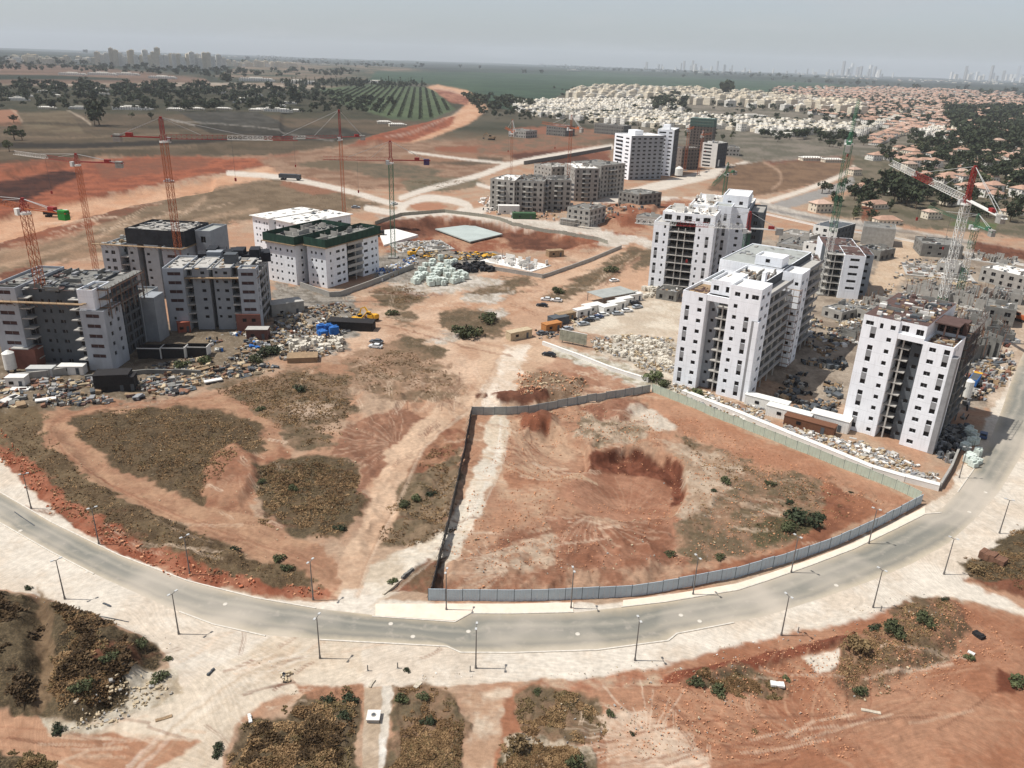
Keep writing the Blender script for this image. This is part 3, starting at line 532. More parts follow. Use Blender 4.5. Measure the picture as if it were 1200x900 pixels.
# ------------------------------------------------------------------ ring road, kerbs, raised footway
def resample(P, n):
    P = np.array(P, float); s = np.concatenate([[0], np.cumsum(np.hypot(*np.diff(P, axis=0).T))]); t = np.linspace(0, s[-1], n)
    return np.stack([np.interp(t, s, P[:, 0]), np.interp(t, s, P[:, 1])], 1)
def strip(name, A, B, z, material, nx=12, n=260, **tags):
    A = resample([G(*p) for p in A], n); B = resample([G(*p) for p in B], n); vs = []; fs = []
    for i in range(n):
        for k in range(nx+1):
            p = A[i]+(B[i]-A[i])*k/nx; vs.append((p[0], p[1], z))
    for i in range(n-1):
        for k in range(nx): a = i*(nx+1)+k; fs.append((a, a+1, a+nx+2, a+nx+1))
    me = bpy.data.meshes.new(name); me.from_pydata(vs, [], fs); me.materials.append(material)
    ua = me.attributes.new('across', 'FLOAT', 'POINT'); ua.data.foreach_set('value', np.tile(np.linspace(0, 1, nx+1), n).astype(np.float32))
    return put(name, me, kind='structure', **tags)
rm = bpy.data.materials.new('dusty_asphalt'); rm.use_nodes = True; nt = rm.node_tree; b = nt.nodes['Principled BSDF']; b.inputs['Roughness'].default_value = .85; LK = nt.links.new
tcn = N(nt, 'ShaderNodeTexCoord'); ac = N(nt, 'ShaderNodeAttribute', attribute_name='across')
w1 = noise(.06, 5); w2 = noise(.5, 6); w3 = noise(9, 3)
x = mth('ADD', ac.outputs['Fac'], mth('MULTIPLY', mth('SUBTRACT', w1, .5), .45)); x = mth('ADD', x, mth('MULTIPLY', mth('SUBTRACT', w2, .5), .10))
cr = N(nt, 'ShaderNodeValToRGB'); LK(x, cr.inputs[0]); e = cr.color_ramp.elements
for p_, c_ in [(0,(.46,.385,.30)),(.10,(.31,.275,.225)),(.24,(.205,.20,.18)),(.36,(.30,.28,.245)),(.46,(.20,.195,.178)),(.60,(.235,.225,.20)),(.70,(.30,.275,.235)),(.80,(.235,.22,.195)),(.92,(.40,.35,.285)),(1,(.50,.43,.345))]:
    if p_ in (0, 1): k = e[0] if p_ == 0 else e[-1]
    else: k = e.new(p_)
    k.color = (c_[0]*.88, c_[1]*.87, c_[2]*.80, 1)
c = mixc(1.0, cr.outputs[0], mr(w3, .3, .7, .92, 1.08), 'MULTIPLY')
c = mixc(mr(w2, .55, .75, 0, .5), c, (.44,.38,.31)); c = mixc(mr(noise(.03, 3), .46, .64, 0, .8), c, (.46,.40,.325))
LK(c, b.inputs['Base Color'])
strip('ring_road', ROAD_UP, ROAD_LO, .012, rm)
m_kerb = mat('kerb_concrete', (206,198,184), var=.25, scale=1.2); m_foot = mat('dusty_footway', (222,206,186), var=.12, scale=.5, bump=.1)
def kerb(pts, h=.14, w_=.25, name='kerb'):
    P = [G(*p) for p in pts]; mb = MB()
    for a, c_ in zip(P, P[1:]):
        d = math.hypot(c_[0]-a[0], c_[1]-a[1]); ang = math.atan2(c_[1]-a[1], c_[0]-a[0])
        mb.obox(((a[0]+c_[0])/2, (a[1]+c_[1])/2, -.02), d+.02, w_, h+.02+random.uniform(0, .012), ang, m_kerb)
    return mb.obj(name, kind='structure')
def footway(A, B, z=.13, name='footway'):
    n = 90; a = resample([G(*p) for p in A], n); c_ = resample([G(*p) for p in B], n); mb = MB(); vs = []; fs = []
    for i in range(n): vs += [(*a[i], z), (*c_[i], z), (*a[i], -.05), (*c_[i], -.05)]
    for i in range(n-1): k = 4*i; fs += [(k, k+1, k+5, k+4), (k, k+4, k+6, k+2), (k+1, k+3, k+7, k+5)]
    fs += [(0, 2, 3, 1), (4*n-4, 4*n-3, 4*n-1, 4*n-2)]; mb.add(vs, fs, m_foot); mb.obj(name, kind='structure')
kerb(ROAD_UP[1:7]); kerb([(436,722.5),(533,729),(551,719),(600,719.3),(672,717.6)]); kerb([(728,711.5),(780,705.5),(865,691.5),(905,678.5),(950,662.5),(1000,643.5),(1050,619.5),(1084,602.5),(1103,601)])
kerb([(0,613),(60,647),(110,673)]); kerb([(210,717),(250,732),(311,745.5)]); kerb([(375,750),(430,753),(505,757),(524,758),(540,765),(600,765.3),(700,762),(783,751),(793,742.8),(860,730)]); kerb([(1122,577),(1141,550),(1150,534)])
footway([(440,722),(533,728),(551,718.5),(600,718.8),(672,717)], [(440,708),(533,708),(551,708),(600,708),(672,706.5)])
footway([(730,711),(780,705),(865,691),(905,678),(950,662),(1000,643),(1050,619),(1084,602)], [(730,704),(780,698),(865,684),(905,671),(950,656),(1000,637),(1050,612),(1084,594)])
# haze over the whole country
mb = MB(); S = 30000; mb.box(-S, S, -S, S, -60, 520, None); hz_m = bpy.data.materials.new('haze'); hz_m.use_nodes = True; nt = hz_m.node_tree; nt.nodes.clear()
pv = N(nt, 'ShaderNodeVolumePrincipled'); om = N(nt, 'ShaderNodeOutputMaterial'); nt.links.new(pv.outputs[0], om.inputs['Volume'])
pv.inputs['Color'].default_value = (.86,.92,.98,1); pv.inputs['Density'].default_value = 4.5e-5
mb.obj('haze', mat=hz_m, kind='stuff')
# ------------------------------------------------------------------ buildings
m_white = mat('white_render', (238,240,242), var=.10, scale=.35, stretch=(1,1,.35)); m_white2 = mat('chalk_render', (222,218,210), var=.14, scale=.4)
m_grey = mat('grey_plaster', (146,150,153), var=.14, scale=.4); m_dgrey = mat('dark_plaster_and_shade', (84,88,91), var=.2, scale=.4); m_strip = mat('grey_strip', (142,142,142), var=.2, scale=.8)  # dark plaster also carries painted shade on recess walls and sunless sides
m_conc = mat('raw_concrete', (160,156,148), var=.28, scale=.5, bump=.2); m_conc2 = mat('weathered_concrete', (124,122,116), var=.35, scale=.35, bump=.2)
m_slab = mat('floor_slab_concrete', (176,172,164), var=.2, scale=.8); m_dark = mat('recess_shade', (44,41,40), var=.5, scale=.6); m_hole = mat('unlit_window', (30,29,31), rough=.35, var=.4, scale=1)  # recess walls and opening panes have their shade put into the colour
m_redwin = mat('window_with_red_primer', (74,52,50), rough=.6, var=.5, scale=.9); m_roofb = mat('brown_roof_felt', (92,72,66), var=.3, scale=.6); m_roofg = mat('grey_roof_screed', (158,160,154), var=.2, scale=.25)
m_roofw = mat('white_roof_screed', (226,222,214), var=.2, scale=.3); m_timber = mat('shuttering_timber', (150,126,98), var=.35, scale=.9); m_brick = mat('brown_tile_cladding', (128,84,72), var=.2, scale=1.5)
m_net = mat('green_safety_netting', (38,66,54), var=.45, scale=.7, stretch=(1,1,.3)); m_bnet = mat('black_safety_netting', (44,46,50), var=.5, scale=.5, bump=.4); m_steel = mat('scaffold_steel', (140,104,84), var=.3, metal=.2)
m_orange = mat('orange_steel', (176,98,58), rough=.6, var=.2); m_redp = mat('red_crane_paint', (150,48,44), rough=.5, var=.2); m_whitep = mat('white_crane_paint', (226,224,216), rough=.5, var=.12); m_greenp = mat('green_crane_paint', (66,112,84), rough=.6, var=.25)
m_lgrey = mat('light_steel', (190,190,186), rough=.5, var=.1)
for nm_, st_ in (('white_render', .45),):
    # rain streaks and panel joints on the white render
    nt = _MC[nm_].node_tree; b = nt.nodes['Principled BSDF']; LK = nt.links.new; tcn = N(nt, 'ShaderNodeTexCoord')
    src = b.inputs['Base Color'].links[0].from_socket; sx = N(nt, 'ShaderNodeSeparateXYZ'); LK(tcn.outputs['Object'], sx.inputs[0])
    j = mth('LESS_THAN', mth('MODULO', mth('ADD', sx.outputs['Z'], .1), 3.2), .09)
    mpn = N(nt, 'ShaderNodeMapping'); mpn.inputs['Scale'].default_value = (1.6, 1.6, .12); LK(tcn.outputs['Object'], mpn.inputs[0])
    ns = N(nt, 'ShaderNodeTexNoise'); ns.inputs['Scale'].default_value = 1.5; ns.inputs['Detail'].default_value = 6; LK(mpn.outputs[0], ns.inputs['Vector'])
    c = mixc(mr(ns.outputs[0], .52, .75, 0, .35), src, (.50,.485,.46)); c = mixc(mth('MULTIPLY', j, .35), c, (.42,.42,.42)); LK(c, b.inputs['Base Color'])
_WM = {}
def wmesh(w_, h, mt, name='window'):
    k = (round(w_, 1), round(h, 1), mt.name, name)
    if k not in _WM:
        mb = MB(); mb.box(-w_/2, w_/2, -.04, .04, 0, h, mt); f = .07
        if name == 'window' and w_ > 1.4: mb.box(-.04, .04, -.08, .02, 0, h, m_strip)
        _WM[k] = mb.mesh(name)
    return _WM[k]
m_lw = mat('grey_render', (166,170,174), var=.2, scale=.4, stretch=(1,1,.3))  # darker grey version of the white render, for the left blocks
class Bld:
    dm = None
    def __init__(s, label, cat, o, ang, group=None, name='apartment_building', fh=3.1):
        s.r = thing(name, label, cat, (o[0], o[1], s.__dict__.get('z', 0)), ang, group); s.w = MB(); s.nw = 0; s.fh = fh; s.roof = MB(); s.clut = MB(); s.rs = random.Random(hash(label) % 1000 if False else len(label)*7); s.rail = MB()
    def pane(s, x, y, z, ang, w_, h, mt):
        o = bpy.data.objects.new('window', wmesh(w_, h, mt)); COL.objects.link(o); o.parent = s.r; o.location = (x, y, z); o.rotation_euler = (0, 0, ang); s.nw += 1
    def face(s, p, d, Lw, z0, z1, cols, mt, depth=.28, wm=None):
        n = (d[1], -d[0]); ops = []; strips = []
        for cdef in cols:
            a, ww, so, hh, fl = cdef[:5]; kind = cdef[5] if len(cdef) > 5 else ''
            for f in fl:
                b0 = z0+f*s.fh+so
                if b0 < z0+.1 or b0+hh > z1-.1 or a-ww/2 < .1 or a+ww/2 > Lw-.1: continue
                if kind == 'j' and s.rs.random() < .15: continue
                ops.append((a-ww/2, a+ww/2, b0, b0+hh, wm or (m_redwin if kind == 'r' else m_hole)))
            if kind == 'd':   # grey panel joining two storeys
                for f in list(fl)[::2]:
                    b0 = z0+f*s.fh+so+hh; b1 = b0+s.fh-hh
                    if b1 < z1: strips.append((a-ww/2, a+ww/2, b0, b1))
        us = sorted({0.0, Lw, *[o[0] for o in ops], *[o[1] for o in ops]}); zs = sorted({z0, z1, *[o[2] for o in ops], *[o[3] for o in ops]})
        P = lambda a, z, k=0: (p[0]+d[0]*a-n[0]*k, p[1]+d[1]*a-n[1]*k, z)
        for i in range(len(us)-1):
            um = (us[i]+us[i+1])/2; run = None
            for j in range(len(zs)-1):
                zm = (zs[j]+zs[j+1])/2; hole = any(o[0] < um < o[1] and o[2] < zm < o[3] for o in ops)
                if not hole:
                    if run is None: run = zs[j]
                if (hole or j == len(zs)-2) and run is not None:
                    e = zs[j] if hole else zs[j+1]; s.w.add([P(us[i], run), P(us[i+1], run), P(us[i+1], e), P(us[i], e)], [(0,1,2,3)], mt); run = None
        ang = math.atan2(d[1], d[0])
        for a0, a1, b0, b1, wmm in ops:
            v = [P(a0,b0),P(a1,b0),P(a1,b1),P(a0,b1),P(a0,b0,depth),P(a1,b0,depth),P(a1,b1,depth),P(a0,b1,depth)]
            s.w.add(v, [(0,4,5,1),(1,5,6,2),(2,6,7,3),(3,7,4,0)], mt)
            c = P((a0+a1)/2, b0, depth+.02); s.pane(c[0], c[1], c[2], ang, a1-a0, b1-b0, wmm)
        for a0, a1, b0, b1 in strips:
            c0 = P(a0, b0, -.012); c1 = P(a1, b1, -.012); s.w.add([P(a0,b0,-.012),P(a1,b0,-.012),P(a1,b1,-.012),P(a0,b1,-.012)], [(0,1,2,3)], m_strip)
    def block(s, u0, u1, v0, v1, z0, z1, F=(), R=(), B=(), Lf=(), mt=None, rm=None, par=.7, mF=None, mR=None):
        mt = mt or s.dm or m_white
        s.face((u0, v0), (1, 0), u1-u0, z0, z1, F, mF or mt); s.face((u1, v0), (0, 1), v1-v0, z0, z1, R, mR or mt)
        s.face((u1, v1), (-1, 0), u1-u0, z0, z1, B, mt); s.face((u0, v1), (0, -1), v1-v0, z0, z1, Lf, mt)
        zr = z1-par; s.roof.add([(u0+.02,v0+.02,zr),(u1-.02,v0+.02,zr),(u1-.02,v1-.02,zr),(u0+.02,v1-.02,zr)], [(0,1,2,3)], rm or m_roofg)
        if par > .05:
            t = .25
            for q in ((u0,u1,v0,v0+t),(u0,u1,v1-t,v1),(u0,u0+t,v0+t,v1-t),(u1-t,u1,v0+t,v1-t)):
                x0,x1,y0,y1 = q; s.w.add([(x0,y0,z1),(x1,y0,z1),(x1,y1,z1),(x0,y1,z1)], [(0,1,2,3)], mt)
            a,b_,c,d = u0+t,u1-t,v0+t,v1-t
            s.w.add([(a,c,zr),(b_,c,zr),(b_,d,zr),(a,d,zr),(a,c,z1),(b_,c,z1),(b_,d,z1),(a,d,z1)], [(0,1,5,4),(1,2,6,5),(2,3,7,6),(3,0,4,7)], mt)
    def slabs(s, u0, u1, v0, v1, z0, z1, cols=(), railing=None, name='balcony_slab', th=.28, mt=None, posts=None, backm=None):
        """open storeys: a slab per floor, posts, dark back"""
        key = MB(); key.box(-(u1-u0)/2, (u1-u0)/2, -(v1-v0)/2, (v1-v0)/2, -th, 0, mt or m_slab); 
        if railing: 
            a, b_ = (u1-u0)/2, (v1-v0)/2
            if 'F' in railing: key.box(-a, a, -b_-.02, -b_+.10, .002, .95, m_strip if 'g' in railing else (mt or m_slab))
            if 'R' in railing: key.box(a-.10, a+.02, -b_+.12, b_, .002, .95, m_strip if 'g' in railing else (mt or m_slab))
        me = key.mesh(name); k = 1
        while z0+k*s.fh <= z1+.05:
            o = bpy.data.objects.new(name, me); COL.objects.link(o); o.parent = s.r; o.location = ((u0+u1)/2, (v0+v1)/2, z0+k*s.fh); k += 1
        for (a, b_) in (posts or ()): s.w.box(a-.18, a+.18, b_-.18, b_+.18, z0, z1-.3, mt or m_slab)
    def clutter(s, u0, u1, v0, v1, z, n, mats, smax=2.5, hmax=1.4):
        for _ in range(n):
            m = s.rs.choice(mats); s.clut.obox((s.rs.uniform(u0, u1), s.rs.uniform(v0, v1), z+s.rs.random()*.05), s.rs.uniform(.3, smax), s.rs.uniform(.15, smax*.6), s.rs.uniform(.08, hmax)*s.rs.random(), s.rs.random()*.3+(1.57 if s.rs.random() < .5 else 0), m)
    def walls(s, u0, u1, v0, v1, z, n, h=2.6, mt=None):
        for _ in range(n):
            a = s.rs.uniform(u0, u1); b_ = s.rs.uniform(v0, v1); l = s.rs.uniform(2, 5.5); hh = h*s.rs.uniform(.5, 1)
            if s.rs.random() < .5: s.w.box(a, min(u1, a+l), b_, b_+.2+.003*_, z-.01, z+hh, mt or m_conc)
            else: s.w.box(a, a+.2+.003*_, b_, min(v1, b_+l), z-.01, z+hh+.005, mt or m_conc)
    def frames(s, u0, u1, v0, v1, z0, z1, step=1.9, lift=2.0, mt=None):
        """tube scaffold round a rectangle edge (u0..u1 at v0, and the right side)"""
        mb = MB(); mt = mt or m_steel; x = u0
        while x <= u1+.01: mb.beam((x, v0, z0), (x, v0, z1), .09, mt); x += step
        y = v0
        while y <= v1+.01: mb.beam((u1, y, z0), (u1, y, z1), .09, mt); y += step
        z = z0+lift
        while z <= z1: mb.beam((u0, v0, z), (u1, v0, z), .09, mt); mb.beam((u1, v0, z), (u1, v1, z), .09, mt); mb.box(u0, u1, v0+.05, v0+.6, z-.03, z+.03, m_timber); z += lift
        mb.obj('scaffold', s.r)
    def done(s):
        s.w.obj('wall', s.r)
        if s.roof.v: s.roof.obj('roof', s.r)
        if s.clut.v: s.clut.obj('roof_clutter', s.r, kind='stuff')
        return s.r
W_ = [m_conc, m_timber, m_white2, m_dgrey, m_strip, m_roofb]
n9 = range(0, 9); n10 = range(0, 10)
FR = lambda a, b_: (G(*a), math.atan2(G(*b_)[1]-G(*a)[1], G(*b_)[0]-G(*a)[0]))

# --- tall white tower right of the yard
b = Bld('tall white tower beside the green panel fence, its front split by one dark balcony recess', 'apartment tower', (48.2,217.6), math.radians(-34), fh=3.2)
dbl = lambda a, w_=1.25: (a, w_, 1.0, 1.3, range(0, 8), 'd')
b.block(0,7.2,0,14,0,28.9, F=[dbl(1.8),(5.5,1.3,1.0,1.15,n9)], Lf=[(3,1.3,1,1.2,n9),(9,1.3,1,1.2,n9)], rm=m_timber, par=.9)
b.block(7.2,10.0,3,14,0,28.0, F=[(1.3,.9,1.2,.9,n9)], mt=m_grey, par=.1)
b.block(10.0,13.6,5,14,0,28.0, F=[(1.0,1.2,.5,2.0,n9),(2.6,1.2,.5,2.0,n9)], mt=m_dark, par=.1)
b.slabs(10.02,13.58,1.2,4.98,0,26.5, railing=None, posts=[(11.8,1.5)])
b.w.box(7.22,13.58,.1,.7,27.2,28.9,m_white)
b.block(13.6,22.4,0,9,0,33.0, F=[(2.1,1.1,1.0,1.15,n9),(5.6,1.3,1.0,1.3,range(0,8),'d'),(2.2,1.5,1.2,1.2,[9]),(4.9,.8,.9,1.5,[9]),(7.2,1.9,1.1,1.3,[9])], R=[(2.2,2.2,1.1,1.15,n10),(6.6,2.2,1.1,1.15,n10)], rm=m_roofw, par=.8)
b.w.box(20.9,22.45,-.35,-.01,0,24,m_strip); b.w.box(21.6,22.9,-.38,1.2,0,23.9,m_white)
b.block(7.2,13.6,2.2,14,28.9,33.0, F=[(1.6,1.6,1.0,1.5,[0]),(4.9,1.0,.9,1.7,[0])], rm=m_roofw, par=.8)
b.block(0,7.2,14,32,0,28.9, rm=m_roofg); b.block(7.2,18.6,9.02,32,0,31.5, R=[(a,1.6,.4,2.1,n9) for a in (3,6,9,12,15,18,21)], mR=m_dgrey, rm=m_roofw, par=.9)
b.slabs(18.62,22.2,9.6,31.5,0,29, railing='RFg', posts=[(21.9,14),(21.9,20),(21.9,26)])
b.w.box(19.0,20.0,9.1,11,29,35.6,m_white); b.walls(8,18,10,30,30.6,14,1.9); b.clutter(8,18,3,31,30.7,60,W_); b.clutter(1,6.5,1,12,28,26,[m_timber,m_roofb],3,.5); b.clutter(1,6.5,15,30,28.2,20,W_)
b.block(5,16,32.02,36,0,29, mt=m_conc2, R=[(2,2,.3,2.4,n9)])
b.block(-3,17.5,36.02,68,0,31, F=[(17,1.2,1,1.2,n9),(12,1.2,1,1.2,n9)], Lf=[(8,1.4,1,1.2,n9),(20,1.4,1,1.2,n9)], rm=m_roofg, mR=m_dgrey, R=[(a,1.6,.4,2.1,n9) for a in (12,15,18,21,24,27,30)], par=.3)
b.block(17.5,23.4,36.04,45,0,30.5, F=[(1.8,1.1,1,1.1,n9),(4.6,1.1,1,1.1,n9,'j')], R=[(2.6,2.1,1.1,1.15,n9),(7.2,1.8,1.1,1.15,n9)], rm=m_roofw)
b.w.box(19.8,21.2,35.7,36.02,0,24,m_strip); b.slabs(17.52,22.4,45.4,66,0,29, railing='RFg', posts=[(22,50),(22,56),(22,62)])
b.block(8,16.5,37,44,31.02,34, F=[(4,1.4,1,1.2,[0])], rm=m_roofw); b.clutter(-2,17,46,67,30.75,40,[m_conc,m_strip],3,.4)
b.frames(14.5,24.4,33,35.6,0,26,2,2.0,m_steel); b.done()

# --- rightmost white tower
b = Bld('rightmost white tower at the bend of the ring road, brown felt on its roof', 'apartment tower', (88.6,190.3), math.radians(-39.9), fh=3.1)
b.block(0,8.7,0,12,0,31.6, F=[(2.9,1.3,1.0,1.3,range(0,9),'d'),(6.9,1.1,1.0,1.1,n9),(1.7,1.9,1.2,1.1,[9]),(4.6,.8,.9,1.4,[9]),(7.3,1.2,1.1,1.2,[9])], rm=m_roofb, par=.04)
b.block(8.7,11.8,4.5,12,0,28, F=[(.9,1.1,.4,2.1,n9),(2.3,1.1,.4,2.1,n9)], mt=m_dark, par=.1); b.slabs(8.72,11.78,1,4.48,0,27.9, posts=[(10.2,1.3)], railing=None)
b.block(11.8,14.8,2.6,12,0,28, F=[(1.6,1.1,1.1,1.0,n9)], mt=m_dgrey, par=.1)
b.block(8.7,14.8,.6,12,28.02,31.6, F=[(1.3,1.7,1.1,1.6,[0]),(4.7,1.7,.9,1.5,[0])], rm=m_roofb, par=.04); b.w.box(8.72,14.78,.05,.58,27.2,28.6,m_white)
b.block(14.8,21.6,0,12,0,28, F=[(2.3,1.5,1.0,1.1,n9),(5.5,1.3,1.0,1.3,range(1,9),'d')], R=[(2.4,.9,1.0,1.2,n9),(5.2,.9,1.0,1.2,n9)], rm=m_timber, par=.9)
b.w.box(21.62,22.9,-.2,2.4,0,25.5,m_strip);
b.block(0,14.8,12.02,29,0,31.6, rm=m_roofb, par=.04); b.block(14.8,21.4,12.02,16,28.0,31.3, F=[(1.6,2.2,.3,2.4,[0]),(4.6,2.2,.3,2.4,[0])], R=[(2,2.6,.3,2.4,[0])], mt=m_roofb, rm=m_roofb, par=.04); b.slabs(14.9,20.6,7,11.9,28.3,31.5, posts=[(20.3,7.3),(17.4,7.3)], mt=m_roofb); b.block(14.8,18.4,12.02,29,0,27, mt=m_conc2, R=[(a,1.8,.3,2.3,n9) for a in (2.5,6,9.5,13)], rm=m_dark)
b.slabs(18.42,22.2,12.3,29,0,28, posts=[(21.9,14),(21.9,20),(21.9,27)], mt=m_conc2); b.walls(15,21,12.5,28,28.1,9,2.6,m_conc2)
b.clutter(1,14,1,28,31.55,150,[m_roofb,m_dgrey,m_dgrey,m_timber,m_conc,m_white2],2.4,1.3); b.walls(1,13,6,28,31.55,8,1.2,m_conc2); b.clutter(15.5,21,1,11,27.3,40,[m_timber,m_roofb,m_conc],2.6,.9); b.frames(15,22.6,12,29,20,31,2.2,2.2,m_roofb); b.done()

# --- tower with the wide open balcony front behind
b = Bld('white tower with wide open balconies, low red and white crane jib before it', 'apartment tower', (57.0,324.7), math.radians(-20.3), fh=3.2)
b.block(0,6.4,-2,12,0,29, F=[dbl(1.7,1.3),(4.7,.8,1.0,1.2,n9)], rm=m_slab, Lf=[(4,1.3,1,1.2,n9),(9,1.3,1,1.2,n9)])
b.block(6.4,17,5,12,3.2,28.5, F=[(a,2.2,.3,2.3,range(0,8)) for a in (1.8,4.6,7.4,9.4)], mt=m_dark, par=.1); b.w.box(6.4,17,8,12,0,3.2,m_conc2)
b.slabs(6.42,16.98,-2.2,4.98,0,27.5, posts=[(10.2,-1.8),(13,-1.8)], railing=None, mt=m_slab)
b.block(17,24.4,-2,8,0,29.4, F=[(1.7,.8,1.0,1.2,n9),(5.0,1.3,1.0,1.3,range(0,8),'d')], R=[(2.4,1.6,1,1.2,n9),(6.4,1.6,1,1.2,n9)])
b.block(3,24.2,-1,16,29.42,33.2, F=[(2.4,3,.6,2.2,[0]),(6.6,1.6,.8,1.8,[0]),(10.5,3,.6,2.2,[0]),(14.4,1.6,1,1.3,[0]),(18,2.8,.5,2.2,[0])], R=[(4,2,.8,1.8,[0]),(9,2,.8,1.8,[0])], rm=m_white2, par=.2)
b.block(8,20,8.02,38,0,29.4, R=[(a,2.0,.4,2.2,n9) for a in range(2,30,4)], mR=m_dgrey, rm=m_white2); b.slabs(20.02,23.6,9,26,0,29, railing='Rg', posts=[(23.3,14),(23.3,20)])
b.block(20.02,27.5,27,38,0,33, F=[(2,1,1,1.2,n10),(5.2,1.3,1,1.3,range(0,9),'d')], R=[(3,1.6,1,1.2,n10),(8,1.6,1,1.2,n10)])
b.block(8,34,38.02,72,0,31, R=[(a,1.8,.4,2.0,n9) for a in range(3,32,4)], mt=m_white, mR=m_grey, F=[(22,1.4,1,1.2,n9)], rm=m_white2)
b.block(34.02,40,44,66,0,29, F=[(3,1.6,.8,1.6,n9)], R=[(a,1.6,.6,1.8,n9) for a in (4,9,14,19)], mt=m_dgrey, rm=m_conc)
b.block(22,33,40,60,31.02,36, F=[(3,1.6,1,1.5,[0]),(8,1.6,1,1.5,[0])], R=[(5,1.6,1,1.5,[0]),(12,1.6,1,1.5,[0])], rm=m_roofw)
b.walls(9,24,-0.5,36,29.4,26,3.2,m_white2); b.walls(4,23,0,15,33,16,2.3,m_white2); b.walls(9,33,42,70,31,24,3.4,m_white2); b.clutter(4,23,0,15,33,50,W_); b.clutter(9,33,40,70,31,60,W_); b.clutter(9,19,16,37,29,60,W_); b.done()

# --- six storey block at the right
b = Bld('six storey block with dark brown flat roof behind the tall white tower', 'apartment block', (132.7,321.7), math.radians(-13.4), fh=3.0)
b.block(-3,3.4,3.5,20,0,18.4, F=[(1.6,2.2,.3,2.3,range(6)),(4.6,2.2,.3,2.3,range(6))], mt=m_dgrey, rm=m_roofb, par=.1); b.slabs(-2.98,3.38,-.5,3.48,0,18, posts=[(0,-.2)])
b.block(3.4,11.6,-1.5,18,0,18.4, F=[(4.2,3.6,1.0,1.1,range(1,6))], R=[(3,1.4,1,1.2,range(6)),(9,1.4,1,1.2,range(6)),(15,1.4,1,1.2,range(6))], rm=m_roofb, par=.1)
b.block(11.62,16,6,24,0,17.6, F=[(2.2,1.4,1,1.2,range(6))], R=[(4,1.4,1,1.2,range(6)),(11,1.4,1,1.2,range(6))], mt=m_grey, rm=m_roofb, par=.1)
b.block(-3,11.6,20.02,38,0,18.0, rm=m_roofb, par=.1, R=[(5,1.4,1,1.2,range(6)),(12,1.4,1,1.2,range(6))])
b.block(-14,-3.02,6,28,0,11.5, F=[(3,3,1.0,1.1,range(3)),(8,2.0,1,1.1,range(3))], mt=m_conc, rm=m_roofb); b.block(-15,-8,4,12,11.52,15.2, F=[(3.4,3.6,1.0,1.2,[0])], rm=m_roofb, par=.2)
b.clutter(-2,15,0,36,18.2,60,[m_roofb,m_dgrey,m_conc],2.4,.5); b.clutter(-13,-4,7,27,11,40,W_); b.done()

# --- the left cluster
def ledge(b, u0, u1, v0, v1, z):
    mb = MB(); mb.box(u0-1.4, u1+1.0, v0-1.5, v0-.02, z, z+.22, m_timber); mb.box(u1+.02, u1+1.3, v0, v1, z-.02, z+.2, m_timber)
    for k in range(int((u1-u0)/2.2)): x = u0+k*2.2; mb.beam((x, v0-1.4, z), (x, v0-.05, z-1.3), .1, m_steel); mb.beam((x, v0-1.4, z+.2), (x, v0-1.4, z+1.2), .06, m_steel)
    mb.obj('working_platform', b.r)
f7 = range(1, 8)
b = Bld('leftmost grey and white block, red primed strip windows, orange crane mast before it', 'apartment block', (-148.6,213.4), math.radians(-1.3), fh=3.05); b.dm = m_lw
b.block(-1.5,6.5,0,25,0,24.4, F=[(4.4,4.3,1.0,1.15,range(2,9),'r')], rm=m_conc2); b.w.box(1.6,9.2,-1.2,2.9,0,6.2,m_brick); b.w.box(2.4,7.6,-1.5,2.5,6.22,6.5,m_slab)
b.block(6.5,24,3,25,0,23.6, F=[(1.4,2.2,.5,2.0,range(8)),(5.4,.9,1.2,.9,range(8)),(7.4,.6,1,1.2,range(8)),(10.4,1.5,1.1,1.0,range(8)),(15.8,2.4,.5,2.0,range(8))], mt=m_dgrey, rm=m_conc2, par=.3); b.slabs(6.52,9.4,.4,2.98,0,21.5); b.slabs(21,23.98,.4,2.98,0,21.5)
b.block(24,31,0,10,0,18.4, F=[(3.6,3.9,1.0,1.1,range(1,6),'r')], R=[(3,1.3,1,1.2,range(1,6)),(7.4,1.3,1,1.2,range(1,6))], par=.1, rm=m_conc); b.block(24,28.6,0.5,10,18.42,24.4, mt=m_white, rm=m_conc2)
b.block(24.02,29,10.02,25,0,23, R=[(a,2.4,.4,2.2,range(7)) for a in (3,6.5,10,13)], mt=m_dgrey, rm=m_conc2, par=.2); b.slabs(28.62,31.4,3,24.5,15,24.5, posts=[(31.1,4),(31.1,11),(31.1,18),(31.1,24)], mt=m_conc2); b.w.box(29.02,33,26,33,0,15,m_grey)
b.block(-1,28.9,25.02,38,0,15.2, mt=m_grey, rm=m_conc2)
b.frames(24.6,31.9,2.6,25,16,25,2.2,2.6,m_steel); ledge(b,-1,25,0,6,20.3); b.walls(-1,28,1,24,23.4,16,1.6,m_conc2); b.clutter(-1,28,1,24,23.7,110,[m_dgrey,m_conc2,m_conc,m_roofb,m_strip],3,.9); b.done()

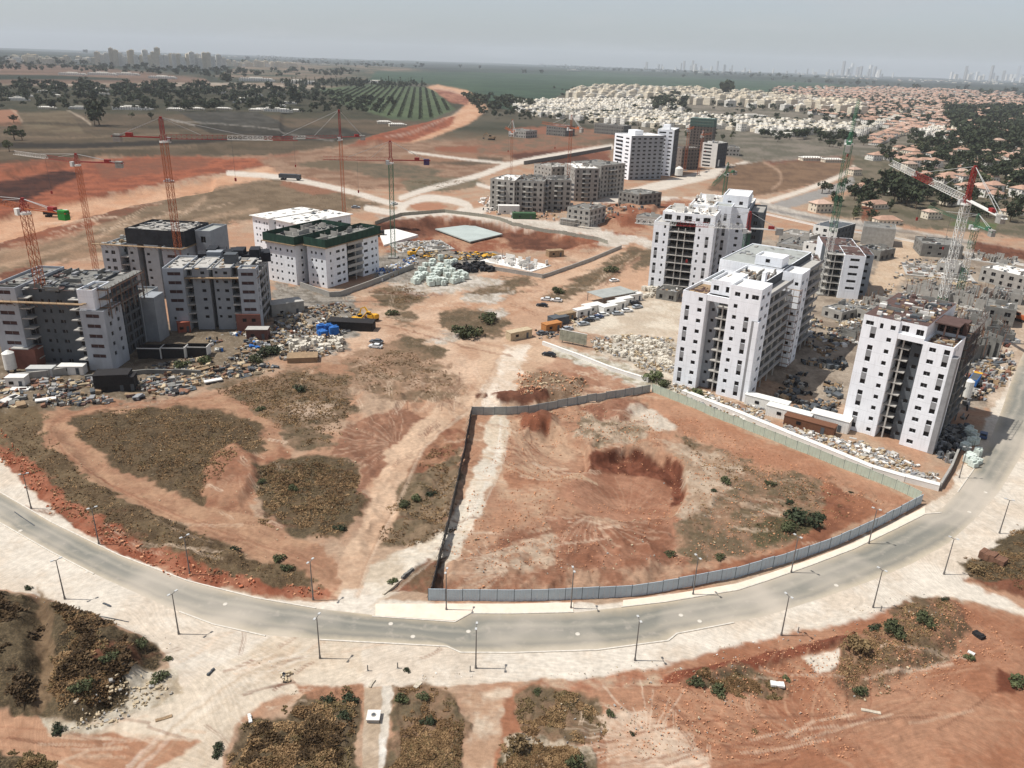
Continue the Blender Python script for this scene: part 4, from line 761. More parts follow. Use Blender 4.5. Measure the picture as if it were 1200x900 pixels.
b = Bld('grey and white block with brown clad lower storeys at its right front corner', 'apartment block', (-116.3,249.9), math.radians(5.8), fh=3.05); b.dm = m_lw
b.block(0,6.6,0,18,0,21.8, F=[(3.6,4.2,1.0,1.15,range(3,7),'r'),(2.2,.8,1,1,[1]),(3.9,2.6,1.0,1.1,[2],'r')], rm=m_slab, Lf=[(5,1.3,1,1.2,f7),(12,1.3,1,1.2,f7)])
b.block(6.6,8.8,4,18,0,21, F=[(1.1,1.6,.4,2.1,f7)], mt=m_dgrey, rm=m_slab, par=.1); b.slabs(6.62,8.78,.6,3.98,0,19)
b.block(8.8,14.2,1.8,18,0,21.6, F=[(3.4,1.3,1,1,f7)], mt=m_grey, rm=m_slab, par=.3); b.block(14.2,15.6,5,18,0,21, mt=m_dgrey, rm=m_slab, par=.1)
b.block(15.6,21.4,1.8,18,0,21.6, F=[(1.1,.9,1.2,.9,f7),(4.0,1.3,1,1,f7)], mt=m_grey, rm=m_slab, par=.3); b.block(21.4,24.2,4,18,0,21, F=[(1.4,2,.4,2.1,f7)], mt=m_dgrey, rm=m_slab, par=.1); b.slabs(21.42,24.18,.6,3.98,0,19)
b.block(24.2,30,0,5,0,21.8, F=[(2.9,4.0,1.0,1.15,range(2,7),'r')], R=[(2.6,1.4,.8,1.6,range(2,7),'r')], rm=m_slab); b.w.box(22.2,30.2,-.8,-.02,0,6.2,m_brick); b.pane(25,-.84,3.6,0,1.3,1.1,m_hole); b.pane(28,-.84,3.6,0,1.3,1.1,m_hole); b.pane(28,-.84,1,0,1.3,1.1,m_hole)
b.block(24.2,27,5.02,18,0,21.4, R=[(a,2.6,.4,2.2,range(1,7)) for a in (2.2,5.6,9,11.4)], mt=m_dgrey, rm=m_slab, par=.1); b.slabs(27.02,30,5.4,17.6,0,20, posts=[(29.8,9.5),(29.8,13.6),(29.8,17.3)], mt=m_conc2, railing='Rg')
b.block(8,27,18.02,34,0,19, mt=m_grey, rm=m_conc2); ledge(b,8,29,1.6,5,18.2); b.w.box(9,14,20,24,19,22.6,m_grey); b.w.box(18,22,8,12,21.5,24.6,m_dgrey)
nb = MB()
for k in range(9): nb.obox((7+2.6*k, 22+b.rs.random()*6, 18.4), 3.4, 4+b.rs.random()*3, 3.2+2*b.rs.random(), b.rs.random()*.4, m_bnet)
nb.obj('netted_formwork', b.r, kind='stuff'); b.clutter(1,29,1,17,21.2,90,[m_slab,m_timber,m_conc,m_dgrey],2.6,.8); b.clutter(8,26,19,33,18.5,50,[m_bnet,m_conc2,m_dgrey],2.6,1.5); b.done()

b = Bld('block wrapped in black netting round its top, behind the two nearest left blocks', 'apartment block', (-156.9,290.2), math.radians(-6.8), fh=3.05); b.dm = m_lw
b.block(0,7,0,20,0,19.6, F=[(2,1.3,1,1.1,range(6)),(4.6,1.6,.8,1.4,range(6))], R=[(4,1.3,1,1.2,range(6))]); b.block(7,10,4,20,0,19, mt=m_dgrey); b.slabs(7.02,9.98,.5,3.98,0,18)
b.block(10,14,1,20,0,20.2, F=[(1.5,1.2,1,1,range(1,6))], mt=m_grey); b.block(14,17,4,20,0,20, mt=m_dgrey); b.block(17,22.5,.6,20,0,20.2, F=[(1.4,1.2,1,1,range(1,6))], mt=m_grey); b.block(22.5,25,4,20,0,20,F=[(1.2,1.8,.4,2.1,f7)], mt=m_dgrey)
b.block(25,33,-1,20,0,20.2, F=[(4,4.2,1,1.1,range(1,6),'r')], R=[(4,1.3,1,1.2,range(6)),(12,1.3,1,1.2,range(6))]); ledge(b,-1,33,-.8,10,19.9)
b.block(10,33.5,1,20,20.24,26, mt=m_bnet, rm=m_conc, par=.8); b.block(34,40,8,22,14,25.2, F=[(3,2,.5,2.4,range(2,4))], mt=m_grey); b.w.box(34,40,8,22,0,13.9,m_grey)
b.clutter(10.5,33,1.5,19.5,25.3,90,[m_conc,m_dgrey,m_slab],2.6,.9); b.clutter(0,9,1,19,19.2,30,[m_slab,m_timber]); b.done()

def end_cols(n, f): return [(a, 1.0, 1.0, 1.1, f) for a in n]
b = Bld('white five storey block with a band of green safety netting round its roof', 'apartment block', (-76.6,308.5), math.radians(61.8), fh=3.1)
f5 = range(1, 5); fl5 = range(0, 5)
b.block(0,13,0,9.7,0,16.6, F=[(3,1.0,1,1.1,fl5),(7.6,2.4,1,1.1,fl5),(10.8,1.6,1,1.1,fl5)], Lf=end_cols((2.4,4.6,7.6),fl5), par=.1); b.block(13,23,4.5,9.7,0,16.6, F=[(a,2.3,.3,2.2,fl5) for a in (2,5,8)], mt=m_dgrey, par=.1); b.slabs(13.02,22.98,-.6,4.48,0,16, posts=[(18,-.3)], railing='F')
b.block(23,34,0,9.7,0,16.6, F=[(2.4,2.6,1,1.1,fl5),(6.8,1.4,1,1.1,fl5),(9.4,.9,1,1.1,fl5)], R=[(4,1.3,1,1.1,fl5)], par=.1)
b.block(5,34,9.72,13,0,16.2, mt=m_dgrey); b.block(-3.5,30,13.02,28.5,0,16.6, F=[(4,1.3,1,1.1,fl5)], Lf=end_cols((2.2,5,7.6,11.4,13.6),fl5), par=.1)
for (u0,u1,v0,v1) in ((-.9,34.9,-.9,10.4),(-4.4,30.9,12.3,29.4)):
    b.w.box(u0-.5,u1+.5,v0-.5,v1+.5,16.62,16.95,m_timber)
    nb = MB()
    for q in ((u0,u1,v0,v0+.12),(u0,u1,v1-.12,v1),(u0,u0+.12,v0+.14,v1-.14),(u1-.12,u1,v0+.14,v1-.14)): nb.box(q[0],q[1],q[2],q[3],16.96,20.2,m_net)
    nb.obj('safety_netting', b.r)
b.roof.box(0,34,0,9.5,17,18.6,m_conc2); b.roof.box(-3.5,30,13.2,28.3,17,18.4,m_conc2); b.walls(1,33,.5,9,18.6,12,1.8); b.walls(-3,29,14,28,18.4,16,1.8); b.clutter(1,33,.5,9,18.6,60,[m_conc,m_dgrey,m_slab,m_net],2,1); b.clutter(-3,29,14,28,18.4,70,[m_conc,m_dgrey,m_net,m_bnet],2,1.2); b.done()

b = Bld('white block with a bright flat screed roof behind the green netted block', 'apartment block', (-116.6,365.7), math.radians(55.4), fh=3.1)
b.block(0,30,0,11.8,0,16.4, F=[(4,1.4,1,1.1,fl5),(12,2.4,1,1.1,fl5)], Lf=end_cols((2.5,5,8.4,10.4),fl5), rm=m_roofw, par=.1); b.block(6,30,-4,-.02,0,16, mt=m_dgrey, rm=m_roofw, par=.1)
b.block(1,34,-19,-4.02,0,16.4, F=[(4,1.4,1,1.1,fl5),(9,2.2,1,1.1,fl5),(16,4.4,.5,2,fl5),(26,2.4,1,1.1,fl5)], Lf=end_cols((2.5,5,9,12.6),fl5), rm=m_roofw, par=.1)
b.w.box(-1,31,-1,12.8,16.42,16.72,m_roofw); b.w.box(0,35,-20,-3,16.44,16.75,m_roofw); b.clutter(0,33,-19,12,16.75,50,[m_white2,m_conc,m_dgrey],3,.6); b.done()

# --- concrete frames and blocks farther off
def frame_block(label, pa, pb, depth_, floors, mt=None, cols=None, cat='unfinished building', group=None, rm=None, side='o', fh=3.1, mR=None, clut=20, extra=None):
    o, ang = FR(pa, pb); A = G(*pa); Bq = G(*pb); Lw = math.hypot(Bq[0]-A[0], Bq[1]-A[1]); b = Bld(label, cat, o, ang, group, 'unfinished_building' if 'unfinished' in cat else 'apartment_building', fh=fh); mt = mt or m_conc; zt = floors*fh+.6; fl = range(floors)
    if cols is None: n = max(1, int(Lw/3.6)); cols = [((k+.5)*Lw/n, 2.0 if k % 2 else 1.3, .6, 1.7, fl) for k in range(n)]
    n = max(1, int(depth_/4.2)); R = [((k+.5)*depth_/n, 2.2, .5, 1.9, fl) for k in range(n)]
    b.block(0, Lw, 0, depth_, 0, zt, F=cols, R=R, Lf=[((k+.5)*depth_/n, 1.3, .9, 1.2, fl) for k in range(n)], mt=mt, mR=mR, rm=rm or m_conc2, par=.4)
    if clut: b.walls(1, Lw-1, 1, depth_-1, zt-.4, max(3, int(clut/5)), 2.2, mt); b.clutter(1, Lw-1, 1, depth_-1, zt-.4, clut, W_, 2.6, 1)
    if extra: extra(b, Lw, zt)
    b.done(); return b
def slabby(b, Lw, zt): b.slabs(Lw*.30, Lw*.62, -2.2, -.02, 0, zt-1); b.slabs(Lw+.02, Lw+2.2, 3, 12, 0, zt-1)
frame_block('raw concrete frame building with a white slab roof, leftmost of the far grey row', (574,245),(602,248), 26, 6, rm=m_roofw, extra=slabby)
frame_block('raw concrete frame building with a green container in front of it', (603,247),(636,249), 24, 6, extra=slabby, clut=50)
frame_block('ragged concrete frame building third from the left of the far grey row', (640,246),(668,247), 22, 6, extra=slabby, clut=50)
frame_block('taller concrete frame building with pale slab roof, left of the last grey one', (672,236),(700,236), 30, 7, rm=m_roofw, extra=slabby)
frame_block('grey concrete building at the right end of the far grey row', (702,232),(730,228), 28, 7, extra=slabby)
frame_block('small grey concrete building behind the ragged frame buildings', (645,228),(672,226), 22, 6, rm=m_conc)
b2c = lambda L_, fl: [(L_*.3, L_*.42, .9, 1.4, fl), (L_*.78, L_*.2, .9, 1.2, fl)]
def tower2(label, pa, pb, D, floors, mF, mR, clut=10):
    o, ang = FR(pa, pb); A, Bq = G(*pa), G(*pb); Lw = math.dist(A, Bq); b = Bld(label, 'apartment tower', o, ang, None, 'apartment_tower', fh=3.1); zt = floors*3.1+1; fl = range(floors)
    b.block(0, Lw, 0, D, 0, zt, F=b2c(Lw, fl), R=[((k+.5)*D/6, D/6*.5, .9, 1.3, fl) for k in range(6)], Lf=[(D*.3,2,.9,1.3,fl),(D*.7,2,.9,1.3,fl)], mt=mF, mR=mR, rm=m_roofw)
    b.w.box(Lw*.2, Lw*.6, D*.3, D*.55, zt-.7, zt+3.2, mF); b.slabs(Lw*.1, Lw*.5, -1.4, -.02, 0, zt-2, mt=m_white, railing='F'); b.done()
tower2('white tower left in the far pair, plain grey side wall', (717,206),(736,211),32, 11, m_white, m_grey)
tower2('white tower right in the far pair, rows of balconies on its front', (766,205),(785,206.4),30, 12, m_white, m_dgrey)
def netting(b, Lw, zt):
    nb = MB(); nb.box(-.6, Lw+.6, -.8, 14, zt-5, zt+3.5, mat('teal_netting', (96,124,116), var=.3)); nb.obj('safety_netting', b.r); b.frames(-1, Lw+1, -1.4, 12, 0, zt+4, 3, 3.2, m_conc2)
frame_block('far tower under red scaffolding with teal netting at its top', (806,176),(832,178), 16, 10, mt=mat('rusty_formwork', (124,114,106), var=.4), extra=netting)
frame_block('round cornered grey tower rightmost of the far towers', (820,195),(838,197), 22, 7, cols=[(6,8,.9,1.4,range(7)),(15,4,.9,1.4,range(7))], mt=m_white2, mR=m_dgrey)
frame_block('rust coloured frame building between the far white tower and the grey one', (797,199),(818,198), 14, 6, mt=mat('rusty_formwork', (124,114,106)), extra=lambda b,L_,z: b.frames(0,L_,-1,10,0,z+2,3,3,m_conc2))
def stages(b, Lw, zt): b.w.box(-2,Lw*.5,-5,-.02,0,3.4,m_conc); b.frames(-2,Lw+2,-6,10,0,7,2.6,2.2,m_lgrey)
frame_block('low grey concrete building in scaffold beside the red earth heap', (664,262),(690,266), 20, 3, extra=stages, clut=30)
frame_block('low dark grey concrete building below the far white towers', (724,241),(748,246), 22, 3, mt=m_conc2, rm=m_conc2, clut=12)
frame_block('low concrete storey on posts left of the wide balcony tower', (745,262),(778,267), 12, 1, fh=4.6, mt=m_conc, clut=12)
frame_block('two storey concrete shell with square holes left of the white lattice mast', (1078,300),(1126,304), 20, 2, mt=m_conc2, cols=[(a,1.6,1.2,1.3,range(2)) for a in range(4,30,5)], rm=m_conc2)
frame_block('pale concrete shell at the far right edge beside red soil', (1146,329),(1198,342), 16, 2, mt=m_conc, rm=m_roofw)
frame_block('plain grey concrete block beside the suburb road', (1008,286),(1046,290), 18, 3, mt=m_conc, cols=[(22,1.6,6.2,1.2,[0])], clut=4)
frame_block('low block with dark flat roof behind the green crane mast', (950,284),(978,289), 24, 3, mt=m_white2, mR=m_dgrey, rm=m_dgrey, clut=4)
frame_block('low terraced concrete building left of the brown roofed block', (908,300),(944,306), 22, 2, mt=m_conc, clut=30)
frame_block('half built concrete shell between the tall white tower and the brown roofed block', (962,370),(985,377), 14, 1, mt=m_conc, clut=30)
def room_maze(label, pa, pb, D, h, n, seed, cat='foundation works', mt=None, base=None):
    o, ang = FR(pa, pb); Lw = math.dist(G(*pa), G(*pb)); b = Bld(label, cat, o, ang, None, 'foundation_works'); b.rs = random.Random(seed)
    b.roof.box(-1, Lw+1, -1, D+1, 0, .35, base or m_slab); b.walls(0, Lw, 0, D, .35, n, h, mt or m_conc)
    for k in range(int(n*.6)): x = b.rs.uniform(0, Lw); y = b.rs.uniform(0, D); b.clut.beam((x, y, .3), (x, y, h+b.rs.random()*2), .12, m_steel)
    b.clutter(0, Lw, 0, D, .36, n*4, [m_timber,m_conc,m_conc,m_white2,m_steel,m_strip,m_lgrey], 2.6, 1.3); b.done()
room_maze('maze of new concrete walls and rust red rods right of the yellow props', (1058,345),(1112,358), 18, 5.0, 44, 1)
room_maze('concrete walls of a ground floor right of the green crane foot', (1108,356),(1164,368), 22, 5.5, 46, 2)
room_maze('deck strewn with orange and yellow shuttering near the sandy lane', (1064,322),(1140,330), 26, 1.6, 34, 3)
room_maze('dark unfinished storey behind the rightmost white tower', (1136,430),(1176,424), 26, 8, 60, 4, mt=m_conc2, base=m_dgrey)
room_maze('white concrete deck with low white rooms and a stub wall', (566,306),(622,318), 14, 2.6, 16, 5, mt=m_white2, base=m_roofw)
room_maze('foundation strips in red soil left of the timber stacks', (470,296),(530,292), 20, .8, 40, 6)

for lb, pa, pb, D, fl_, h_, kw in [
 ('low grey concrete shell just behind the brown roofed block at its right', (1003,300),(1030,306), 14, 1, 4.5, dict(mt=m_conc2)),
 ('pale flat concrete deck building right of the sandy lane end', (1096,318),(1122,322), 12, 1, 4, dict(mt=m_slab, rm=m_slab)),
 ('low pale concrete shell below the red soil at the right edge', (1160,352),(1196,358), 10, 1, 4, dict(mt=m_conc)),
 ('grey concrete storey right of the concrete room maze', (1150,378),(1186,384), 14, 2, 3.1, dict(mt=m_conc2)),
 ('small dark concrete core left of the room maze', (1040,368),(1056,374), 8, 1, 4, dict(mt=m_conc2)),
 ('raw concrete basement walls between the tall white tower and the lane', (1000,372),(1024,380), 12, 1, 3.4, dict(mt=m_conc)),
 ('terraced grey slab left of the low dark roofed block', (912,284),(946,290), 16, 1, 5, dict(mt=m_conc, rm=m_conc)),
 ('pale slab deck in front of the dark roofed low block', (900,312),(936,320), 14, 1, 4, dict(mt=m_slab, rm=m_slab)),
 ('white annex storey left of the green crane mast', (938,306),(958,311), 10, 3, 3.1, dict(mt=m_white2, rm=m_roofb)),
 ('concrete ground storey at the foot of the balcony tower', (768,350),(792,354), 8, 1, 3.4, dict(mt=m_conc2)),
 ('low concrete walls beyond the pit at the long road wall', (604,222),(640,226), 20, 1, 5, dict(mt=m_conc2)),
 ('small grey concrete house far off beyond the stripped plots', (596,160),(616,162), 24, 2, 4, dict(mt=m_conc)),
 ('second small grey concrete house beyond the stripped plots', (640,158),(662,160), 24, 3, 4, dict(mt=m_conc2)),
 ('dark concrete shell row beyond the stripped plots', (696,156),(730,159), 22, 3, 4, dict(mt=m_conc2)),
 ('low concrete frame behind the far grey tower', (846,182),(866,183), 20, 2, 4, dict(mt=m_conc))]:
    frame_block(lb, pa, pb, D, fl_, fh=h_, clut=26, **kw)
room_maze('raw walls and rods at the foot of the brown roofed block', (1006,356),(1040,364), 14, 3.2, 26, 7)
room_maze('grey foundation cells at the right edge below the orange excavator', (1150,398),(1192,402), 18, 3.4, 40, 8, mt=m_conc2)
room_maze('low retaining cells left of the low dark roofed block', (884,296),(905,304), 16, 2.6, 20, 9)

room_maze('grey concrete cells between the room maze and the right edge', (1118,386),(1158,392), 16, 5, 44, 10)
room_maze('low formwork bays right of the lane debris', (976,394),(1004,402), 12, 3, 26, 11, mt=m_conc2)
room_maze('pale formwork bays before the concrete shell with square holes', (1136,304),(1184,312), 14, 3, 34, 12)
room_maze('dark storey of props right of the rightmost tower roof', (1118,412),(1150,410), 16, 9, 50, 13, mt=m_conc2, base=m_dgrey)
# ------------------------------------------------------------------ tower cranes
def lattice(mb, p, q, w_, step, mt, t=.16, tri=False, mts=None):
    t *= .66
    """square (or triangular) truss from p to q; mts = list of (fraction, material) bands"""
    p = Vector(p); q = Vector(q); d = (q-p); Ln = d.length; d.normalize(); up = Vector((0,0,1)) if abs(d.z) < .9 else Vector((0,1,0))
    a = d.cross(up).normalized(); b = a.cross(d).normalized(); n = max(1, int(Ln/step))
    cs = [(-.5,-.5),(.5,-.5),(0,.55)] if tri else [(-.5,-.5),(.5,-.5),(.5,.5),(-.5,.5)]; k = len(cs)
    def M_(f):
        if not mts: return mt
        for fr_, m in mts:
            if f <= fr_: return m
        return mts[-1][1]
    for i in range(n):
        A = p+d*(Ln*i/n); B = p+d*(Ln*(i+1)/n); m = M_((i+.5)/n); C0 = [A+a*(c[0]*w_)+b*(c[1]*w_) for c in cs]; C1 = [B+a*(c[0]*w_)+b*(c[1]*w_) for c in cs]
        for j in range(k):
            mb.beam(C0[j], C1[j], t, m); j2 = (j+1) % k; mb.beam(C0[j], C1[j2], t*.6, m)
            if not (tri): mb.beam(C0[j2], C1[j], t*.5, m)
            mb.beam(C0[j], C0[j2], t*.6, m)
def crane(label, base, jz, apex, ja, jl, ca, cl, mast, head, jibm, jdz=0, cdz=0, mw=1.8, jw=1.4, t=.17, cab=None, cwm=None, tie=True):
    x, y = G(*base); r = thing('tower_crane', label, 'tower crane', (x, y, 0)); mb = MB(); mb.box(-2.2,2.2,-2.2,2.2,-.3,.6,m_conc); mb.obj('base', r)
    mb = MB(); lattice(mb, (0,0,.6), (0,0,jz-1.5), mw, 2.6, None, t, mts=mast); mb.obj('mast', r)
    mb = MB(); mb.cyl((0,0,jz-1.5), (0,0,jz-.9), mw*.75, n=10, mat=m_whitep); lattice(mb, (0,0,jz-.9), (0,0,jz+1.2), mw*.8, 1.1, head, t); mb.obj('slewing_ring', r)
    if apex > jz+2:
        mb = MB(); lattice(mb, (0,0,jz+1.2), (0,0,apex-.6), mw*.55, 1.4, head, t); mb.box(-.4,.4,-.4,.4,apex-.7,apex,head); mb.obj('tower_head', r)
    cj, sj = math.cos(math.radians(ja)), math.sin(math.radians(ja)); cc, sc_ = math.cos(math.radians(ca)), math.sin(math.radians(ca))
    J = lambda f, z=0: (cj*jl*f, sj*jl*f, jz+.5+jdz*f+z)
    mb = MB(); lattice(mb, (cj*1.0, sj*1.0, jz+.5), J(1), jw, 1.7, None, t*.7, tri=True, mts=jibm); mb.obj('jib', r)
    Cp = lambda f, z=0: (cc*cl*f, sc_*cl*f, jz+.2+cdz*f+z)
    mb = MB(); nx, ny = -sc_*.7, cc*.7
    for s_ in (-1, 1): mb.beam((cc*1+nx*s_, sc_*1+ny*s_, jz+.2), (Cp(1)[0]+nx*s_, Cp(1)[1]+ny*s_, Cp(1)[2]), .3, jibm[0][1])
    mb.add([(cc*1+nx, sc_*1+ny, jz+.1), (cc*1-nx, sc_*1-ny, jz+.1), (Cp(1)[0]-nx, Cp(1)[1]-ny, Cp(1)[2]-.1), (Cp(1)[0]+nx, Cp(1)[1]+ny, Cp(1)[2]-.1)], [(0,1,2,3)], m_lgrey); mb.obj('counter_jib', r)
    mb = MB(); mb.obox(Cp(.9, -1.9), 2.6, 1.7, 2.6, math.radians(ca), cwm or m_conc); mb.obox(Cp(.66, .1), 2.2, 1.3, 1.2, math.radians(ca), head); mb.obj('counterweight', r)
    mb = MB(); mb.obox((cj*1.3-sj*1.3, sj*1.3+cj*1.3, jz-1.7), 1.5, 1.2, 1.9, math.radians(ja), cab or m_lgrey); mb.obox((cj*1.9-sj*1.3, sj*1.9+cj*1.3, jz-1.2), .5, 1.0, 1.1, math.radians(ja), m_hole); mb.obj('cab', r)
    if tie and apex > jz+2:
        mb = MB(); mb.beam((0,0,apex-.3), J(.62,.7), .12, m_lgrey); mb.beam((0,0,apex-.3), J(.28,.7), .1, m_lgrey)
        for s_ in (-1, 1): mb.beam((0,0,apex-.3), (Cp(.92)[0]+nx*s_, Cp(.92)[1]+ny*s_, Cp(.92)[2]), .12, m_lgrey)
        mb.obj('tie_bar', r)
    h = J(.5); mb = MB(); mb.beam((h[0],h[1],h[2]-.6), (h[0],h[1],h[2]-14), .06, m_dgrey); mb.obox((h[0],h[1],h[2]-15.2), .6, .5, 1.2, 0, m_redp); mb.obj('hoist_hook', r)
O1 = [(1, m_orange)]; wr = [(.2,m_redp),(.45,m_redp),(.66,m_whitep),(1,m_redp)]
crane('orange tower crane rising behind the block with black netting, red and white jib', (217,352), 59.3, 66.5, 10, 46, 180, 18, O1, m_redp, [(.45,m_redp),(.8,m_whitep),(1,m_redp)], mw=2.0, t=.2)
crane('slim orange tower crane behind the leftmost block, jib pointing left', (113,318), 45.1, 48.6, 152, 42, -1, 19, O1, m_redp, [(.45,m_redp),(1,m_whitep)], mw=1.7, t=.17)
crane('orange tower crane in front of the leftmost block, green counterweight', (66,425), 45.9, 49, 148, 40, -20, 16, O1, m_redp, [(1,m_orange)], mw=2.0, t=.19, cwm=mat('green_counterweight', (52,132,58)), cab=m_whitep)
crane('thin orange tower crane behind the white roofed block, jib aimed left', (404,262), 46.9, 61.2, -146, 52, 30, 14, [(.7,m_orange),(1,m_orange)], m_redp, [(.35,m_redp),(.5,m_whitep),(.8,m_redp),(1,m_whitep)], mw=1.6, t=.16)
crane('green masted tower crane with a red head beside the green netted block', (461,302), 44.8, 53.5, 186, 30, 6, 18, [(1,m_greenp)], m_redp, [(1,m_redp)], mw=1.9, t=.2, cwm=mat('purple_counterweight', (78,62,98)))
crane('orange tower crane over the ragged far concrete frames', (664,242), 49.7, 57.5, 118, 38, -62, 14, O1, m_orange, [(1,m_orange)], mw=1.8, t=.2)
crane('faint orange tower crane behind the white slab roof of the far row', (598,232), 44, 52, 100, 30, -80, 12, O1, m_orange, [(1,m_orange)], mw=1.5, t=.13)
crane('short green crane standing in the red field beyond the balcony tower', (846,246), 24, 31, -122, 26, 40, 10, [(1,m_greenp)], m_greenp, [(1,m_greenp)], jdz=-5, mw=2.0, jw=2.2, t=.28)
crane('tall green tower crane with white lower mast behind the brown roofed block', (962,345), 62.9, 66, 67, 34, -113, 12, [(.42,m_whitep),(1,m_greenp)], m_greenp, [(1,m_greenp)], jdz=14, cdz=-2, mw=2.2, t=.2, tie=False)
crane('big tower crane with red head and red and white jib at the right', (1092,400), 49.7, 61, 90, 60, -88, 22, [(.35,m_greenp),(1,m_whitep)], m_redp, [(.4,m_whitep),(.66,m_redp),(1,m_whitep)], jdz=4.8, cdz=-2.3, mw=2.2, jw=1.9, t=.24)
crane('green jibbed crane with white mast right of the big red headed crane', (1122,350), 31, 36, 88, 44, -92, 14, [(.45,m_greenp),(.7,m_whitep),(1,m_greenp)], m_greenp, [(1,m_greenp)], mw=2.0, jw=1.1, t=.18)
crane('low crane with red cab and long pale jib before the balcony tower', (863,360), 31.4, 38, 172, 43, -10, 13, [(1,m_greenp)], m_redp, [(.35,m_whitep),(.62,m_redp),(1,m_whitep)], mw=2.0, jw=1.7, t=.2)
crane('slim orange crane left of the teal netted far tower', (802,200), 36, 40, 70, 30, -110, 10, O1, m_orange, [(1,m_orange)], mw=1.8, t=.17)
crane('slim orange crane right of the teal netted far tower', (818,206), 34, 38, 60, 26, -110, 10, O1, m_orange, [(1,m_orange)], mw=1.8, t=.17)

# ------------------------------------------------------------------ street lamps along the ring road
m_pole = mat('galvanised_pole', (112,108,104), rough=.5, var=.1)
def lamp_proto(h=8.0):
    r = thing('street_lamp', 'x', 'street lamp'); mb = MB(); mb.cyl((0,0,-.1),(0,0,h),.13,.07,8,m_pole); mb.cyl((0,0,-.1),(0,0,.5),.2,.17,8,m_pole); mb.obj('pole', r)
    mb = MB(); mb.beam((0,0,h-.05),(0,.55,h+.12),.09,m_pole); mb.beam((0,0,h-.05),(0,-.45,h+.1),.09,m_pole); mb.obj('arm', r)
    for s_ in (.75,-.6): mb = MB(); mb.box(-.16,.16,s_-.25,s_+.25,h+.08,h+.22,m_lgrey); mb.box(-.11,.11,s_-.18,s_+.18,h+.05,h+.079,m_whitep); mb.obj('lamp_head', r)
    return r
lp0 = lamp_proto(); first = True
near_ = [(76,702),(209.5,743),(375,771.5),(557.5,783),(744,774),(915.5,744.5),(1023,712),(1106,673),(1171,625)]; far_ = [(36.7,596),(116,638),(222.5,673),(367,703),(523,715),(669,713),(812,697),(927,671),(1018,637),(1124,560)]
nlab = ['street lamp on the outer verge above the dark scrub at the lower left','street lamp on the outer verge where the dusty track branches off','street lamp on the outer verge left of the manhole chamber','street lamp on the outer verge opposite the corner of the grey fence','street lamp on the outer verge opposite the bay end of the road','street lamp on the outer verge above the strip of red spoil','street lamp on the outer verge beside the scrub patch and side track','street lamp on the outer verge where the pale side road leaves','street lamp at the right end of the outer row, nearest the right edge']
flab = ['street lamp at the left end of the inner row, beside the scrub bank','second street lamp of the inner row from the left edge','third street lamp of the inner row, below the looping dirt track','street lamp of the inner row just left of the dusty entrance','street lamp on the footway right of the dusty entrance','street lamp on the footway before the middle of the blue grey fence','street lamp on the footway below the red excavation','street lamp on the footway before the green scrub in the plot','street lamp near the right end of the blue grey fence','street lamp by the sand spill across the road at the right']
for row, labs, rz in ((near_, nlab, 0), (far_, flab, 0)):
    for p_, lb in zip(row, labs):
        x, y = G(*p_); ang = math.atan2(y-190, x-0)+math.pi/2
        if first: lp0.location = (x, y, 0); lp0.rotation_euler = (0,0,ang); lp0['label'] = lb; lp0['group'] = 'street lamps along the ring road'; first = False
        else: copy_thing(lp0, (x, y, 0), ang, lb, 'street lamps along the ring road')
# bollard stubs and cable covers on the verge
for i, (p_, lb) in enumerate([((466,783),'short stub of pipe beside the round bush on the verge'),((551,787),'thin marker post left of the lamp opposite the fence corner'),((431,786),'thin marker post above the concrete track'),((1032,716),'thin marker post beside the lamp near the scrub patch'),((935,741),'low pipe stub right of the lamp above the red spoil')]):
    x, y = G(*p_); mb = MB(); mb.cyl((0,0,-.1),(0,0,1.1),.09,n=6,mat=m_pole); mb.box(-.16,.16,-.16,.16,-.1,.06,m_conc); mb.obj('marker_post', loc=(x,y,0), label=lb, category='marker post')

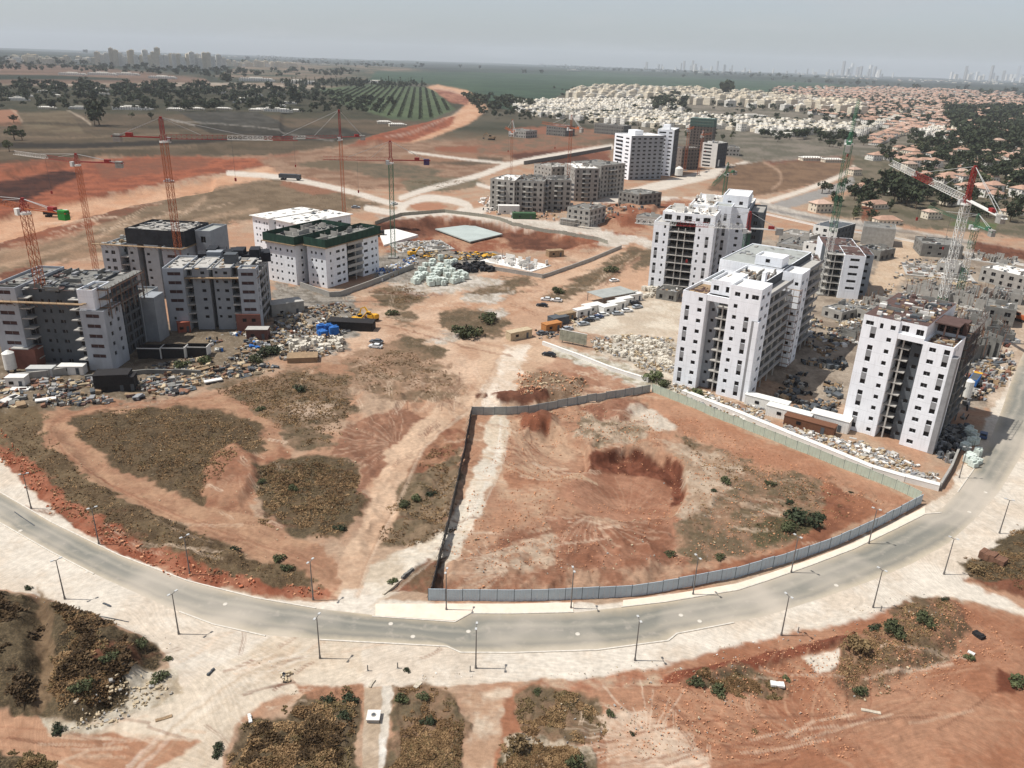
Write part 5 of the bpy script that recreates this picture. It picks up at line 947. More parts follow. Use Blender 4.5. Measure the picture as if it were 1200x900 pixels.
# ------------------------------------------------------------------ fences and walls
m_fblue = mat('blue_grey_hoarding', (176,188,194), rough=.6, var=.12, scale=.6); m_fgrey = mat('grey_hoarding', (160,166,162), rough=.6, var=.2, scale=.6); m_fgreen = mat('pale_green_hoarding', (178,188,170), rough=.6, var=.14, scale=.6); m_fdark = mat('dark_shaded_hoarding', (46,48,50), rough=.6, var=.2, scale=.6)  # dark hoarding's colour is deepened to include the shade on its sunless face
def fence(label, pts, h, seg, mt, post=m_dgrey, ribs=8, lean=.02, top=False, cat='fence'):
    P = resample([G(*p) for p in pts], 400); s = np.concatenate([[0], np.cumsum(np.hypot(*np.diff(P, axis=0).T))]); n = max(1, int(round(s[-1]/seg))); T = np.linspace(0, s[-1], n+1); Q = np.stack([np.interp(T, s, P[:,0]), np.interp(T, s, P[:,1])], 1)
    r = thing('site_fence', label, cat, (*Q[0], 0)); sl = s[-1]/n
    mb = MB(); k = ribs
    for i in range(k):
        x0 = (i/k)*(sl-.08); x1 = ((i+1)/k)*(sl-.08); o_ = .035 if i % 2 else 0; mb.box(x0, x1-.012, o_, o_+.03, .02, h-.06, mt)
    mb.box(0, sl-.08, .066, .1, .3, .38, post); mb.box(0, sl-.08, .066, .1, h-.5, h-.42, post); mb.box(0, sl-.08, -.02, .09, h-.058, h, mt); pm = mb.mesh('panel')
    mb = MB(); mb.box(-.05,.05,.02,.14,-.5,h+.08,post); mb.beam((0,.16,h*.7),(0,1.0,-.1),.06,post); qm = mb.mesh('post')
    for i in range(n):
        d = Q[i+1]-Q[i]; a = math.atan2(d[1], d[0]); zz = gz(*Q[i]); o = put('panel', pm, r, (Q[i][0]-Q[0][0], Q[i][1]-Q[0][1], zz-.03+random.uniform(-.03,.03)), a); o.rotation_euler[0] = random.uniform(-lean, lean)
        o = put('post', qm, r, (Q[i][0]-Q[0][0]-.04*math.cos(a), Q[i][1]-Q[0][1]-.04*math.sin(a), zz), a)
    return r
fence('blue grey sheet fence curving along the ring road footway', [(502,704),(600,705),(670,703),(740,699),(800,690),(860,678),(920,661),(980,640),(1030,617),(1060,601),(1080,590)], 2.5, 3.0, m_fblue, ribs=6)
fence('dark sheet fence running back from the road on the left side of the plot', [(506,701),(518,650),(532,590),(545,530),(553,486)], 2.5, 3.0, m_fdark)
fence('grey panelled fence along the back of the plot', [(553,486),(590,486),(620,484),(650,478),(700,470),(735,465),(762,459)], 2.4, 3.0, m_fgrey)
fence('pale green panelled fence between the plot track and the white towers', [(764,459),(800,473),(850,494),(900,514),(960,538),(1010,558),(1050,574),(1078,588)], 2.5, 3.1, m_fgreen)
fence('grey mesh fence curving round the deep red pit', [(440,263),(470,253),(520,249),(570,255),(620,266),(700,282),(712,286)], 2.0, 3.0, mat('dull_mesh', (150,146,132), var=.25), ribs=4)
def wall_(label, pts, h, w_, mt, cat='wall', name='low_wall', seg=6):
    P = resample([G(*p) for p in pts], max(3, int(sum(math.dist(G(*a), G(*b_)) for a, b_ in zip(pts, pts[1:]))/seg))); r = thing(name, label, cat, (*P[0], 0)); ms = {}
    for a, c_ in zip(P, P[1:]):
        d = math.dist(a, c_); k = round(d, 1); an = math.atan2(c_[1]-a[1], c_[0]-a[0])
        if k not in ms: mb = MB(); mb.box(-d/2+.015, d/2-.015, -w_/2, w_/2, -.6, h, mt); mb.box(-d/2+.01, d/2-.01, -w_/2-.05, w_/2+.05, h+.001, h+.09, mt); ms[k] = mb.mesh('wall_section')
        put('wall_section', ms[k], r, ((a[0]+c_[0])/2-P[0][0], (a[1]+c_[1])/2-P[0][1], gz(*a)*.5+random.uniform(-.04,.04)), an)
wall_('pale concrete wall below the white towers, behind the green fence', [(800,462),(840,478),(880,494),(930,515),(980,535),(1030,556),(1100,574)], 1.4, 1.6, m_white2)
wall_('concrete wall turning back beside the rightmost tower towards the road', [(1101,573),(1112,556),(1122,532)], 1.6, .4, m_conc)
wall_('concrete wall in front of the green netted block', [(352,336),(392,350),(430,336),(485,314)], 2.0, .4, m_conc)
wall_('concrete wall below the white deck and along the dirt road', [(575,316),(637,326),(690,307),(728,291)], 1.6, .4, m_conc)
wall_('long grey road wall left of the far white towers', [(614,193),(650,187),(716,175)], 3.2, .8, m_conc2)
wall_('pale concrete wall below the leftmost block', [(20,446),(60,442),(92,437)], 2.2, .6, m_conc)
wall_('stone wall below the bulldozed debris beside the netted block', [(100,446),(140,441),(180,437),(236,440)], 1.4, .5, m_conc2)
wall_('low garden wall below the suburb road', [(890,250),(960,266),(1060,282),(1200,312)], 1.0, .4, m_white2)
wall_('chalky bank wall below the stone yard', [(636,404),(680,420),(720,436),(760,448)], 1.2, .8, m_white2)

# ------------------------------------------------------------------ cars
m_glass = mat('car_glass', (34,38,42), rough=.15, var=.1); m_tyre = mat('tyre', (30,30,30), var=.2); PA = {k: mat(k+'_car_paint', c, rough=.35, var=.05) for k, c in (('white',(226,226,222)),('silver',(160,166,170)),('black',(40,42,46)),('blue',(60,78,110)),('grey',(98,102,106)),('red',(140,40,36)))}
def car_meshes(mt):
    def prof(pts, w_, m, mb, taper=.0):
        n = len(pts); vs = [(x, -w_/2+taper*(z-.6 if z > .9 else 0), z) for x, z in pts]+[(x, w_/2-taper*(z-.6 if z > .9 else 0), z) for x, z in pts]
        mb.add(vs, [tuple(range(n-1,-1,-1)), tuple(range(n, 2*n))]+[(i, (i+1)%n, n+(i+1)%n, n+i) for i in range(n)], m)
    b_ = MB(); prof([(-2.2,.3),(2.15,.3),(2.25,.62),(2.0,.86),(1.1,.96),(-1.9,1.0),(-2.25,.85),(-2.28,.5)], 1.76, mt, b_); prof([(.35,1.42),(-1.25,1.44),(-1.35,1.38),(-1.2,1.36),(.3,1.36)], 1.5, mt, b_)
    g = MB(); prof([(1.05,.97),(.38,1.37),(-1.3,1.38),(-1.95,1.0)], 1.66, m_glass, g, .3)
    wh = MB(); wh.cyl((0,-.11,0),(0,.11,0),.33,n=12,mat=m_tyre); wh.cyl((0,-.12,0),(0,.12,0),.19,n=10,mat=m_lgrey)
    lt = MB(); lt.box(-.04,.04,-.2,.2,-.07,.07,m_whitep); return b_.mesh('body'), g.mesh('windows'), wh.mesh('wheel'), lt.mesh('headlight')
CM = {}
def car(px_, rz, colour, label, group=None, s=1.0):
    if colour not in CM: CM[colour] = car_meshes(PA[colour])
    b_, g, wh, lt = CM[colour]; r = thing('parked_car', label, 'car', GP(*px_, .0), rz, group); r.scale = (s, s, s)
    put('body', b_, r); put('windows', g, r)
    for x in (-1.35, 1.4):
        for y in (-.8, .8): put('wheel', wh, r, (x, y, .33))
    for y in (-.6, .6): put('headlight', lt, r, (2.2, y, .66))
gp_ = 'cars parked in the dirt yard'
car((441,402), 2.9, 'grey', 'dark car with white roof panel, farther of the two on the open dirt'); car((440,407.5), 2.95, 'white', 'white car, nearer of the two standing on the open dirt')
car((640,352), 3.0, 'white', 'white car left in the trio beside the dirt road bush'); car((652,353), 3.0, 'white', 'white car right in the trio beside the dirt road bush'); car((635,359), 2.9, 'black', 'dark car nearest in the trio beside the dirt road')
car((643,417), 2.7, 'black', 'dark car parked alone by the chalky bank wall')
row = [((665,387),'silver','silver car at the lower left end of the row by the site cabins'),((636,392),'grey','grey car beside the orange container'),((684,381),'silver','silver car second from the left in the cabin row'),((690,377),'black','black car in the cabin row between two silver cars'),((695,375),'silver','silver car in the middle of the cabin row'),((701,373),'blue','blue grey car in the middle of the cabin row'),((707,370),'white','white car right of the blue grey car in the cabin row'),((724,369),'silver','silver car before the white cabin in the row'),((735,365.5),'white','white car before the last white cabin'),((747,361),'silver','silver car second from the right end of the cabin row'),((745,357),'black','black car at the right end of the cabin row')]
for p_, c_, lb in row: car(p_, random.uniform(.2,.7), c_, lb)
car((198,213), .2, 'white', 'white pickup on the orange highway track', s=1.5); car((417,244), .1, 'silver', 'silver van on the pale road before the roundabout', s=1.2)
car((462,240), 1, 'white', 'white car near the roundabout entry', s=1.2); car((1152,512), 1.0, 'blue', 'blue grey car in the tower shade by the road bend'); car((720,330), .5, 'white', 'white car on the sandy lane beside the balcony tower')

# ------------------------------------------------------------------ machines, cabins, containers
m_yel = mat('machine_yellow', (214,160,44), rough=.5, var=.2); m_blue = mat('blue_wrap', (52,108,176), var=.25); m_tan = mat('tan_sheet', (186,168,138), var=.25); m_blk = mat('black_steel', (44,42,42), var=.3); m_oran = mat('orange_container', (176,120,70), var=.2)
def excavator(px_, rz, label, mt=m_yel, s=1.0):
    r = thing('excavator', label, 'excavator', GP(*px_), rz); r.scale = (s,)*3
    for y in (-1.1, 1.1): mb = MB(); mb.add([(x, y+o_, z) for o_ in (-.3,.3) for x, z in ((-1.9,.1),(1.9,.1),(2.2,.5),(1.9,.9),(-1.9,.9),(-2.2,.5))], [(5,4,3,2,1,0),(6,7,8,9,10,11)]+[(i,(i+1)%6,6+(i+1)%6,6+i) for i in range(6)], m_blk); mb.obj('track', r)
    mb = MB(); mb.box(-2.4,1.2,-1.25,1.25,1.0,2.2,mt); mb.box(-2.3,-.6,-1.1,1.1,2.21,2.5,mt); mb.obj('body', r); mb = MB(); mb.box(.1,1.5,.25,1.2,2.21,3.2,m_glass); mb.box(.05,1.55,.2,1.25,3.21,3.3,mt); mb.obj('cab', r)
    mb = MB(); mb.beam((1.2,-.3,1.8),(3.6,-.3,4.2),.5,mt,.4); mb.beam((3.6,-.3,4.2),(5.4,-.3,3.3),.42,mt,.34); mb.obj('boom', r); mb = MB(); mb.beam((5.4,-.3,3.4),(6.0,-.3,1.1),.34,mt); mb.obj('stick', r)
    mb = MB(); mb.add([(5.5,-.9,1.1),(6.3,-.9,1.2),(6.2,-.9,.3),(5.3,-.9,.4),(5.5,.3,1.1),(6.3,.3,1.2),(6.2,.3,.3),(5.3,.3,.4)], [(0,1,2,3),(7,6,5,4),(1,5,6,2),(2,6,7,3),(3,7,4,0)], m_dgrey); mb.obj('bucket', r)
excavator((436,375), 2.6, 'yellow excavator by the dark skip at the edge of the open dirt'); excavator((420,378), .4, 'second yellow excavator working at the debris heap', s=.9)
excavator((484,300), .6, 'yellow excavator in the red pit beside the timber'); excavator((576,164), 2.8, 'brown excavator far off in the stripped field', m_timber, 1.8); excavator((1195,376), 2, 'orange excavator at the right edge by the sandy road', m_orange)
def truck(px_, rz, mt, mb2, label, L_=7.5, s=1.0):
    r = thing('truck', label, 'truck', GP(*px_), rz); r.scale = (s,)*3
    mb = MB(); mb.box(L_*.5,L_*.5+1.9,-1.2,1.2,.6,2.9,mt); mb.box(L_*.5+1.5,L_*.5+1.93,-1.05,1.05,1.7,2.6,m_glass); mb.obj('cab', r); mb = MB(); mb.box(-L_*.5,L_*.5-.2,-1.2,1.2,1.1,3.0,mb2); mb.box(-L_*.5+.15,L_*.5-.35,-1.05,1.05,3.001,3.05,m_dgrey); mb.obj('load_bed', r)
    wm = MB(); wm.cyl((0,-.2,0),(0,.2,0),.5,n=10,mat=m_tyre); w_ = wm.mesh('wheel')
    for x in (-L_*.35,-L_*.2,L_*.5+.9):
        for y in (-1.05,1.05): put('wheel', w_, r, (x,y,.5))
truck((338,211), -.1, m_dgrey, m_dgrey, 'dark long truck on the pale site road', 9, 1.5); truck((620,132), .1, m_whitep, m_tan, 'pale truck on the far earthworks', 7, 1.6); truck((1140,452), .9, m_yel, m_blue, 'truck with blue load in the tower shade by the road'); truck((62,248), .1, m_whitep, m_blk, 'dark tipper truck standing by the orange highway cut', 7, 1.4)
def cabin(px_, rz, L_, W, H_, mt, label, cat='site cabin', roofm=None, name='site_cabin', door=True, group=None):
    x, y, z = GP(*px_); r = thing(name, label, cat, (x, y, z), rz, group); mb = MB(); mb.box(-L_/2,L_/2,-W/2,W/2,-.2,H_,mt)
    n = int(L_/.6)
    for i in range(n): xx = -L_/2+.3+i*(L_-.6)/max(1,n-1); mb.box(xx-.05,xx+.05,-W/2-.04,-W/2-.001,.1,H_-.1,mt); 
    mb.obj('shell', r); mb = MB(); mb.box(-L_/2-.12,L_/2+.12,-W/2-.12,W/2+.12,H_+.002,H_+.14,roofm or mt); mb.obj('roof', r)
    if door: mb = MB(); mb.box(-.45,.45,-.03,.03,0,2.0,m_dgrey); mb.obj('door', r, (L_*.28,-W/2-.06,.05)); mb = MB(); mb.box(-.6,.6,-.03,.03,0,.9,m_hole); mb.obj('window', r, (-L_*.2,-W/2-.06,1.1))
cb = [((608,396),9,3,m_tan,'tan roofless cabin at the left end of the cabin row'),((646,387),7,3,m_oran,'orange container in the cabin row'),((654,379),7,4,m_dgrey,'dark grey cabin right of the orange container'),((662,375),8,3,m_timber,'brown cabin in the cabin row'),((682,370),7,3,m_white2,'pale cabin left of the white cabins'),((694,365),8,4,m_white2,'white cabin left of the grey canopy'),((712,366),7,3.4,m_whitep,'white cabin just below the grey canopy'),((722,361),7,3.4,m_whitep,'white cabin right below the canopy'),((731,357),7,3,m_whitep,'white cabin before the last of the row'),((742,352),7,3,m_white2,'pale cabin at the right end of the row')]
for p_, L_, W, mt, lb in cb: cabin(p_, .62, L_, W, 2.8, mt, lb)
x, y, z = GP(716,352); r = thing('shade_canopy', 'flat grey canopy over the cabin yard', 'canopy', (x,y,z), .62); mb = MB(); mb.box(-9,9,-5,5,3.4,3.6,m_roofg); mb.obj('roof', r)
for a in (-8.5,8.5):
    for c_ in (-4.6,4.6): mb = MB(); mb.cyl((a,c_,-.3),(a,c_,3.4),.12,n=6,mat=m_pole); mb.obj('post', r)
for p_, rz, L_, W, H_, mt, lb in [((898,478),-.6,12,3,3,m_whitep,'long white site cabin by the pale wall below the tall white tower'),((924,491),-.6,12,3,3,m_whitep,'second long white cabin along the pale wall'),((948,503),-.6,13,3,2.6,mat('rust_container',(112,76,56)),'rust brown container along the pale wall'),((972,500),-.6,10,4,3.4,m_white2,'pale cabin left of the rightmost tower'),((335,366),.6,12,6,4.5,m_conc,'grey shed with pale flat roof right of the clad block'),((614,256),.1,14,5,3.4,mat('green_container',(62,92,62)),'green container before the far concrete frames'),((650,300),.4,8,4,3,m_timber,'brown cabin on the white deck'),((596,250),.1,13,5,5,m_white2,'white site office below the far concrete frames'),
   ((22,452),.1,5,3,3,m_white2,'small white cabin below the leftmost block'),((50,440),.1,7,3,2.6,m_lgrey,'grey white cabin at the foot of the leftmost block'),((86,437),.1,7,3,2.4,m_white2,'pale cabin right of the crane foot at the leftmost block'),((135,455),.2,9,5,5,m_blk,'large black box container in the debris strip'),((155,455),.2,2.5,4,4,m_blk,'small black container right of the large black one'),((303,396),.1,7,3.6,3.4,mat('dark_red_hut',(104,70,62)),'dark red hut with white roof before the brown clad block'),((216,388),.5,4,3,3.4,mat('red_hut',(150,84,66)),'small red hut at the foot of the second block'),((446,277),.1,4,3,3,m_blk,'small black cabin on the white slab'),((355,422),.2,9,5,1.6,m_timber,'open brown skip at the edge of the open dirt'),((412,385),-.05,16,5,3,m_blk,'long dark skip before the earth heap')]:
    cabin(p_, rz, L_, W, H_, mt, lb, 'container' if ('container' in lb or 'skip' in lb) else 'site cabin', roofm=m_slab if 'roof' in lb else None, name='container' if ('container' in lb or 'skip' in lb) else 'site_cabin', door='skip' not in lb)
for i, (p_, w3) in enumerate([((178,418),8),((206,418),8),((232,416),8)]):
    x, y, z = GP(*p_); r = thing('trench_box', ['leftmost','middle','rightmost'][i]+' of the three dark open trench boxes below the second block', 'trench box', (x,y,z), .05); mb = MB()
    for q in ((-3.4,3.4,-1.8,-1.6),(-3.4,3.4,1.6,1.8),(-3.4,-3.2,-1.58,1.58),(3.2,3.4,-1.58,1.58)): mb.box(q[0],q[1],q[2],q[3],-.2,3.4,m_blk)
    mb.obj('side_plate', r); mb = MB(); mb.box(-3.5,3.5,-1.9,-1.81,3.2,3.5,m_white2); mb.box(3.41,3.6,-1.8,1.8,-.1,3.5,m_white2); mb.obj('rim', r)
for p_, rad, h, lb in [((14,436),1.6,6,'white silo at the left edge beside the leftmost block'),((10,408),1.8,7,'second white silo behind the first at the left edge'),((1131,468),1.3,6,'pale cement silo in the shade behind the rightmost tower'),((838,196),3.4,7,'white storage dome between the far towers'),((795,207),3.4,7,'white silo at the foot of the far white tower')]:
    x, y, z = GP(*p_); r = thing('silo', lb, 'silo', (x,y,z)); mb = MB(); mb.cyl((0,0,1.2),(0,0,h),rad,n=16,mat=m_whitep); mb.cyl((0,0,h),(0,0,h+rad*.5),rad,rad*.2,16,m_whitep); mb.obj('tank', r)
    mb = MB(); [mb.beam((math.cos(a)*rad*.8,math.sin(a)*rad*.8,-.3),(math.cos(a)*rad*.8,math.sin(a)*rad*.8,1.3),.25,m_dgrey) for a in (0,1.57,3.14,4.71)]; mb.obj('stand', r)
# billboard, manhole chamber
x, y, z = GP(671,404); r = thing('billboard', 'weathered grey billboard on the chalky bank', 'billboard', (x,y,z), -.5); mb = MB(); mb.box(-5,5,-.1,.1,.8,4.6,mat('faded_poster',(150,148,130),var=.5,scale=.6)); mb.box(-5.15,5.15,-.12,.12,4.601,4.75,m_white2); mb.obj('board', r)
for a in (-4,0,4): mb = MB(); mb.beam((a,.2,-.5),(a,.2,4.5),.2,m_dgrey); mb.obj('post', r)
x, y, z = GP(438,842); r = thing('manhole_chamber', 'square concrete manhole chamber standing on the concrete track', 'manhole', (x,y,z), .03); mb = MB(); mb.box(-.85,.85,-.85,.85,-.3,.55,m_conc); mb.obj('chamber', r); mb = MB(); mb.box(-.95,.95,-.95,.95,.552,.7,m_white2); mb.obj('slab', r); mb = MB(); mb.cyl((0,0,.70),(0,0,.78),.36,n=16,mat=m_conc); mb.cyl((0,0,.781),(0,0,.80),.26,n=16,mat=m_dgrey); mb.obj('lid', r)

# ------------------------------------------------------------------ pallets of blocks
def pallet_mesh(mt, seed):
    q = random.Random(seed); mb = MB()
    for i in range(3):
        for j in range(3):
            for k in range(3):
                if k == 2 and q.random() < .3: continue
                mb.box(-.62+i*.42,-.62+i*.42+.39,-.62+j*.42,-.62+j*.42+.39,.14+k*.42,.14+k*.42+.4,mt,False)
    mb.box(-.65,.65,-.65,.65,0,.12,m_timber); return mb.mesh('block_pallet')
m_pale = mat('pale_green_blocks', (200,208,198), var=.15, obj=.12); m_sto = mat('pale_stone_blocks', (206,198,182), var=.25, obj=.15)
PM = [pallet_mesh(m_pale, i) for i in range(3)]; PS = [pallet_mesh(m_sto, i+5) for i in range(3)]; PB = [pallet_mesh(m_blue, 9)]
def pallets(poly, n, meshes, label, group, s=(1.1,1.5), rz=.5):
    A = np.array([G(*p) for p in poly]); q = random.Random(n); k = 0; lo = A.min(0); hi = A.max(0)
    while k < n:
        x = q.uniform(lo[0], hi[0]); y = q.uniform(lo[1], hi[1])
        if sdf(A, np.array([x]), np.array([y]))[0] > 0: continue
        o = put('block_pallet', q.choice(meshes), None, (x, y, gz(x, y)-.05), rz+q.gauss(0, .12), label=label, category='pallet', group=group); o.scale = (q.uniform(*s),)*2+(q.uniform(.8,1.5)*s[0],); k += 1
pallets([(488,322),(508,314),(524,318),(545,324),(548,330),(510,336),(480,332)], 48, PM, 'pallet of pale green blocks among the stacks by the fence corner', 'pallets of pale green blocks', (1.6,2.2))
pallets([(478,316),(500,306),(520,306),(534,312),(516,318)], 12, PM, 'pallet of pale green blocks behind the main stacks, by the grey wall', 'rear pallets of pale green blocks', (1.6,2.2))
pallets([(694,404),(720,396),(760,398),(786,404),(788,430),(750,428),(716,418)], 90, PS, 'pallet of pale stone in the stone yard left of the tall white tower', 'pallets in the stone yard', (.8,1.3))
pallets([(372,388),(392,388),(394,393),(374,394)], 7, PB, 'pallet wrapped in bright blue beside the debris heap', 'blue pallets', (1.8,2.2))
pallets([(330,400),(400,396),(402,412),(350,418),(325,412)], 34, PS, 'pallet of stone in the debris below the blue pallets', 'pallets below the blue stack', (1,1.7))
pallets([(1131,536),(1144,532),(1150,545),(1136,552)], 12, PM, 'pallet of pale blocks at the road bend below the rightmost tower', 'pallets at the road bend', (1.2,1.6))
pallets([(1134,500),(1144,498),(1142,526),(1130,528)], 12, PM, 'pallet of pale blocks stacked along the wall in the tower shade', 'pallets along the wall in shade', (1.2,1.6))
pallets([(640,340),(700,330),(740,340),(760,350),(742,356),(690,350)], 0, PS, '', '')
pallets([(742,346),(768,330),(775,338),(760,350)], 20, PS, 'pallet of pale stone at the foot of the balcony tower', 'pallets at the balcony tower', (1.1,1.7))

# ------------------------------------------------------------------ loose debris, timber, spoil
def debris(label, poly, n, mats, smin=.3, smax=2.0, h=.5, tilt=.35, name='construction_debris', seed=1, cat='debris'):
    A = np.array([G(*p) for p in poly]); q = random.Random(seed); mb = MB(); lo = A.min(0); hi = A.max(0); X = np.array([[q.uniform(lo[0], hi[0]), q.uniform(lo[1], hi[1])] for _ in range(n*7)]); d = sdf(A, X[:,0], X[:,1]); X = X[d < 0][:int(n*1.7)]
    X = X[(fbm(X[:,0], X[:,1], 7, 3, seed) > .42)] if len(X) > 60 else X
    for x, y in X:
        a = q.choice((.5, 2.07, q.uniform(0, 3.14))); L_ = q.uniform(smin, smax)*q.choice((.4,.5,.65,.9)); mb.obox((x, y, gz(x, y)-.08+q.random()*.2), L_, L_*q.uniform(.15,.8), q.uniform(.08, h), a, q.choice(mats), q.uniform(-tilt, tilt))
    return mb.obj(name, kind='stuff', label=label, category=cat)
m_clod = mat('soil_clods', (200,146,110), var=.3)
DM = [m_conc, m_white2, m_timber, m_dgrey, m_tan, m_conc2, m_strip, m_blk, m_slab, m_timber, m_dgrey, m_tan, m_steel]
debris('mixed building debris below the leftmost block', [(0,440),(90,446),(160,446),(240,442),(220,462),(120,474),(0,478)], 800, [m_conc2,m_timber,m_dgrey,m_tan,m_blk,m_conc,m_roofb,m_steel,m_strip], .4, 3.6, .9, seed=1)
debris('rubble and sheets right of the black containers', [(170,430),(300,405),(340,410),(320,436),(240,450),(180,468)], 560, [m_conc2,m_timber,m_dgrey,m_tan,m_blk,m_conc,m_steel], .4, 3.0, .8, seed=2)
debris('bright rubble before the brown clad block', [(240,395),(330,385),(340,405),(250,415)], 420, DM+[m_whitep,m_blue], .3, 2.4, 1.2, seed=3)
debris('heaped site rubbish round the blue pallets', [(325,365),(400,355),(430,372),(400,395),(400,415),(330,425),(318,400)], 900, DM+[m_tan,m_timber,m_timber], .3, 2.4, 1.0, seed=4)
debris('timber and rods in the red pit', [(500,292),(560,296),(600,300),(560,306),(490,304)], 300, [m_timber,m_blk,m_dgrey,m_tan,m_yel], .6, 4, .7, seed=5)
debris('black sheeting rolls beside the pale blocks', [(530,312),(572,310),(578,318),(540,320)], 90, [m_blk,m_bnet], 1.5, 4, 2.2, seed=6)
debris('bright formwork scatter before the green netted block', [(440,320),(486,300),(490,310),(448,330)], 160, [m_whitep,m_lgrey,m_blue,m_timber], .5, 3, 1.4, seed=7)
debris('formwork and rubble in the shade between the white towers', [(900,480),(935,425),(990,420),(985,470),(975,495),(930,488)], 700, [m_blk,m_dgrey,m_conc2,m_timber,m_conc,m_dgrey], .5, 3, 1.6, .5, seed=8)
debris('pale rubble along the pale wall', [(790,450),(890,478),(985,505),(1100,555),(1095,570),(960,528),(860,488),(785,458)], 1100, [m_white2,m_conc,m_slab,m_tan,m_strip,m_timber], .3, 2.2, .7, seed=9)
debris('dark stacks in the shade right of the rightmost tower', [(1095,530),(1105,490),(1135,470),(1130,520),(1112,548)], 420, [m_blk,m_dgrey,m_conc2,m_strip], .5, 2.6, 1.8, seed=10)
debris('scattered shuttering round the brown roofed block', [(945,372),(1000,352),(1020,360),(1000,400),(965,420),(940,400)], 620, DM, .4, 2.8, 1.0, seed=11)
debris('stone slabs in the stone yard', [(690,398),(740,392),(790,398),(790,438),(740,430),(702,418)], 900, [m_sto,m_tan,m_conc,m_tan,m_strip,m_timber], .3, 1.8, .8, seed=12)
debris('clods of earth over the worked plot', [(520,640),(600,490),(760,466),(1040,588),(900,650),(560,690)], 2600, [m_clod], .1, .45, .3, seed=31)
debris('clods along the red bank of the verge', [(0,500),(60,580),(200,660),(380,690),(380,702),(200,676),(60,604),(0,540)], 1500, [m_clod,mat('red_clods', (176,104,74))], .15, .7, .4, seed=32)
debris('clods on the red ground below the road', [(780,792),(1000,740),(1120,705),(1200,760),(1000,890),(700,890)], 1600, [m_clod], .08, .35, .25, seed=33)
debris('rubble round the site cabins', [(600,398),(680,366),(740,340),(760,348),(690,378),(640,400)], 340, DM, .4, 2.2, .8, seed=13)
debris('rods and boards by the sandy lane', [(1020,372),(1060,300),(1140,312),(1150,360),(1120,400),(1060,370)], 500, DM+[m_tan], .4, 3, .8, seed=14)
debris('rubble strewn behind the rightmost tower', [(1110,410),(1180,390),(1190,440),(1150,470),(1120,460)], 560, DM+[m_brick], .4, 3, 1.4, seed=15)
debris('yellow props stacked behind the brown felt roof', [(1034,358),(1052,350),(1056,362),(1040,370)], 120, [m_yel,m_dgrey,m_white2], .5, 2.4, 1.0, seed=16)
debris('rubble among the far concrete frames', [(560,246),(700,240),(760,250),(720,262),(600,256)], 260, DM, .8, 4, 1.6, seed=17)
debris('broken stone in the plot at the fence', [(640,480),(690,476),(760,500),(690,520)], 200, [m_tan,m_timber,m_clod], .15, .6, .3, seed=18)
debris('stones scattered on the red ground', [(650,810),(1100,710),(1150,760),(900,880),(650,890)], 240, [m_tan,m_tan,m_conc], .08, .5, .25, seed=19)
debris('stones on the bare plot', [(520,600),(800,540),(1000,580),(900,650),(560,690)], 260, [m_tan,m_tan,m_conc,m_timber], .1, .5, .25, seed=20)
debris('rubble at the foot of the dark scrub', [(150,790),(205,790),(212,806),(130,850),(60,862),(90,846)], 150, [m_tan,m_tan,m_conc], .15, .8, .35, seed=21)
debris('stones along the verge', [(0,690),(110,725),(190,762),(420,800),(700,797),(900,765),(1090,700),(1080,690),(900,745),(700,785),(420,790),(200,750),(60,700)], 420, [m_tan,m_white2,m_conc], .06, .32, .15, seed=22)
debris('rubble by the chalky bank', [(606,432),(690,448),(680,466),(606,470)], 260, [m_tan,m_timber,m_clod,m_clod], .2, 1.1, .5, seed=23)
debris('stones through the left loop', [(60,480),(420,420),(430,600),(380,690),(120,600)], 200, [m_tan], .1, .5, .25, seed=24)
debris('rubble right of the roundabout', [(560,236),(590,226),(600,240),(570,250)], 70, [m_white2,m_conc], 1, 4, 2, seed=25)
# planks and panels that can be told apart at the debris strip
mb = MB(); mb.box(-1.5,1.5,-.5,.5,0,.16,m_timber); pk = mb.mesh('panel_board'); mb = MB(); mb.box(-1.9,1.9,-.7,.7,0,.25,m_white2); pw = mb.mesh('panel_board')
for i, (p_, rz, m_, lb) in enumerate([((24,457),.1,pw,'pale square panel lying in the debris below the leftmost block'),((12,470),1.3,pw,'pale panel leaning at the left edge of the debris'),((54,470),.5,pw,'pale sheet beside the dark boards below the leftmost block'),((244,440),1.1,pk,'tan board, upper of the two lying near the green bush'),((250,448),.6,pw,'white panel lying on the debris near the dirt loop'),((270,432),-.4,pk,'tan board nearest the green bush'),((238,434),.9,pk,'dark tan board beside the stacked sheets'),((155,463),.1,pk,'long tan board below the small black container')]):
    o = put('loose_board', m_, None, GP(*p_, .35), rz, label=lb, category='board'); o.rotation_euler[0] = random.uniform(-.25,.25); o.scale = (1.3,1.3,1.3)
# the slabs cast in and beside the pit
x, y = G(571,276); P_ = [G(510,269,-3.2),G(551,264,-3.2),(G(589,275,-3.2)),G(551,284,-3.2)]; mb = MB(); mb.add([(*p, -3.3) for p in P_]+[(*p, -2.7) for p in P_], [(4,5,6,7),(0,1,5,4),(1,2,6,5),(2,3,7,6),(3,0,4,7)], mat('grey_green_slab',(168,176,170),var=.15,scale=.12)); mb.obj('foundation_slab', label='grey foundation slab lying in the deep red pit', category='foundation')
P_ = [G(443,272),G(464,270),G(490,277),G(450,289)]; mb = MB(); mb.add([(*p, -.5) for p in P_]+[(*p, .9) for p in P_], [(4,5,6,7),(0,1,5,4),(1,2,6,5),(2,3,7,6),(3,0,4,7)], m_roofw); mb.obj('foundation_slab', label='white slab beside the green masted crane', category='foundation')

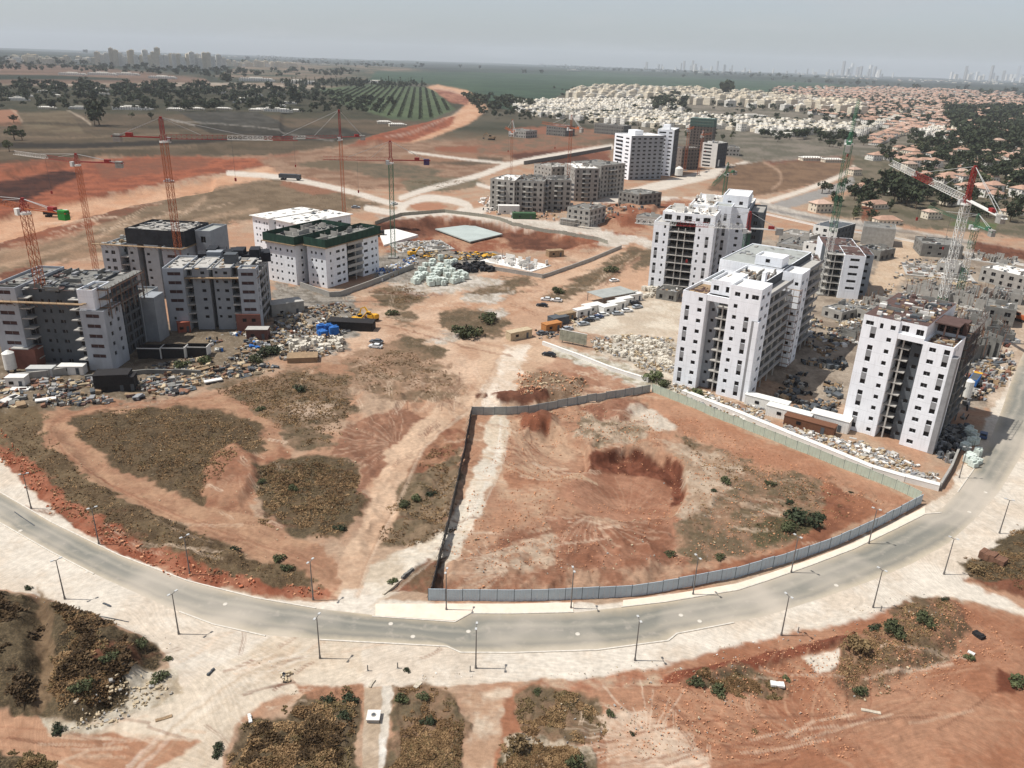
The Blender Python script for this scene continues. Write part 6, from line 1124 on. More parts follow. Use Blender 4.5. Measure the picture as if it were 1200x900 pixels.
for p_, lb in [((264,708),'pale manhole cover in the left part of the road'),((458,731),'pale manhole cover near the dusty entrance'),((484,746),'small pale manhole cover left of the road bay'),((549,740),'pale manhole cover beside the lamp shadow in the road'),((677,743),'largest pale manhole cover in the middle of the road'),((798,721),'pale manhole cover right of the road bay'),((820,728),'pale patch cover near the outer road edge'),((980,686),'pale manhole cover before the side road'),((1155,577),'upper manhole cover at the road bend'),((1136,600),'manhole cover beside the sand spill'),((24,622),'pale manhole cover at the left end of the road'),((102,670),'pale manhole cover near the second inner lamp')]:
    x, y = G(*p_); r = thing('manhole_cover', lb, 'manhole cover', (x, y, .012)); mb = MB(); mb.cyl((0,0,0),(0,0,.03),.4,.38,16,m_kerb); mb.obj('collar', r); mb = MB(); mb.cyl((0,0,.041),(0,0,.05),.33,n=14,mat=m_kerb); mb.obj('lid', r)

m_dirtyc = mat('dirty_concrete', (196,184,164), var=.3, scale=.7)
for (pa, pb), w_, h_, mt, nm, lb, ct in [
 (((449,697),(470,680)), .45, .5, m_dirtyc, 'concrete_beam', 'pale fallen kerb beam, nearer piece beside the white track', 'beam'), (((471,679),(484,669)), .45, .6, m_conc2, 'concrete_beam', 'dark fallen kerb beam, farther piece beside the white track', 'beam'),
 (((114,722),(151,729)), .14, .12, m_dgrey, 'pipe', 'long thin dark pipe lying on the verge above the dark scrub', 'pipe'), (((17,600),(40,616)), .16, .1, m_dgrey, 'pipe', 'dashed dark pipe lying on the road edge at the far left', 'pipe'),
 (((243,792),(251,784)), .3, .3, m_dgrey, 'concrete_beam', 'short dark block lying on the dusty branch track', 'beam'), (((433,806),(439,797)), .35, .2, m_dirtyc, 'concrete_beam', 'pale slab lying across the top of the concrete track', 'beam'),
 (((486,806),(493,799)), .7, .2, m_dirtyc, 'concrete_beam', 'tilted pale slab right of the concrete track', 'beam'), (((1009,832),(1032,836)), .5, .2, m_dirtyc, 'concrete_beam', 'long pale slab lying in the scrub at the lower right', 'beam'),
 (((182,845),(202,839)), .5, .12, m_timber, 'loose_board', 'tan board lying on the dusty track at the lower left', 'board'), (((121,707),(130,711)), .3, .14, m_dgrey, 'loose_board', 'dark scrap on the road opposite the dark scrub', 'board'),
 (((90,835),(96,829)), .4, .2, m_dirtyc, 'concrete_beam', 'pale block at the foot of the dark scrub', 'beam'), (((292,838),(294,848)), .45, .3, m_white2, 'concrete_beam', 'white block standing in the dry scrub at the bottom', 'beam'),
 (((1147,655),(1176,668)), 2.2, 1.4, mat('rusty_frames', (120,88,70), var=.4), 'rusty_crate', 'rusty framed crate in the scrub above the pale side road', 'crate'), (((902,806),(918,808)), 1.0, .25, m_whitep, 'plastic_sheet', 'white sheet of rubbish by the bright bush below the red spoil', 'sheet'),
 (((1134,764),(1142,768)), .6, .2, m_whitep, 'plastic_sheet', 'white sheet beside the bush in the red ground', 'sheet'), (((1141,742),(1152,750)), 1.1, .7, m_blk, 'rubbish_pile', 'black and white rubbish pile on the red ground', 'rubbish')]:
    A_, B_ = G(*pa), G(*pb); c_ = ((A_[0]+B_[0])/2, (A_[1]+B_[1])/2); Ln = math.dist(A_, B_); mb = MB(); n = 5
    for k in range(n): mb.box(-Ln/2+Ln*k/n+.01, -Ln/2+Ln*(k+1)/n-.01, -w_/2+random.uniform(-.04,.04), w_/2+random.uniform(-.04,.04), -.1, h_*random.uniform(.75,1.1), mt)
    o = mb.obj(nm, loc=(*c_, gz(*c_)+.02), rz=math.atan2(B_[1]-A_[1], B_[0]-A_[0]), label=lb, category=ct)
debris('broken stones heaped at the corner of the dusty branch track', [(330,790),(345,788),(348,800),(328,800)], 60, [m_dirtyc,m_dgrey,m_tan], .2, .9, .5, seed=51)
# ------------------------------------------------------------------ vegetation
def leafmat(name, c1, c2):
    m = mat(name, c1, var=.35, scale=.8, col2=c2, obj=.18, rough=.8); return m
m_leaf = leafmat('olive_leaves', (62,68,44), (100,104,70)); m_leafd = leafmat('dark_leaves', (40,48,34), (72,80,54)); m_leafb = leafmat('bright_leaves', (68,76,48), (104,110,72)); m_dry = leafmat('dry_scrub', (92,74,50), (150,126,88)); m_bark = mat('bark', (92,76,60), var=.3)
def leafcloud(n, shape, size, seed, fl=.0):
    """n small leaf faces through an uneven volume made of several lobes; returns verts (n*4,3)"""
    g = np.random.default_rng(seed); lobes = shape; w_ = np.array([l[3]**2 for l in lobes]); k = g.choice(len(lobes), n, p=w_/w_.sum()); L_ = np.array(lobes)[k]
    d = g.normal(size=(n, 3)); d /= np.linalg.norm(d, axis=1)[:, None]; rad = L_[:, 3]*(.55+.5*g.random(n)**.6); c = L_[:, :3]+d*rad[:, None]*np.array([1, 1, .8]); c[:, 2] = np.maximum(c[:, 2], .05)
    nrm = d+g.normal(size=(n, 3))*.55; nrm /= np.linalg.norm(nrm, axis=1)[:, None]; a = np.cross(nrm, g.normal(size=(n, 3))); a /= np.linalg.norm(a, axis=1)[:, None]; b_ = np.cross(nrm, a); s = size*(.6+.8*g.random(n))[:, None]
    return np.stack([c-a*s-b_*s*.6, c+a*s-b_*s*.5, c+a*s*.8+b_*s*.6, c-a*s*.7+b_*s*.7], 1).reshape(-1, 3)
def quads(name, V, mt):
    me = bpy.data.meshes.new(name); n = len(V); me.vertices.add(n); me.vertices.foreach_set('co', V.astype(np.float32).ravel()); me.loops.add(n); me.loops.foreach_set('vertex_index', np.arange(n, dtype=np.int32))
    me.polygons.add(n//4); me.polygons.foreach_set('loop_start', (np.arange(n//4)*4).astype(np.int32)); me.update(calc_edges=True); me.materials.append(mt); return me
def lobes(seed, n, r, spread, zc, zs=.5):
    q = random.Random(seed); return [(q.uniform(-1,1)*spread, q.uniform(-1,1)*spread, zc+q.uniform(-1,1)*zs, r*q.uniform(.6,1)) for _ in range(n)]
BUSH = [quads('foliage', leafcloud(420, lobes(s, 7, .5, .6, .42, .22), .09, s), m) for s, m in ((1,m_leaf),(2,m_leafd),(3,m_leafb),(4,m_dry))]
def stemmesh(n, seed):
    q = random.Random(seed); mb = MB()
    for i in range(n): a = q.uniform(0, 6.28); mb.beam((0,0,-.1), (math.cos(a)*.45, math.sin(a)*.45, .5+q.random()*.25), .05, m_bark, .02)
    return mb.mesh('stem')
STEM = stemmesh(6, 1)
def bush(p_, rpx, k, label, zs=.8, group=None):
    x, y, z = GP(*p_); R = rpx/FPX*math.hypot(math.hypot(x, y), CAM_H); r = thing('bush', label, 'bush', (x, y, z-.1), random.uniform(0, 6), group); r.scale = (R, R, R*zs); put('foliage', BUSH[k], r); put('stem', STEM, r)
for p_, rp, k, lb in [((546,393),19,0,'largest round bush on the open dirt above the white track'),((576,377),14,0,'round bush behind the largest one on the open dirt'),((460,369),8,0,'small round bush beside the brown patch on the open dirt'),((655,343),9,0,'bush beside the white cars and the dirt road'),((717,319),9,0,'bush in the grass strip farther up the dirt road'),((764,446),14,2,'leafy bush at the corner where the grey and green fences meet'),((775,452),10,0,'smaller bush just right of the fence corner bush'),((812,464),12,2,'green bush at the foot of the tall white tower'),((824,470),9,2,'lower green bush at the foot of the tall white tower'),((925,589),6,1,'small dark green bush in the right part of the plot'),((940,612),20,1,'widest green shrub in the right part of the plot'),((920,620),12,0,'shrub left of the widest green one in the plot'),((958,606),10,1,'shrub right of the widest green one in the plot'),
    ((902,567),7,0,'olive bush in the plot near the track edge'),((852,565),8,0,'olive bush on the pale slope of the plot'),((837,577),5,1,'small dark bush on the pale slope of the plot'),((997,577),3,1,'tiny dark bush near the right tip of the plot'),((787,650),8,0,'bush near the blue grey fence, right of the red cutting'),((845,655),7,0,'bush at the fence beside the lamp in the plot'),
    ((471,590),9,0,'left bush of the pair on the slope beside the white track'),((487,584),8,2,'right bush of the pair on the slope beside the white track'),((505,578),7,1,'bush on the slope by the dark fence'),((460,683),7,2,'low bush behind the fallen kerb by the white track'),((328,655),8,2,'bright bush near the verge by the loop of dirt road'),((336,665),8,0,'bush below the bright one near the verge'),((276,647),7,1,'green bush in the scrub bank above the verge'),((398,621),8,1,'green bush at the edge of the round scrub patch'),((345,572),7,0,'bush with pale litter beside it in the scrub patch'),((305,566),6,0,'bush at the left rim of the round scrub patch'),((351,457),9,1,'dark bush in the scrub above the dirt loop'),((306,481),6,0,'bush at the top right of the scrub oval'),((315,416),16,1,'dark green bush beside the stone wall at the debris strip'),((302,424),10,0,'pale green bush left of the dark one at the debris strip'),((240,425),11,2,'bright weeds behind the loose boards'),((215,430),10,2,'bright weeds below the trench boxes'),
    ((477,786),5,1,'small round bush alone on the pale verge'),((472,822),9,2,'round green bush right of the concrete track'),((384,821),8,1,'left bush of the pair left of the concrete track'),((411,821),10,1,'right bush of the pair left of the concrete track'),((404,842),9,1,'middle bush in the column left of the concrete track'),((501,846),9,1,'dark bush in the scrub right of the concrete track'),((495,820),8,0,'olive bush in the dry grass right of the concrete track'),((257,876),7,1,'upper bush of the pair at the bottom edge by the dusty track'),((254,884),7,1,'lower bush of the pair at the bottom edge by the dusty track'),
    ((605,875),14,3,'large olive scrub at the bottom edge'),((672,893),12,0,'olive scrub at the bottom edge right of the large one'),((716,838),6,0,'olive bush on the pale soil below the road'),((741,860),4,1,'tiny dark bush alone on the pale soil'),((631,812),6,0,'bush at the top of the dry patch below the road'),((815,804),10,0,'olive scrub under the strip of red spoil'),((845,812),11,0,'olive scrub right of the one under the red spoil'),((920,797),6,2,'bright bush beside the pale rubble'),((1006,809),9,0,'olive bush at the foot of the sand chute'),((1107,706),5,1,'dark bush at the corner of the pale side road'),((1085,735),12,0,'olive scrub on the mound beside the side road'),((1050,745),14,0,'grey olive scrub on the mound left of the side road'),((1000,765),16,3,'dry brown scrub at the top of the sand chute'),((1135,772),6,2,'green bush with a white sheet in the red ground'),((1192,803),11,2,'bright green bush at the right edge'),((1025,738),8,1,'dark bush above the dry brown scrub'),((885,857),4,3,'dry bush left of the sand chute'),((1140,668),10,3,'dry scrub at the mouth of the pale side road'),((33,690),5,1,'small dark bush on the verge at the lower left'),((197,774),5,0,'small bush at the tip of the dark scrub'),((189,797),10,0,'olive bush beside the rubble of the dark scrub'),((68,856),9,1,'green bush on the pale patch at the lower left'),((165,765),9,0,'bush on the crest of the dark scrub'),((97,820),12,0,'olive bush at the foot of the dark scrub'),((130,785),10,0,'olive bush inside the dark scrub'),((218,500),0.1,0,'')]:
    if lb: bush(p_, rp, k, lb)
# dry grass and scrub as ground cover
def cover(poly, n, size, seed, mt, h=.75, thr=.45, dist_scale=True):
    A = np.array([G(*p) for p in poly]); g = np.random.default_rng(seed); lo = A.min(0); hi = A.max(0); X = lo+(hi-lo)*g.random((n*3, 2)); X = X[sdf(A, X[:,0]+(fbm(X[:,0],X[:,1],5,2,3)-.5)*5, X[:,1]+(fbm(X[:,0],X[:,1],5,2,4)-.5)*5) < 0]
    X = X[fbm(X[:,0], X[:,1], 2.6, 3, seed)*.6+fbm(X[:,0], X[:,1], 11, 3, seed+1)*.4 > thr+.012+.10*np.clip(1+sdf(A, X[:,0], X[:,1])/4.5, 0, 1)][:n]; m = len(X)
    if m == 0: return np.zeros((0, 3))
    Z = np.array([gz(x, y) for x, y in X]); s = size*(.5+g.random(m)*1.0); V = []
    for k in range(4):
        a = g.random(m)*6.28; t = g.normal(0, .9, m); c = np.stack([X[:,0]+g.normal(0,.30,m)*s*2, X[:,1]+g.normal(0,.30,m)*s*2, Z], 1); dx = np.stack([np.cos(a), np.sin(a), 0*a], 1)*s[:,None]*.55; up = np.stack([np.cos(a+1.5)*t, np.sin(a+1.5)*t, np.ones(m)*h], 1)*s[:,None]
        V.append(np.stack([c-dx, c+dx, c+dx*.7+up, c-dx*.6+up*1.05], 1).reshape(-1, 3))
    return np.concatenate(V)
left_scrub = [[(0,480),(60,484),(52,505),(72,532),(132,582),(222,622),(300,657),(372,675),(380,692),(300,684),(200,660),(120,630),(60,590),(0,535)]]
oval = [[(84,494),(130,482),(210,476),(270,486),(310,508),(304,528),(275,545),(238,588),(190,568),(130,538),(92,512)],[(302,547),(330,538),(400,538),(420,547),(424,590),(412,610),(390,633),(350,628),(312,605),(300,575)],[(255,454),(300,442),(360,434),(408,442),(416,478),(400,500),(398,520),(350,526),(330,505),(292,478)]]
low_l = [[(66,716),(110,730),(158,750),(172,765),(150,800),(100,840),(60,836)],[(0,882),(60,897),(100,910),(0,915)],[(272,862),(292,842),(330,840),(352,814),(395,802),(424,807),(420,915),(266,915)]]
low_r = [[(466,810),(508,802),(540,814),(543,850),(536,915),(455,915),(458,862)],[(604,814),(640,808),(690,817),(710,845),(700,870),(650,870),(612,858)],[(588,868),(625,864),(688,882),(688,915),(582,915)],[(978,758),(1020,738),(1070,708),(1110,703),(1138,740),(1100,770),(1040,803),(1000,818),(982,800)],[(810,796),(860,784),(900,792),(918,815),(900,820),(850,810)],[(1125,662),(1150,652),(1170,642),(1200,614),(1210,700),(1150,686)]]
mid = [[(475,562),(512,524),(543,504),(543,560),(528,636),(470,638),(445,638),(452,600)],[(800,512),(860,532),(958,562),(1018,586),(998,608),(930,633),(860,652),(802,656),(797,620)],[(640,350),(690,326),(740,296),(752,302),(700,332),(655,350)],[(400,422),(470,404),(528,432),(548,468),(480,468),(420,458)],[(230,226),(330,210),(400,226),(440,240),(400,248),(240,266),(110,296)],[(440,340),(480,332),(500,345),(470,362)],[(470,212),(560,210),(530,224)]]
def put_cover(label, parts): put('dry_grass', quads('dry_grass', np.concatenate([p for p, _ in parts]), parts[0][1]), kind='stuff', label=label, category='dry grass')
m_straw = leafmat('straw', (138,108,72), (176,144,104)); m_brn = leafmat('brown_weeds', (110,84,54), (140,110,76)); m_olw = leafmat('olive_weeds', (92,76,48), (120,102,68))
for mt, sd_, fr, lb in ((m_straw, 1, .40, 'pale straw'), (m_brn, 2, .42, 'brown weeds'), (m_olw, 3, .18, 'olive weeds')):
    P_ = []
    for grp, n, s in ((left_scrub, 6000, .20), (oval, 6000, .19), (low_l, 6000, .17), (low_r, 4500, .15), (mid, 2600, .20)):
        for i, pl in enumerate(grp): P_.append((cover(pl, int(n*fr*1.25), s*.85*(1 if grp is not low_l else 1.15), sd_*10+i, mt, thr=.47 if grp is not mid else .56), mt))
    put_cover(lb+' covering the uncleared ground', P_)
m_dkw = leafmat('dark_weeds', (58,45,30), (92,72,46))
P_ = [(cover([(-10,702),(36,712),(36,835),(-10,830)], 3600, .26, 71, m_olw, thr=.42), m_olw), (cover([(70,716),(165,750),(160,800),(100,835),(70,820)], 4600, .26, 72, m_olw, thr=.42), m_olw), (cover([(300,850),(350,830),(400,840),(410,900),(280,900)], 2400, .24, 73, m_olw, thr=.48), m_olw)]
put('undergrowth', quads('undergrowth', np.concatenate([p for p, _ in P_]), m_dkw), kind='stuff', label='thick dark scrub on the bank at the lower left', category='scrub')

# ------------------------------------------------------------------ trees
def tree_proto(seed, kind):
    if kind == 'round': return leafcloud(170, lobes(seed, 8, 1.7, 1.9, 4.6, 1.4), .48, seed), 3.4
    if kind == 'cypress': return leafcloud(130, [(0,0,1+i*1.1,1.0-.1*i) for i in range(8)], .34, seed), 1.2
    return leafcloud(240, lobes(seed, 12, 2.2, 3.0, 5.6, 2.0), .62, seed), 4.6
TP = []
for s, k, m_ in ((11,'round',m_leafd),(12,'round',m_leaf),(13,'round',m_leafd),(14,'broad',m_leafd),(15,'broad',m_leaf),(16,'cypress',m_leafd)):
    V, R = tree_proto(s, k); TP.append((V, quads('crown', V, m_), m_))
def trunk_mesh(h): 
    mb = MB(); mb.cyl((0,0,-.4),(0,.1,h*.55),.28,.16,7,m_bark); [mb.cyl((0,.1,h*.5),(math.cos(a)*h*.22,math.sin(a)*h*.22,h*.85),.12,.05,5,m_bark) for a in (.3,2.2,4.4)]; return mb.mesh('trunk')
TRK = trunk_mesh(5.5)
def inpoly(poly, n, seed, mind=0.0, wpx=True):
    """n points spread evenly over the ground inside a surveyed outline"""
    A = np.array([G(*p) for p in poly]); g = np.random.default_rng(seed); lo = A.min(0); hi = A.max(0); out = np.zeros((0, 2))
    for _ in range(40):
        X = lo+(hi-lo)*g.random((n*3, 2)); X = X[sdf(A, X[:,0], X[:,1]) < 0]; out = np.concatenate([out, X])
        if len(out) >= n: break
    return out[:n]
TREES = []   # x, y, scale, kind index, label, group
def trees(poly, n, s, kinds, label, group, seed, jit=.35):
    g = random.Random(seed)
    for x, y in inpoly(poly, n, seed): TREES.append((x, y, s*g.uniform(1-jit, 1+jit), g.choice(kinds), label, group))
trees([(1060,205),(1200,225),(1200,262),(1140,255),(1060,240),(1010,222)], 110, 1.0, (0,1,2,3), 'dark garden tree among the red roofed houses nearest the suburb road', 'trees among the nearest suburb houses', 1)
trees([(1010,175),(1080,165),(1200,180),(1200,225),(1100,210),(1040,195)], 130, 1.05, (0,2,3,4), 'dark tree in the wooded gardens at the right', 'trees in the wooded gardens', 2)
trees([(1120,150),(1200,140),(1200,185),(1130,178)], 80, 1.9, (2,3), 'tall dark tree at the right edge behind the suburb', 'tall trees at the right edge', 3)
trees([(880,150),(1000,140),(1060,160),(1010,178),(900,172)], 60, 1.3, (0,3), 'dark tree before the white terraces', 'trees before the white terraces', 4)
trees([(900,158),(1010,162),(1015,168),(900,166)], 40, 1.4, (0,3), 'tree in the row along the edge of the red field', 'row of trees along the red field', 5)
trees([(765,118),(800,116),(806,130),(765,132)], 34, 2.4, (2,3), 'dark tree in the grove amid the white houses', 'grove amid the white houses', 6)
trees([(620,130),(720,135),(870,160),(860,168),(700,150),(600,142)], 90, 1.1, (0,1), 'garden tree among the white houses beyond the far towers', 'trees among the white houses', 7)
trees([(555,120),(640,128),(700,136),(700,142),(560,140)], 60, 1.6, (1,2), 'tree in the belt before the white houses', 'belt of trees before the white houses', 8)
trees([(1000,250),(1040,262),(1020,272),(990,262)], 4, 1.0, (0,1), 'tree beside the plain grey block', 'trees beside the grey block', 9)
trees([(960,225),(1010,215),(1050,232),(1040,255),(980,250)], 22, 1.1, (0,2,3), 'tree among the houses behind the green crane', 'trees behind the green crane', 10)
trees([(1030,225),(1070,222),(1080,245),(1040,250)], 14, 1.6, (3,), 'broad dark tree left of the big crane jib', 'broad trees left of the big jib', 13)
for p_, s, k, lb in [((117,150),3.0,3,'tall dark clump of trees standing alone in the brown fields'),((112,151),2.4,3,'smaller dark tree beside the tall clump in the brown fields'),((17,147),1.6,0,'small dark tree at the left end of the brown field'),((178,143),1.4,0,'dark tree left of the red crane head'),((18,168),2.2,1,'olive tree in the left field above the cut'),((27,168),1.8,1,'second olive tree in the left field above the cut'),((12,182),1.4,1,'small olive tree above the highway cut'),((155,141),1.3,1,'bare looking tree in the brown field')]:
    x, y = G(*p_); TREES.append((x, y, s, k, lb, None))
trees([(0,108),(120,106),(250,112),(380,112),(470,122),(440,134),(330,136),(180,133),(60,130),(0,128)], 200, 1.7, (0,2,3,1), 'dark tree in the wooded belt left of the orchards', 'trees in the wooded belt', 11)
trees([(0,98),(180,102),(330,104),(380,100),(380,112),(250,113),(0,112)], 110, 2.0, (2,3), 'dark tree on the far side of the wooded belt', 'far trees of the wooded belt', 12)
trees([(330,98),(500,100),(500,104),(330,104)], 110, 3.0, (5,2), 'dark tree in the windbreak behind the orchard rows', 'windbreak behind the orchard', 14, .2)
FAR = []  # beyond the first three hundred: masses
def trees_far(poly, n, s, seed): 
    g = random.Random(seed)
    for x, y in inpoly(poly, n, seed): FAR.append((x, y, s*g.uniform(.6, 1.3), g.choice((0,2,3))))
trees_far([(0,98),(180,100),(330,104),(470,122),(440,134),(180,133),(0,128)], 330, 1.8, 21)
trees_far([(0,70),(110,78),(250,84),(420,84),(420,90),(250,92),(110,86),(0,84)], 240, 2.8, 22); trees_far([(0,52),(300,64),(600,76),(800,84),(1200,102),(1200,106),(800,88),(600,80),(300,70),(0,60)], 900, 6, 23)
trees_far([(300,66),(440,74),(500,82),(420,82),(300,74)], 240, 3.5, 24); trees_far([(630,76),(760,82),(960,94),(1200,110),(1200,116),(950,98),(740,86),(640,80)], 420, 4, 25)
trees_far([(900,104),(1200,108),(1200,150),(1120,150),(1000,140),(900,128)], 700, 1.25, 26); trees_far([(1100,128),(1200,128),(1200,180),(1130,178)], 260, 2.4, 27); trees_far([(640,104),(900,112),(1000,140),(880,150),(700,132)], 260, 1.6, 28); trees_far([(540,112),(600,118),(640,128),(560,132)], 90, 2.0, 29)
trees_far([(620,134),(760,132),(1000,150),(1000,160),(850,152),(690,142)], 620, 1.15, 41); trees_far([(905,108),(1200,116),(1200,150),(1110,160),(1010,146),(900,126)], 1000, 1.3, 42); trees_far([(664,112),(800,106),(1010,124),(1010,136),(720,118)], 160, 1.3, 43)
trees_far([(700,79),(740,81),(740,84),(703,82)], 50, 3.5, 30); trees_far([(1060,160),(1130,160),(1200,185),(1200,225),(1100,205)], 150, 1.7, 31)
TREES.sort(key=lambda t: t[0]**2+t[1]**2)
tg = random.Random(5); cnt = 0
for x, y, s, k, lb, grp in TREES:
    if cnt < 300 or grp is None:
        r = thing('tree', lb, 'tree', (x, y, gz(x, y)-.2), tg.uniform(0, 6.28), grp); r.scale = (s*tg.uniform(.85,1.15), s*tg.uniform(.85,1.15), s*tg.uniform(.8,1.15)); put('crown', TP[k][1], r); put('trunk', TRK, r); cnt += 1
    else: FAR.append((x, y, s, k))
def mass(name, items, label, mt):
    g = np.random.default_rng(9); V = []
    for x, y, s, k in items:
        P = TP[k][0]; d = math.hypot(x, y); nq = len(P)//4
        if d > 1500: idx = g.choice(nq, max(14, int(nq*(.35 if d < 4000 else .16))), replace=False); P = P.reshape(-1, 4, 3)[idx].reshape(-1, 3); c = P.reshape(-1, 4, 3).mean(1, keepdims=True); P = (c+(P.reshape(-1, 4, 3)-c)*(1.7 if d < 4000 else 2.6)).reshape(-1, 3)
        a = g.random()*6.28; ca, sa = math.cos(a), math.sin(a); V.append(np.stack([x+s*(P[:,0]*ca-P[:,1]*sa), y+s*(P[:,0]*sa+P[:,1]*ca), gz(x, y)+s*P[:,2]*.9], 1))
    put(name, quads(name, np.concatenate(V), mt), kind='stuff', label=label, category='trees')
mass('far_woodland', [f for f in FAR if f[3] != 4], 'far belts of dark trees out to the horizon', m_leafd); 
if any(f[3] == 4 for f in FAR): mass('far_woodland', [f for f in FAR if f[3] == 4], 'lighter trees mixed through the far gardens', m_leaf)
# orchard rows
A0, A1 = G(385,122), G(500,141); ov = []
orch = np.array([G(*p) for p in [(374,108),(440,101),(503,104),(532,128),(500,141),(462,138),(405,122)]]); q = random.Random(2)
ang_o = math.atan2(G(470,105)[1]-G(450,138)[1], G(470,105)[0]-G(450,138)[0]); lo = orch.min(0); hi = orch.max(0); span = max(hi-lo)*1.2; cx_, cy_ = (lo+hi)/2
for i in np.arange(-span/2, span/2, 17):
    for j in np.arange(-span/2, span/2, 11):
        x = cx_+i*-math.sin(ang_o)+j*math.cos(ang_o); y = cy_+i*math.cos(ang_o)+j*math.sin(ang_o); ov.append((x, y))
ov = np.array(ov); ov = ov[sdf(orch, ov[:,0], ov[:,1]) < 0]; g = np.random.default_rng(4); V = []
for x, y in ov[:5200]:
    P = TP[1][0].reshape(-1, 4, 3)[g.choice(170, 16, replace=False)]; c = P.mean(1, keepdims=True); P = (c+(P-c)*2.0).reshape(-1, 3); V.append(np.stack([x+P[:,0]*1.1, y+P[:,1]*1.1, np.maximum(P[:,2]-1.5, 0)*.9+gz(x, y)], 1))
put('orchard_trees', quads('orchard_trees', np.concatenate(V), m_leafd), kind='stuff', label='orchard trees planted in straight rows', category='orchard')

# ------------------------------------------------------------------ houses and the towns beyond
m_rt = mat('red_tiles', (172,138,118), var=.25, scale=.3, obj=.1); m_rt2 = mat('pale_tiles', (186,158,140), var=.2, scale=.3, obj=.1); m_hw = mat('house_white', (224,219,208), var=.12, scale=.1, obj=.08); m_hb = mat('house_beige', (218,206,184), var=.12, scale=.1, obj=.08); m_hg = mat('house_window', (70,72,74), rough=.4)
def house_parts(L_, W, H_, hip, wm, rm_, seed, flat=False):
    q = random.Random(seed); w_ = MB(); w_.box(-L_/2,L_/2,-W/2,W/2,-1,H_,wm); w_.box(L_/2-.01,L_/2+3.2,-W/4,W/2-1,-1,H_*.62,wm); win = MB(); rf = MB(); e = .6
    for zf in ([1.0] if H_ < 4 else [1.0, 4.0] if H_ < 8 else [1+3*i for i in range(int(H_/3))]):
        for i in range(int(L_/3)): a = -L_/2+1.6+i*3; win.box(a-.55,a+.55,-W/2-.03,-W/2-.002,zf,zf+1.3,m_hg,False); win.box(a-.55,a+.55,W/2+.002,W/2+.03,zf,zf+1.3,m_hg,False)
        for i in range(int(W/3.4)): a = -W/2+1.6+i*3.4; win.box(-L_/2-.03,-L_/2-.002,a-.5,a+.5,zf,zf+1.3,m_hg,False)
    if flat: rf.box(-L_/2-.1,L_/2+.1,-W/2-.1,W/2+.1,H_+.002,H_+.35,rm_); rf.box(-L_*.2,L_*.2,-W*.2,W*.25,H_+.351,H_+2.3,wm)
    else:
        x, y = L_/2+e, W/2+e; rx = max(.2, x-y*.9); rf.add([(-x,-y,H_),(x,-y,H_),(x,y,H_),(-x,y,H_),(-rx,0,H_+hip),(rx,0,H_+hip)], [(0,1,5,4),(2,3,4,5),(1,2,5),(3,0,4),(3,2,1,0)], rm_)
        rf.box(L_/2+.05,L_/2+3.5,-W/4-.3,W/2-.8,H_*.62+.002,H_*.62+.3,rm_)
    return w_.mesh('wall'), win.mesh('window'), rf.mesh('roof'), (w_, win, rf)
HP = {'red': [house_parts(13,10,3.6,2.6,m_hw,m_rt,1), house_parts(11,11,6.2,2.4,m_hw,m_rt,2), house_parts(16,9,3.4,2.4,m_hb,m_rt,3), house_parts(12,9,6,2.2,m_hb,m_rt2,4)],
      'white': [house_parts(12,9,6.4,0,m_hw,m_hw,5,True), house_parts(10,10,9.2,0,m_hw,m_hb,6,True), house_parts(14,9,6,0,m_hb,m_hw,7,True)],
      'block': [house_parts(22,13,15.5,0,m_hb,m_hw,8,True), house_parts(18,15,18.5,0,m_hb,m_hb,9,True), house_parts(26,12,12.4,0,m_hw,m_hw,10,True)],
      'shed': [house_parts(40,14,4.5,0,m_hw,m_hw,11,True), house_parts(24,10,4,1.6,m_hb,m_hw,12)],
      'tower': [house_parts(20,16,38,0,m_hw,m_hw,13,True), house_parts(18,18,44,0,m_hb,m_hw,14,True)], 'city': [house_parts(38,32,130,0,m_hw,m_hw,15,True), house_parts(34,34,175,0,m_conc,m_conc,16,True), house_parts(60,34,80,0,m_hb,m_hw,17,True)]}
def settle(kind, pts, label, group, cat, name, ang=None, seed=1, nmax=300, sc_=1.0, parts=True, jit=.12):
    q = random.Random(seed); jit = jit*.5; pts = sorted(pts, key=lambda p: p[0]**2+p[1]**2); rest = [MB()]
    for i, (x, y) in enumerate(pts):
        h = q.choice(HP[kind]); a = (ang if ang is not None else q.choice((0,.6,1.2)))+q.choice((0,0,0,math.pi/2))+q.gauss(0, jit); s = sc_*q.uniform(.85, 1.2)
        if i < nmax:
            r = thing(name, label, cat, (x, y, gz(x, y)), a, group); r.scale = (s, s, s*q.uniform(.85,1.15)); put('wall', h[0], r); put('windows', h[1], r, kind='stuff'); put('roof', h[2], r)
        else:
            ca, sa = math.cos(a)*s, math.sin(a)*s; z0 = gz(x, y)
            for m_ in h[3]:
                b0 = len(rest[0].v); rest[0].v.extend([(x+v[0]*ca-v[1]*sa, y+v[0]*sa+v[1]*ca, z0+v[2]*s) for v in m_.v])
                for f, mi_ in zip(m_.f, m_.m): rest[0].f.append(tuple(k+b0 for k in f)); rest[0].m.append(rest[0].mi(m_.mats[mi_]))
    if rest[0].v: rest[0].obj('far_'+name+'s', kind='stuff', label='further '+cat+'s of the same kind receding behind', category=cat+'s')
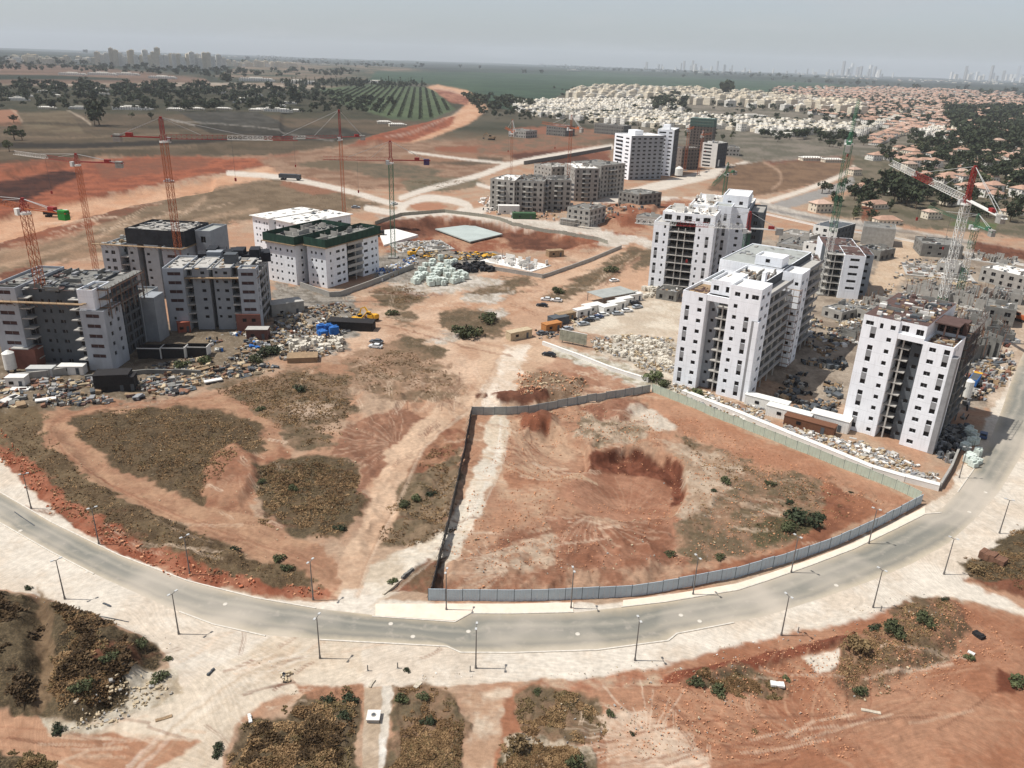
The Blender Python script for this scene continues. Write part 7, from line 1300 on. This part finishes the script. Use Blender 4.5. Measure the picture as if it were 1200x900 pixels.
def spaced(poly, step, seed, jit=.3, keep=1.0, ang=0, row=1.0):
    A = np.array([G(*p) for p in poly]); g = np.random.default_rng(seed); c = A.mean(0); R = np.abs(A-c).max()*1.5; r = np.arange(-R, R, step); X, Y = np.meshgrid(r/row**.5, r*row**.5); X = X.ravel()+g.uniform(-jit, jit, X.size)*step; Y = Y.ravel()+g.uniform(-jit, jit, Y.size)*step
    P = np.stack([c[0]+X*math.cos(ang)-Y*math.sin(ang), c[1]+X*math.sin(ang)+Y*math.cos(ang)], 1); P = P[sdf(A, P[:,0], P[:,1]) < 0]; return P[g.random(len(P)) < keep]
for i, (p_, a, k, s, lb) in enumerate([((1112,210),.2,0,1.1,'red hip roofed house left of the wooded gardens'),((1068,195),.3,1,1.1,'red roofed house just above the white jib end'),((1118,240),.1,2,1.1,'long red roofed house above the big crane jib'),((1130,222),.4,0,1.0,'red roofed house behind the big crane jib'),((1010,222),.5,0,.9,'grey white house with arched gables beside the suburb road'),((1025,244),.4,2,1.0,'terracotta roofed house beside the broad dark tree'),((960,248),.3,3,1.0,'beige house at the corner of the suburb road'),((1038,262),.1,2,.9,'white flat house above the plain grey block'),((1165,232),.3,0,1.0,'red roofed house right of the crane head'),((1190,222),.2,1,1.0,'red roofed house at the right edge'),((1185,252),.3,2,.9,'low house under the crane counter jib at the right edge'),((1090,256),.2,3,.8,'small house with white shed roof by the green lawn'),((1000,205),.5,3,.9,'grey roofed house at the top of the suburb road'),((1140,192),.2,2,1.0,'red roofed house among the dark trees'),((1050,225),.3,0,1.0,'red roofed house between the crane jib and the broad tree')]):
    x, y, z = GP(*p_); h = HP['red'][k]; r = thing('house', lb, 'house', (x, y, z), a); r.scale = (s,)*3; put('wall', h[0], r); put('windows', h[1], r, kind='stuff'); put('roof', h[2], r)
settle('red', spaced([(1050,172),(1200,178),(1200,240),(1150,232),(1080,210),(1020,188)], 27, 1, .3, .62, .3), 'red roofed house half hidden in the wooded gardens', 'red roofed houses in the wooded gardens', 'house', 'house', .3)
settle('red', spaced([(905,108),(1060,106),(1200,118),(1200,150),(1110,160),(1010,146),(900,124)], 30, 2, .12, .62, .5, 1.9), 'terracotta roofed house in the far suburb', 'terracotta roofed houses of the far suburb', 'house', 'house', .5, nmax=60, sc_=1.1)
settle('red', spaced([(905,104),(1100,104),(1200,112),(1200,118),(1060,110),(905,110)], 70, 3, .3, .8, .5), 'far house', 'x', 'house', 'house', .5, nmax=0, sc_=1.5)
for j, (rowpts, col_) in enumerate([([(1004,160),(1052,140)],'white'),([(1018,166),(1072,144)],'red'),([(1026,170),(1082,146)],'red')]):
    a_, b_ = np.array(G(*rowpts[0])), np.array(G(*rowpts[1])); n = int(np.linalg.norm(b_-a_)/15); an = math.atan2(*(b_-a_)[::-1]); settle(col_, [tuple(a_+(b_-a_)*t/n) for t in range(n)], ['white terrace house in the row nearest the white flats','red roofed terrace house in the first straight row','red roofed terrace house in the second straight row'][j], ['white terrace row','first red terrace row','second red terrace row'][j], 'terrace house', 'terrace_house', an, 4+j, jit=.02)
settle('white', spaced([(620,136),(680,128),(760,134),(870,142),(1000,150),(1000,160),(905,158),(850,152),(780,152),(690,142)], 15, 5, .07, .9, .6, 1.7), 'white flat roofed house in the dense quarter behind the far towers', 'white flat roofed houses of the dense quarter', 'house', 'house', .6, nmax=120)
settle('white', spaced([(1075,158),(1130,148),(1130,156),(1085,166)], 19, 15, .25, .9, .6), 'white house in the cluster above the wooded gardens', 'white houses above the wooded gardens', 'house', 'house', .6, nmax=20)
settle('white', spaced([(600,122),(690,118),(760,120),(800,130),(690,130),(610,132)], 16, 6, .07, .9, .6, 1.7), 'x', 'x', 'house', 'house', .6, nmax=0)
settle('block', spaced([(664,112),(700,104),(800,106),(900,114),(1010,124),(1010,136),(900,128),(800,122),(720,118),(670,120)], 36, 7, .12, .9, .5, 1.3), 'beige flat block in the ridge of apartments behind the white houses', 'beige flat blocks on the ridge', 'apartment block', 'apartment_block', .5, nmax=150)
settle('shed', spaced([(0,92),(60,92),(60,97),(0,97)], 90, 8, .2, .6)[:0], 'x', 'x', 'shed', 'shed')
SH = [((120,88),2.2,.0,'white greenhouse, left of the three beyond the brown field'),((85,88),2.0,.0,'white greenhouse at the left beyond the brown field'),((148,88),2.0,.0,'white greenhouse, right of the three beyond the brown field'),((108,106),1.4,.1,'long white shed in the wooded belt'),((155,130),1.3,.1,'long white shed at the edge of the brown fields'),((55,128),.9,.1,'low pale shed by the left farm track'),((95,128),.9,.1,'low grey shed beside the second farm track'),((205,132),.9,.2,'small white farmhouse among trees'),((228,131),1.0,.1,'pink roofed farmhouse among trees'),((262,131),.9,.1,'white farmhouse right of the pink one'),((320,133),1.3,.1,'broad pale farm building at the edge of the wood'),((345,131),1.0,.2,'pale farm building right of the broad one'),((300,133),.8,0,'white hut left of the broad pale farm building'),((465,148),.9,.3,'white shed in the yard by the highway cut'),((450,145),.8,.2,'pale hut in the yard by the highway cut'),((190,92),2,0,'white warehouse below the far white towers'),((300,95),2.6,.1,'long white warehouse at the far fields'),((350,98),2.6,.1,'long white greenhouse right of the warehouse'),((440,97),2.0,.1,'pale shed beyond the orchard'),((380,77),2.4,.1,'white greenhouse on the far slope'),((672,85),3,0,'small white shed beyond the green fields'),((820,87),3,0,'white hall beyond the green fields'),((770,84),3,0,'pale hall beyond the green fields, left of the white one'),((925,160),1.2,.4,'white hall beside the red field'),((950,188),1.0,.2,'white low hut in the red field'),((975,190),.9,.2,'second white low hut in the red field'),((880,138),1.5,.3,'pale long hall right of the teal tower')]
for i, (p_, s, a, lb) in enumerate(SH):
    x, y, z = GP(*p_); h = HP['shed'][0 if s > 1.05 else 1]; r = thing('shed', lb, 'shed', (x, y, z), a); r.scale = (s, s, max(.8, s*.7)); put('wall', h[0], r); put('windows', h[1], r, kind='stuff'); put('roof', h[2], r)
q = random.Random(8)
for i, u in enumerate(np.linspace(117, 262, 30)):
    x, y = G(u+q.uniform(-1.5,1.5), 78.5+(u-117)*.028); h = q.choice(HP['tower']); r = thing('tower_block', 'slim white tower block in the long far row at the upper left', 'tower block', (x, y, gz(x, y)), q.uniform(.2,.6), 'far row of white tower blocks'); s = q.uniform(1.1,1.5); r.scale = (s*.9, s, s*q.uniform(1.0,1.5)); put('wall', h[0], r); put('windows', h[1], r, kind='stuff'); put('roof', h[2], r)
settle('block', [tuple(G(q.uniform(10,112), q.uniform(72,78))) for _ in range(40)], 'pale block in the far town at the left edge', 'pale blocks of the far left town', 'apartment block', 'apartment_block', .3, nmax=40, sc_=1.5)
settle('block', [tuple(G(u, 79+(u-270)*.03)) for u in np.linspace(268,345,22)], 'pinkish far block right of the white tower row', 'pinkish far blocks', 'apartment block', 'apartment_block', .3, nmax=40, sc_=1.6)
def skyline(u0, u1, n, vd, hs, seed, label, grp):
    q = random.Random(seed)
    for i in range(n):
        u = q.uniform(u0, u1); v = vd(u)+q.uniform(-.4,1.5); x, y = G(u, v); h = q.choice(HP['city']); r = thing('skyscraper' if hs > .7 else 'tower_block', label, 'skyscraper', (x, y, gz(x, y)-5), q.uniform(0,1), grp); s = math.hypot(x, y)/14000*hs*.62; r.scale = (s*1.1, s*1.1, s*q.uniform(.5,1.5)); put('wall', h[0], r); put('roof', h[2], r)
vd = lambda u: 81.6+(u-760)*.031
skyline(750, 1060, 70, vd, .75, 1, 'hazy tower of the distant city skyline', 'towers of the distant city skyline')
skyline(985, 1030, 12, vd, 1.5, 2, 'taller hazy tower in the cluster right of centre of the skyline', 'tall cluster of the distant skyline')
skyline(1110, 1200, 26, vd, 1.3, 3, 'hazy tower in the right hand cluster of the skyline', 'right cluster of the distant skyline')
skyline(800, 850, 12, vd, 1.1, 4, 'hazy tower in the left cluster of the skyline', 'left cluster of the distant skyline')
mb = MB(); q = random.Random(3)
for i in range(1500):
    u = q.uniform(0, 1200); d = q.uniform(1.5, 9); v = 50+u*.0325+d+(2 if u > 700 else 0); x, y = G(u, v); R = math.hypot(x, y)
    if R > 16000 or R < 2500: continue
    if 440 < u < 960 and v-(50+u*.0325) > 6: continue
    s = R/FPX; mb.obox((x, y, gz(x, y)-2), s*q.uniform(1.2,4), s*q.uniform(1,3), s*q.uniform(.3,1.0)+2, q.uniform(0,1.5), q.choice([m_hw,m_hb,m_rt2,m_hb,m_conc]))
mb.obj('far_buildings', kind='stuff', label='far scattered towns too small to tell apart', category='far towns')
# more gardens and houses further along the suburb, and scattered farmsteads at the left
settle('red', spaced([(1085,128),(1200,134),(1200,176),(1140,170),(1090,160)], 30, 31, .12, .7, .4, 1.8), 'x', 'x', 'house', 'house', .4, nmax=0, sc_=1.1)
settle('shed', spaced([(0,106),(120,104),(380,112),(420,130),(200,132),(0,126)], 95, 32, .35, .5, .2), 'pale farm shed half hidden in the wooded belt', 'pale farm sheds in the wooded belt', 'shed', 'shed', .2, nmax=60, sc_=.7)
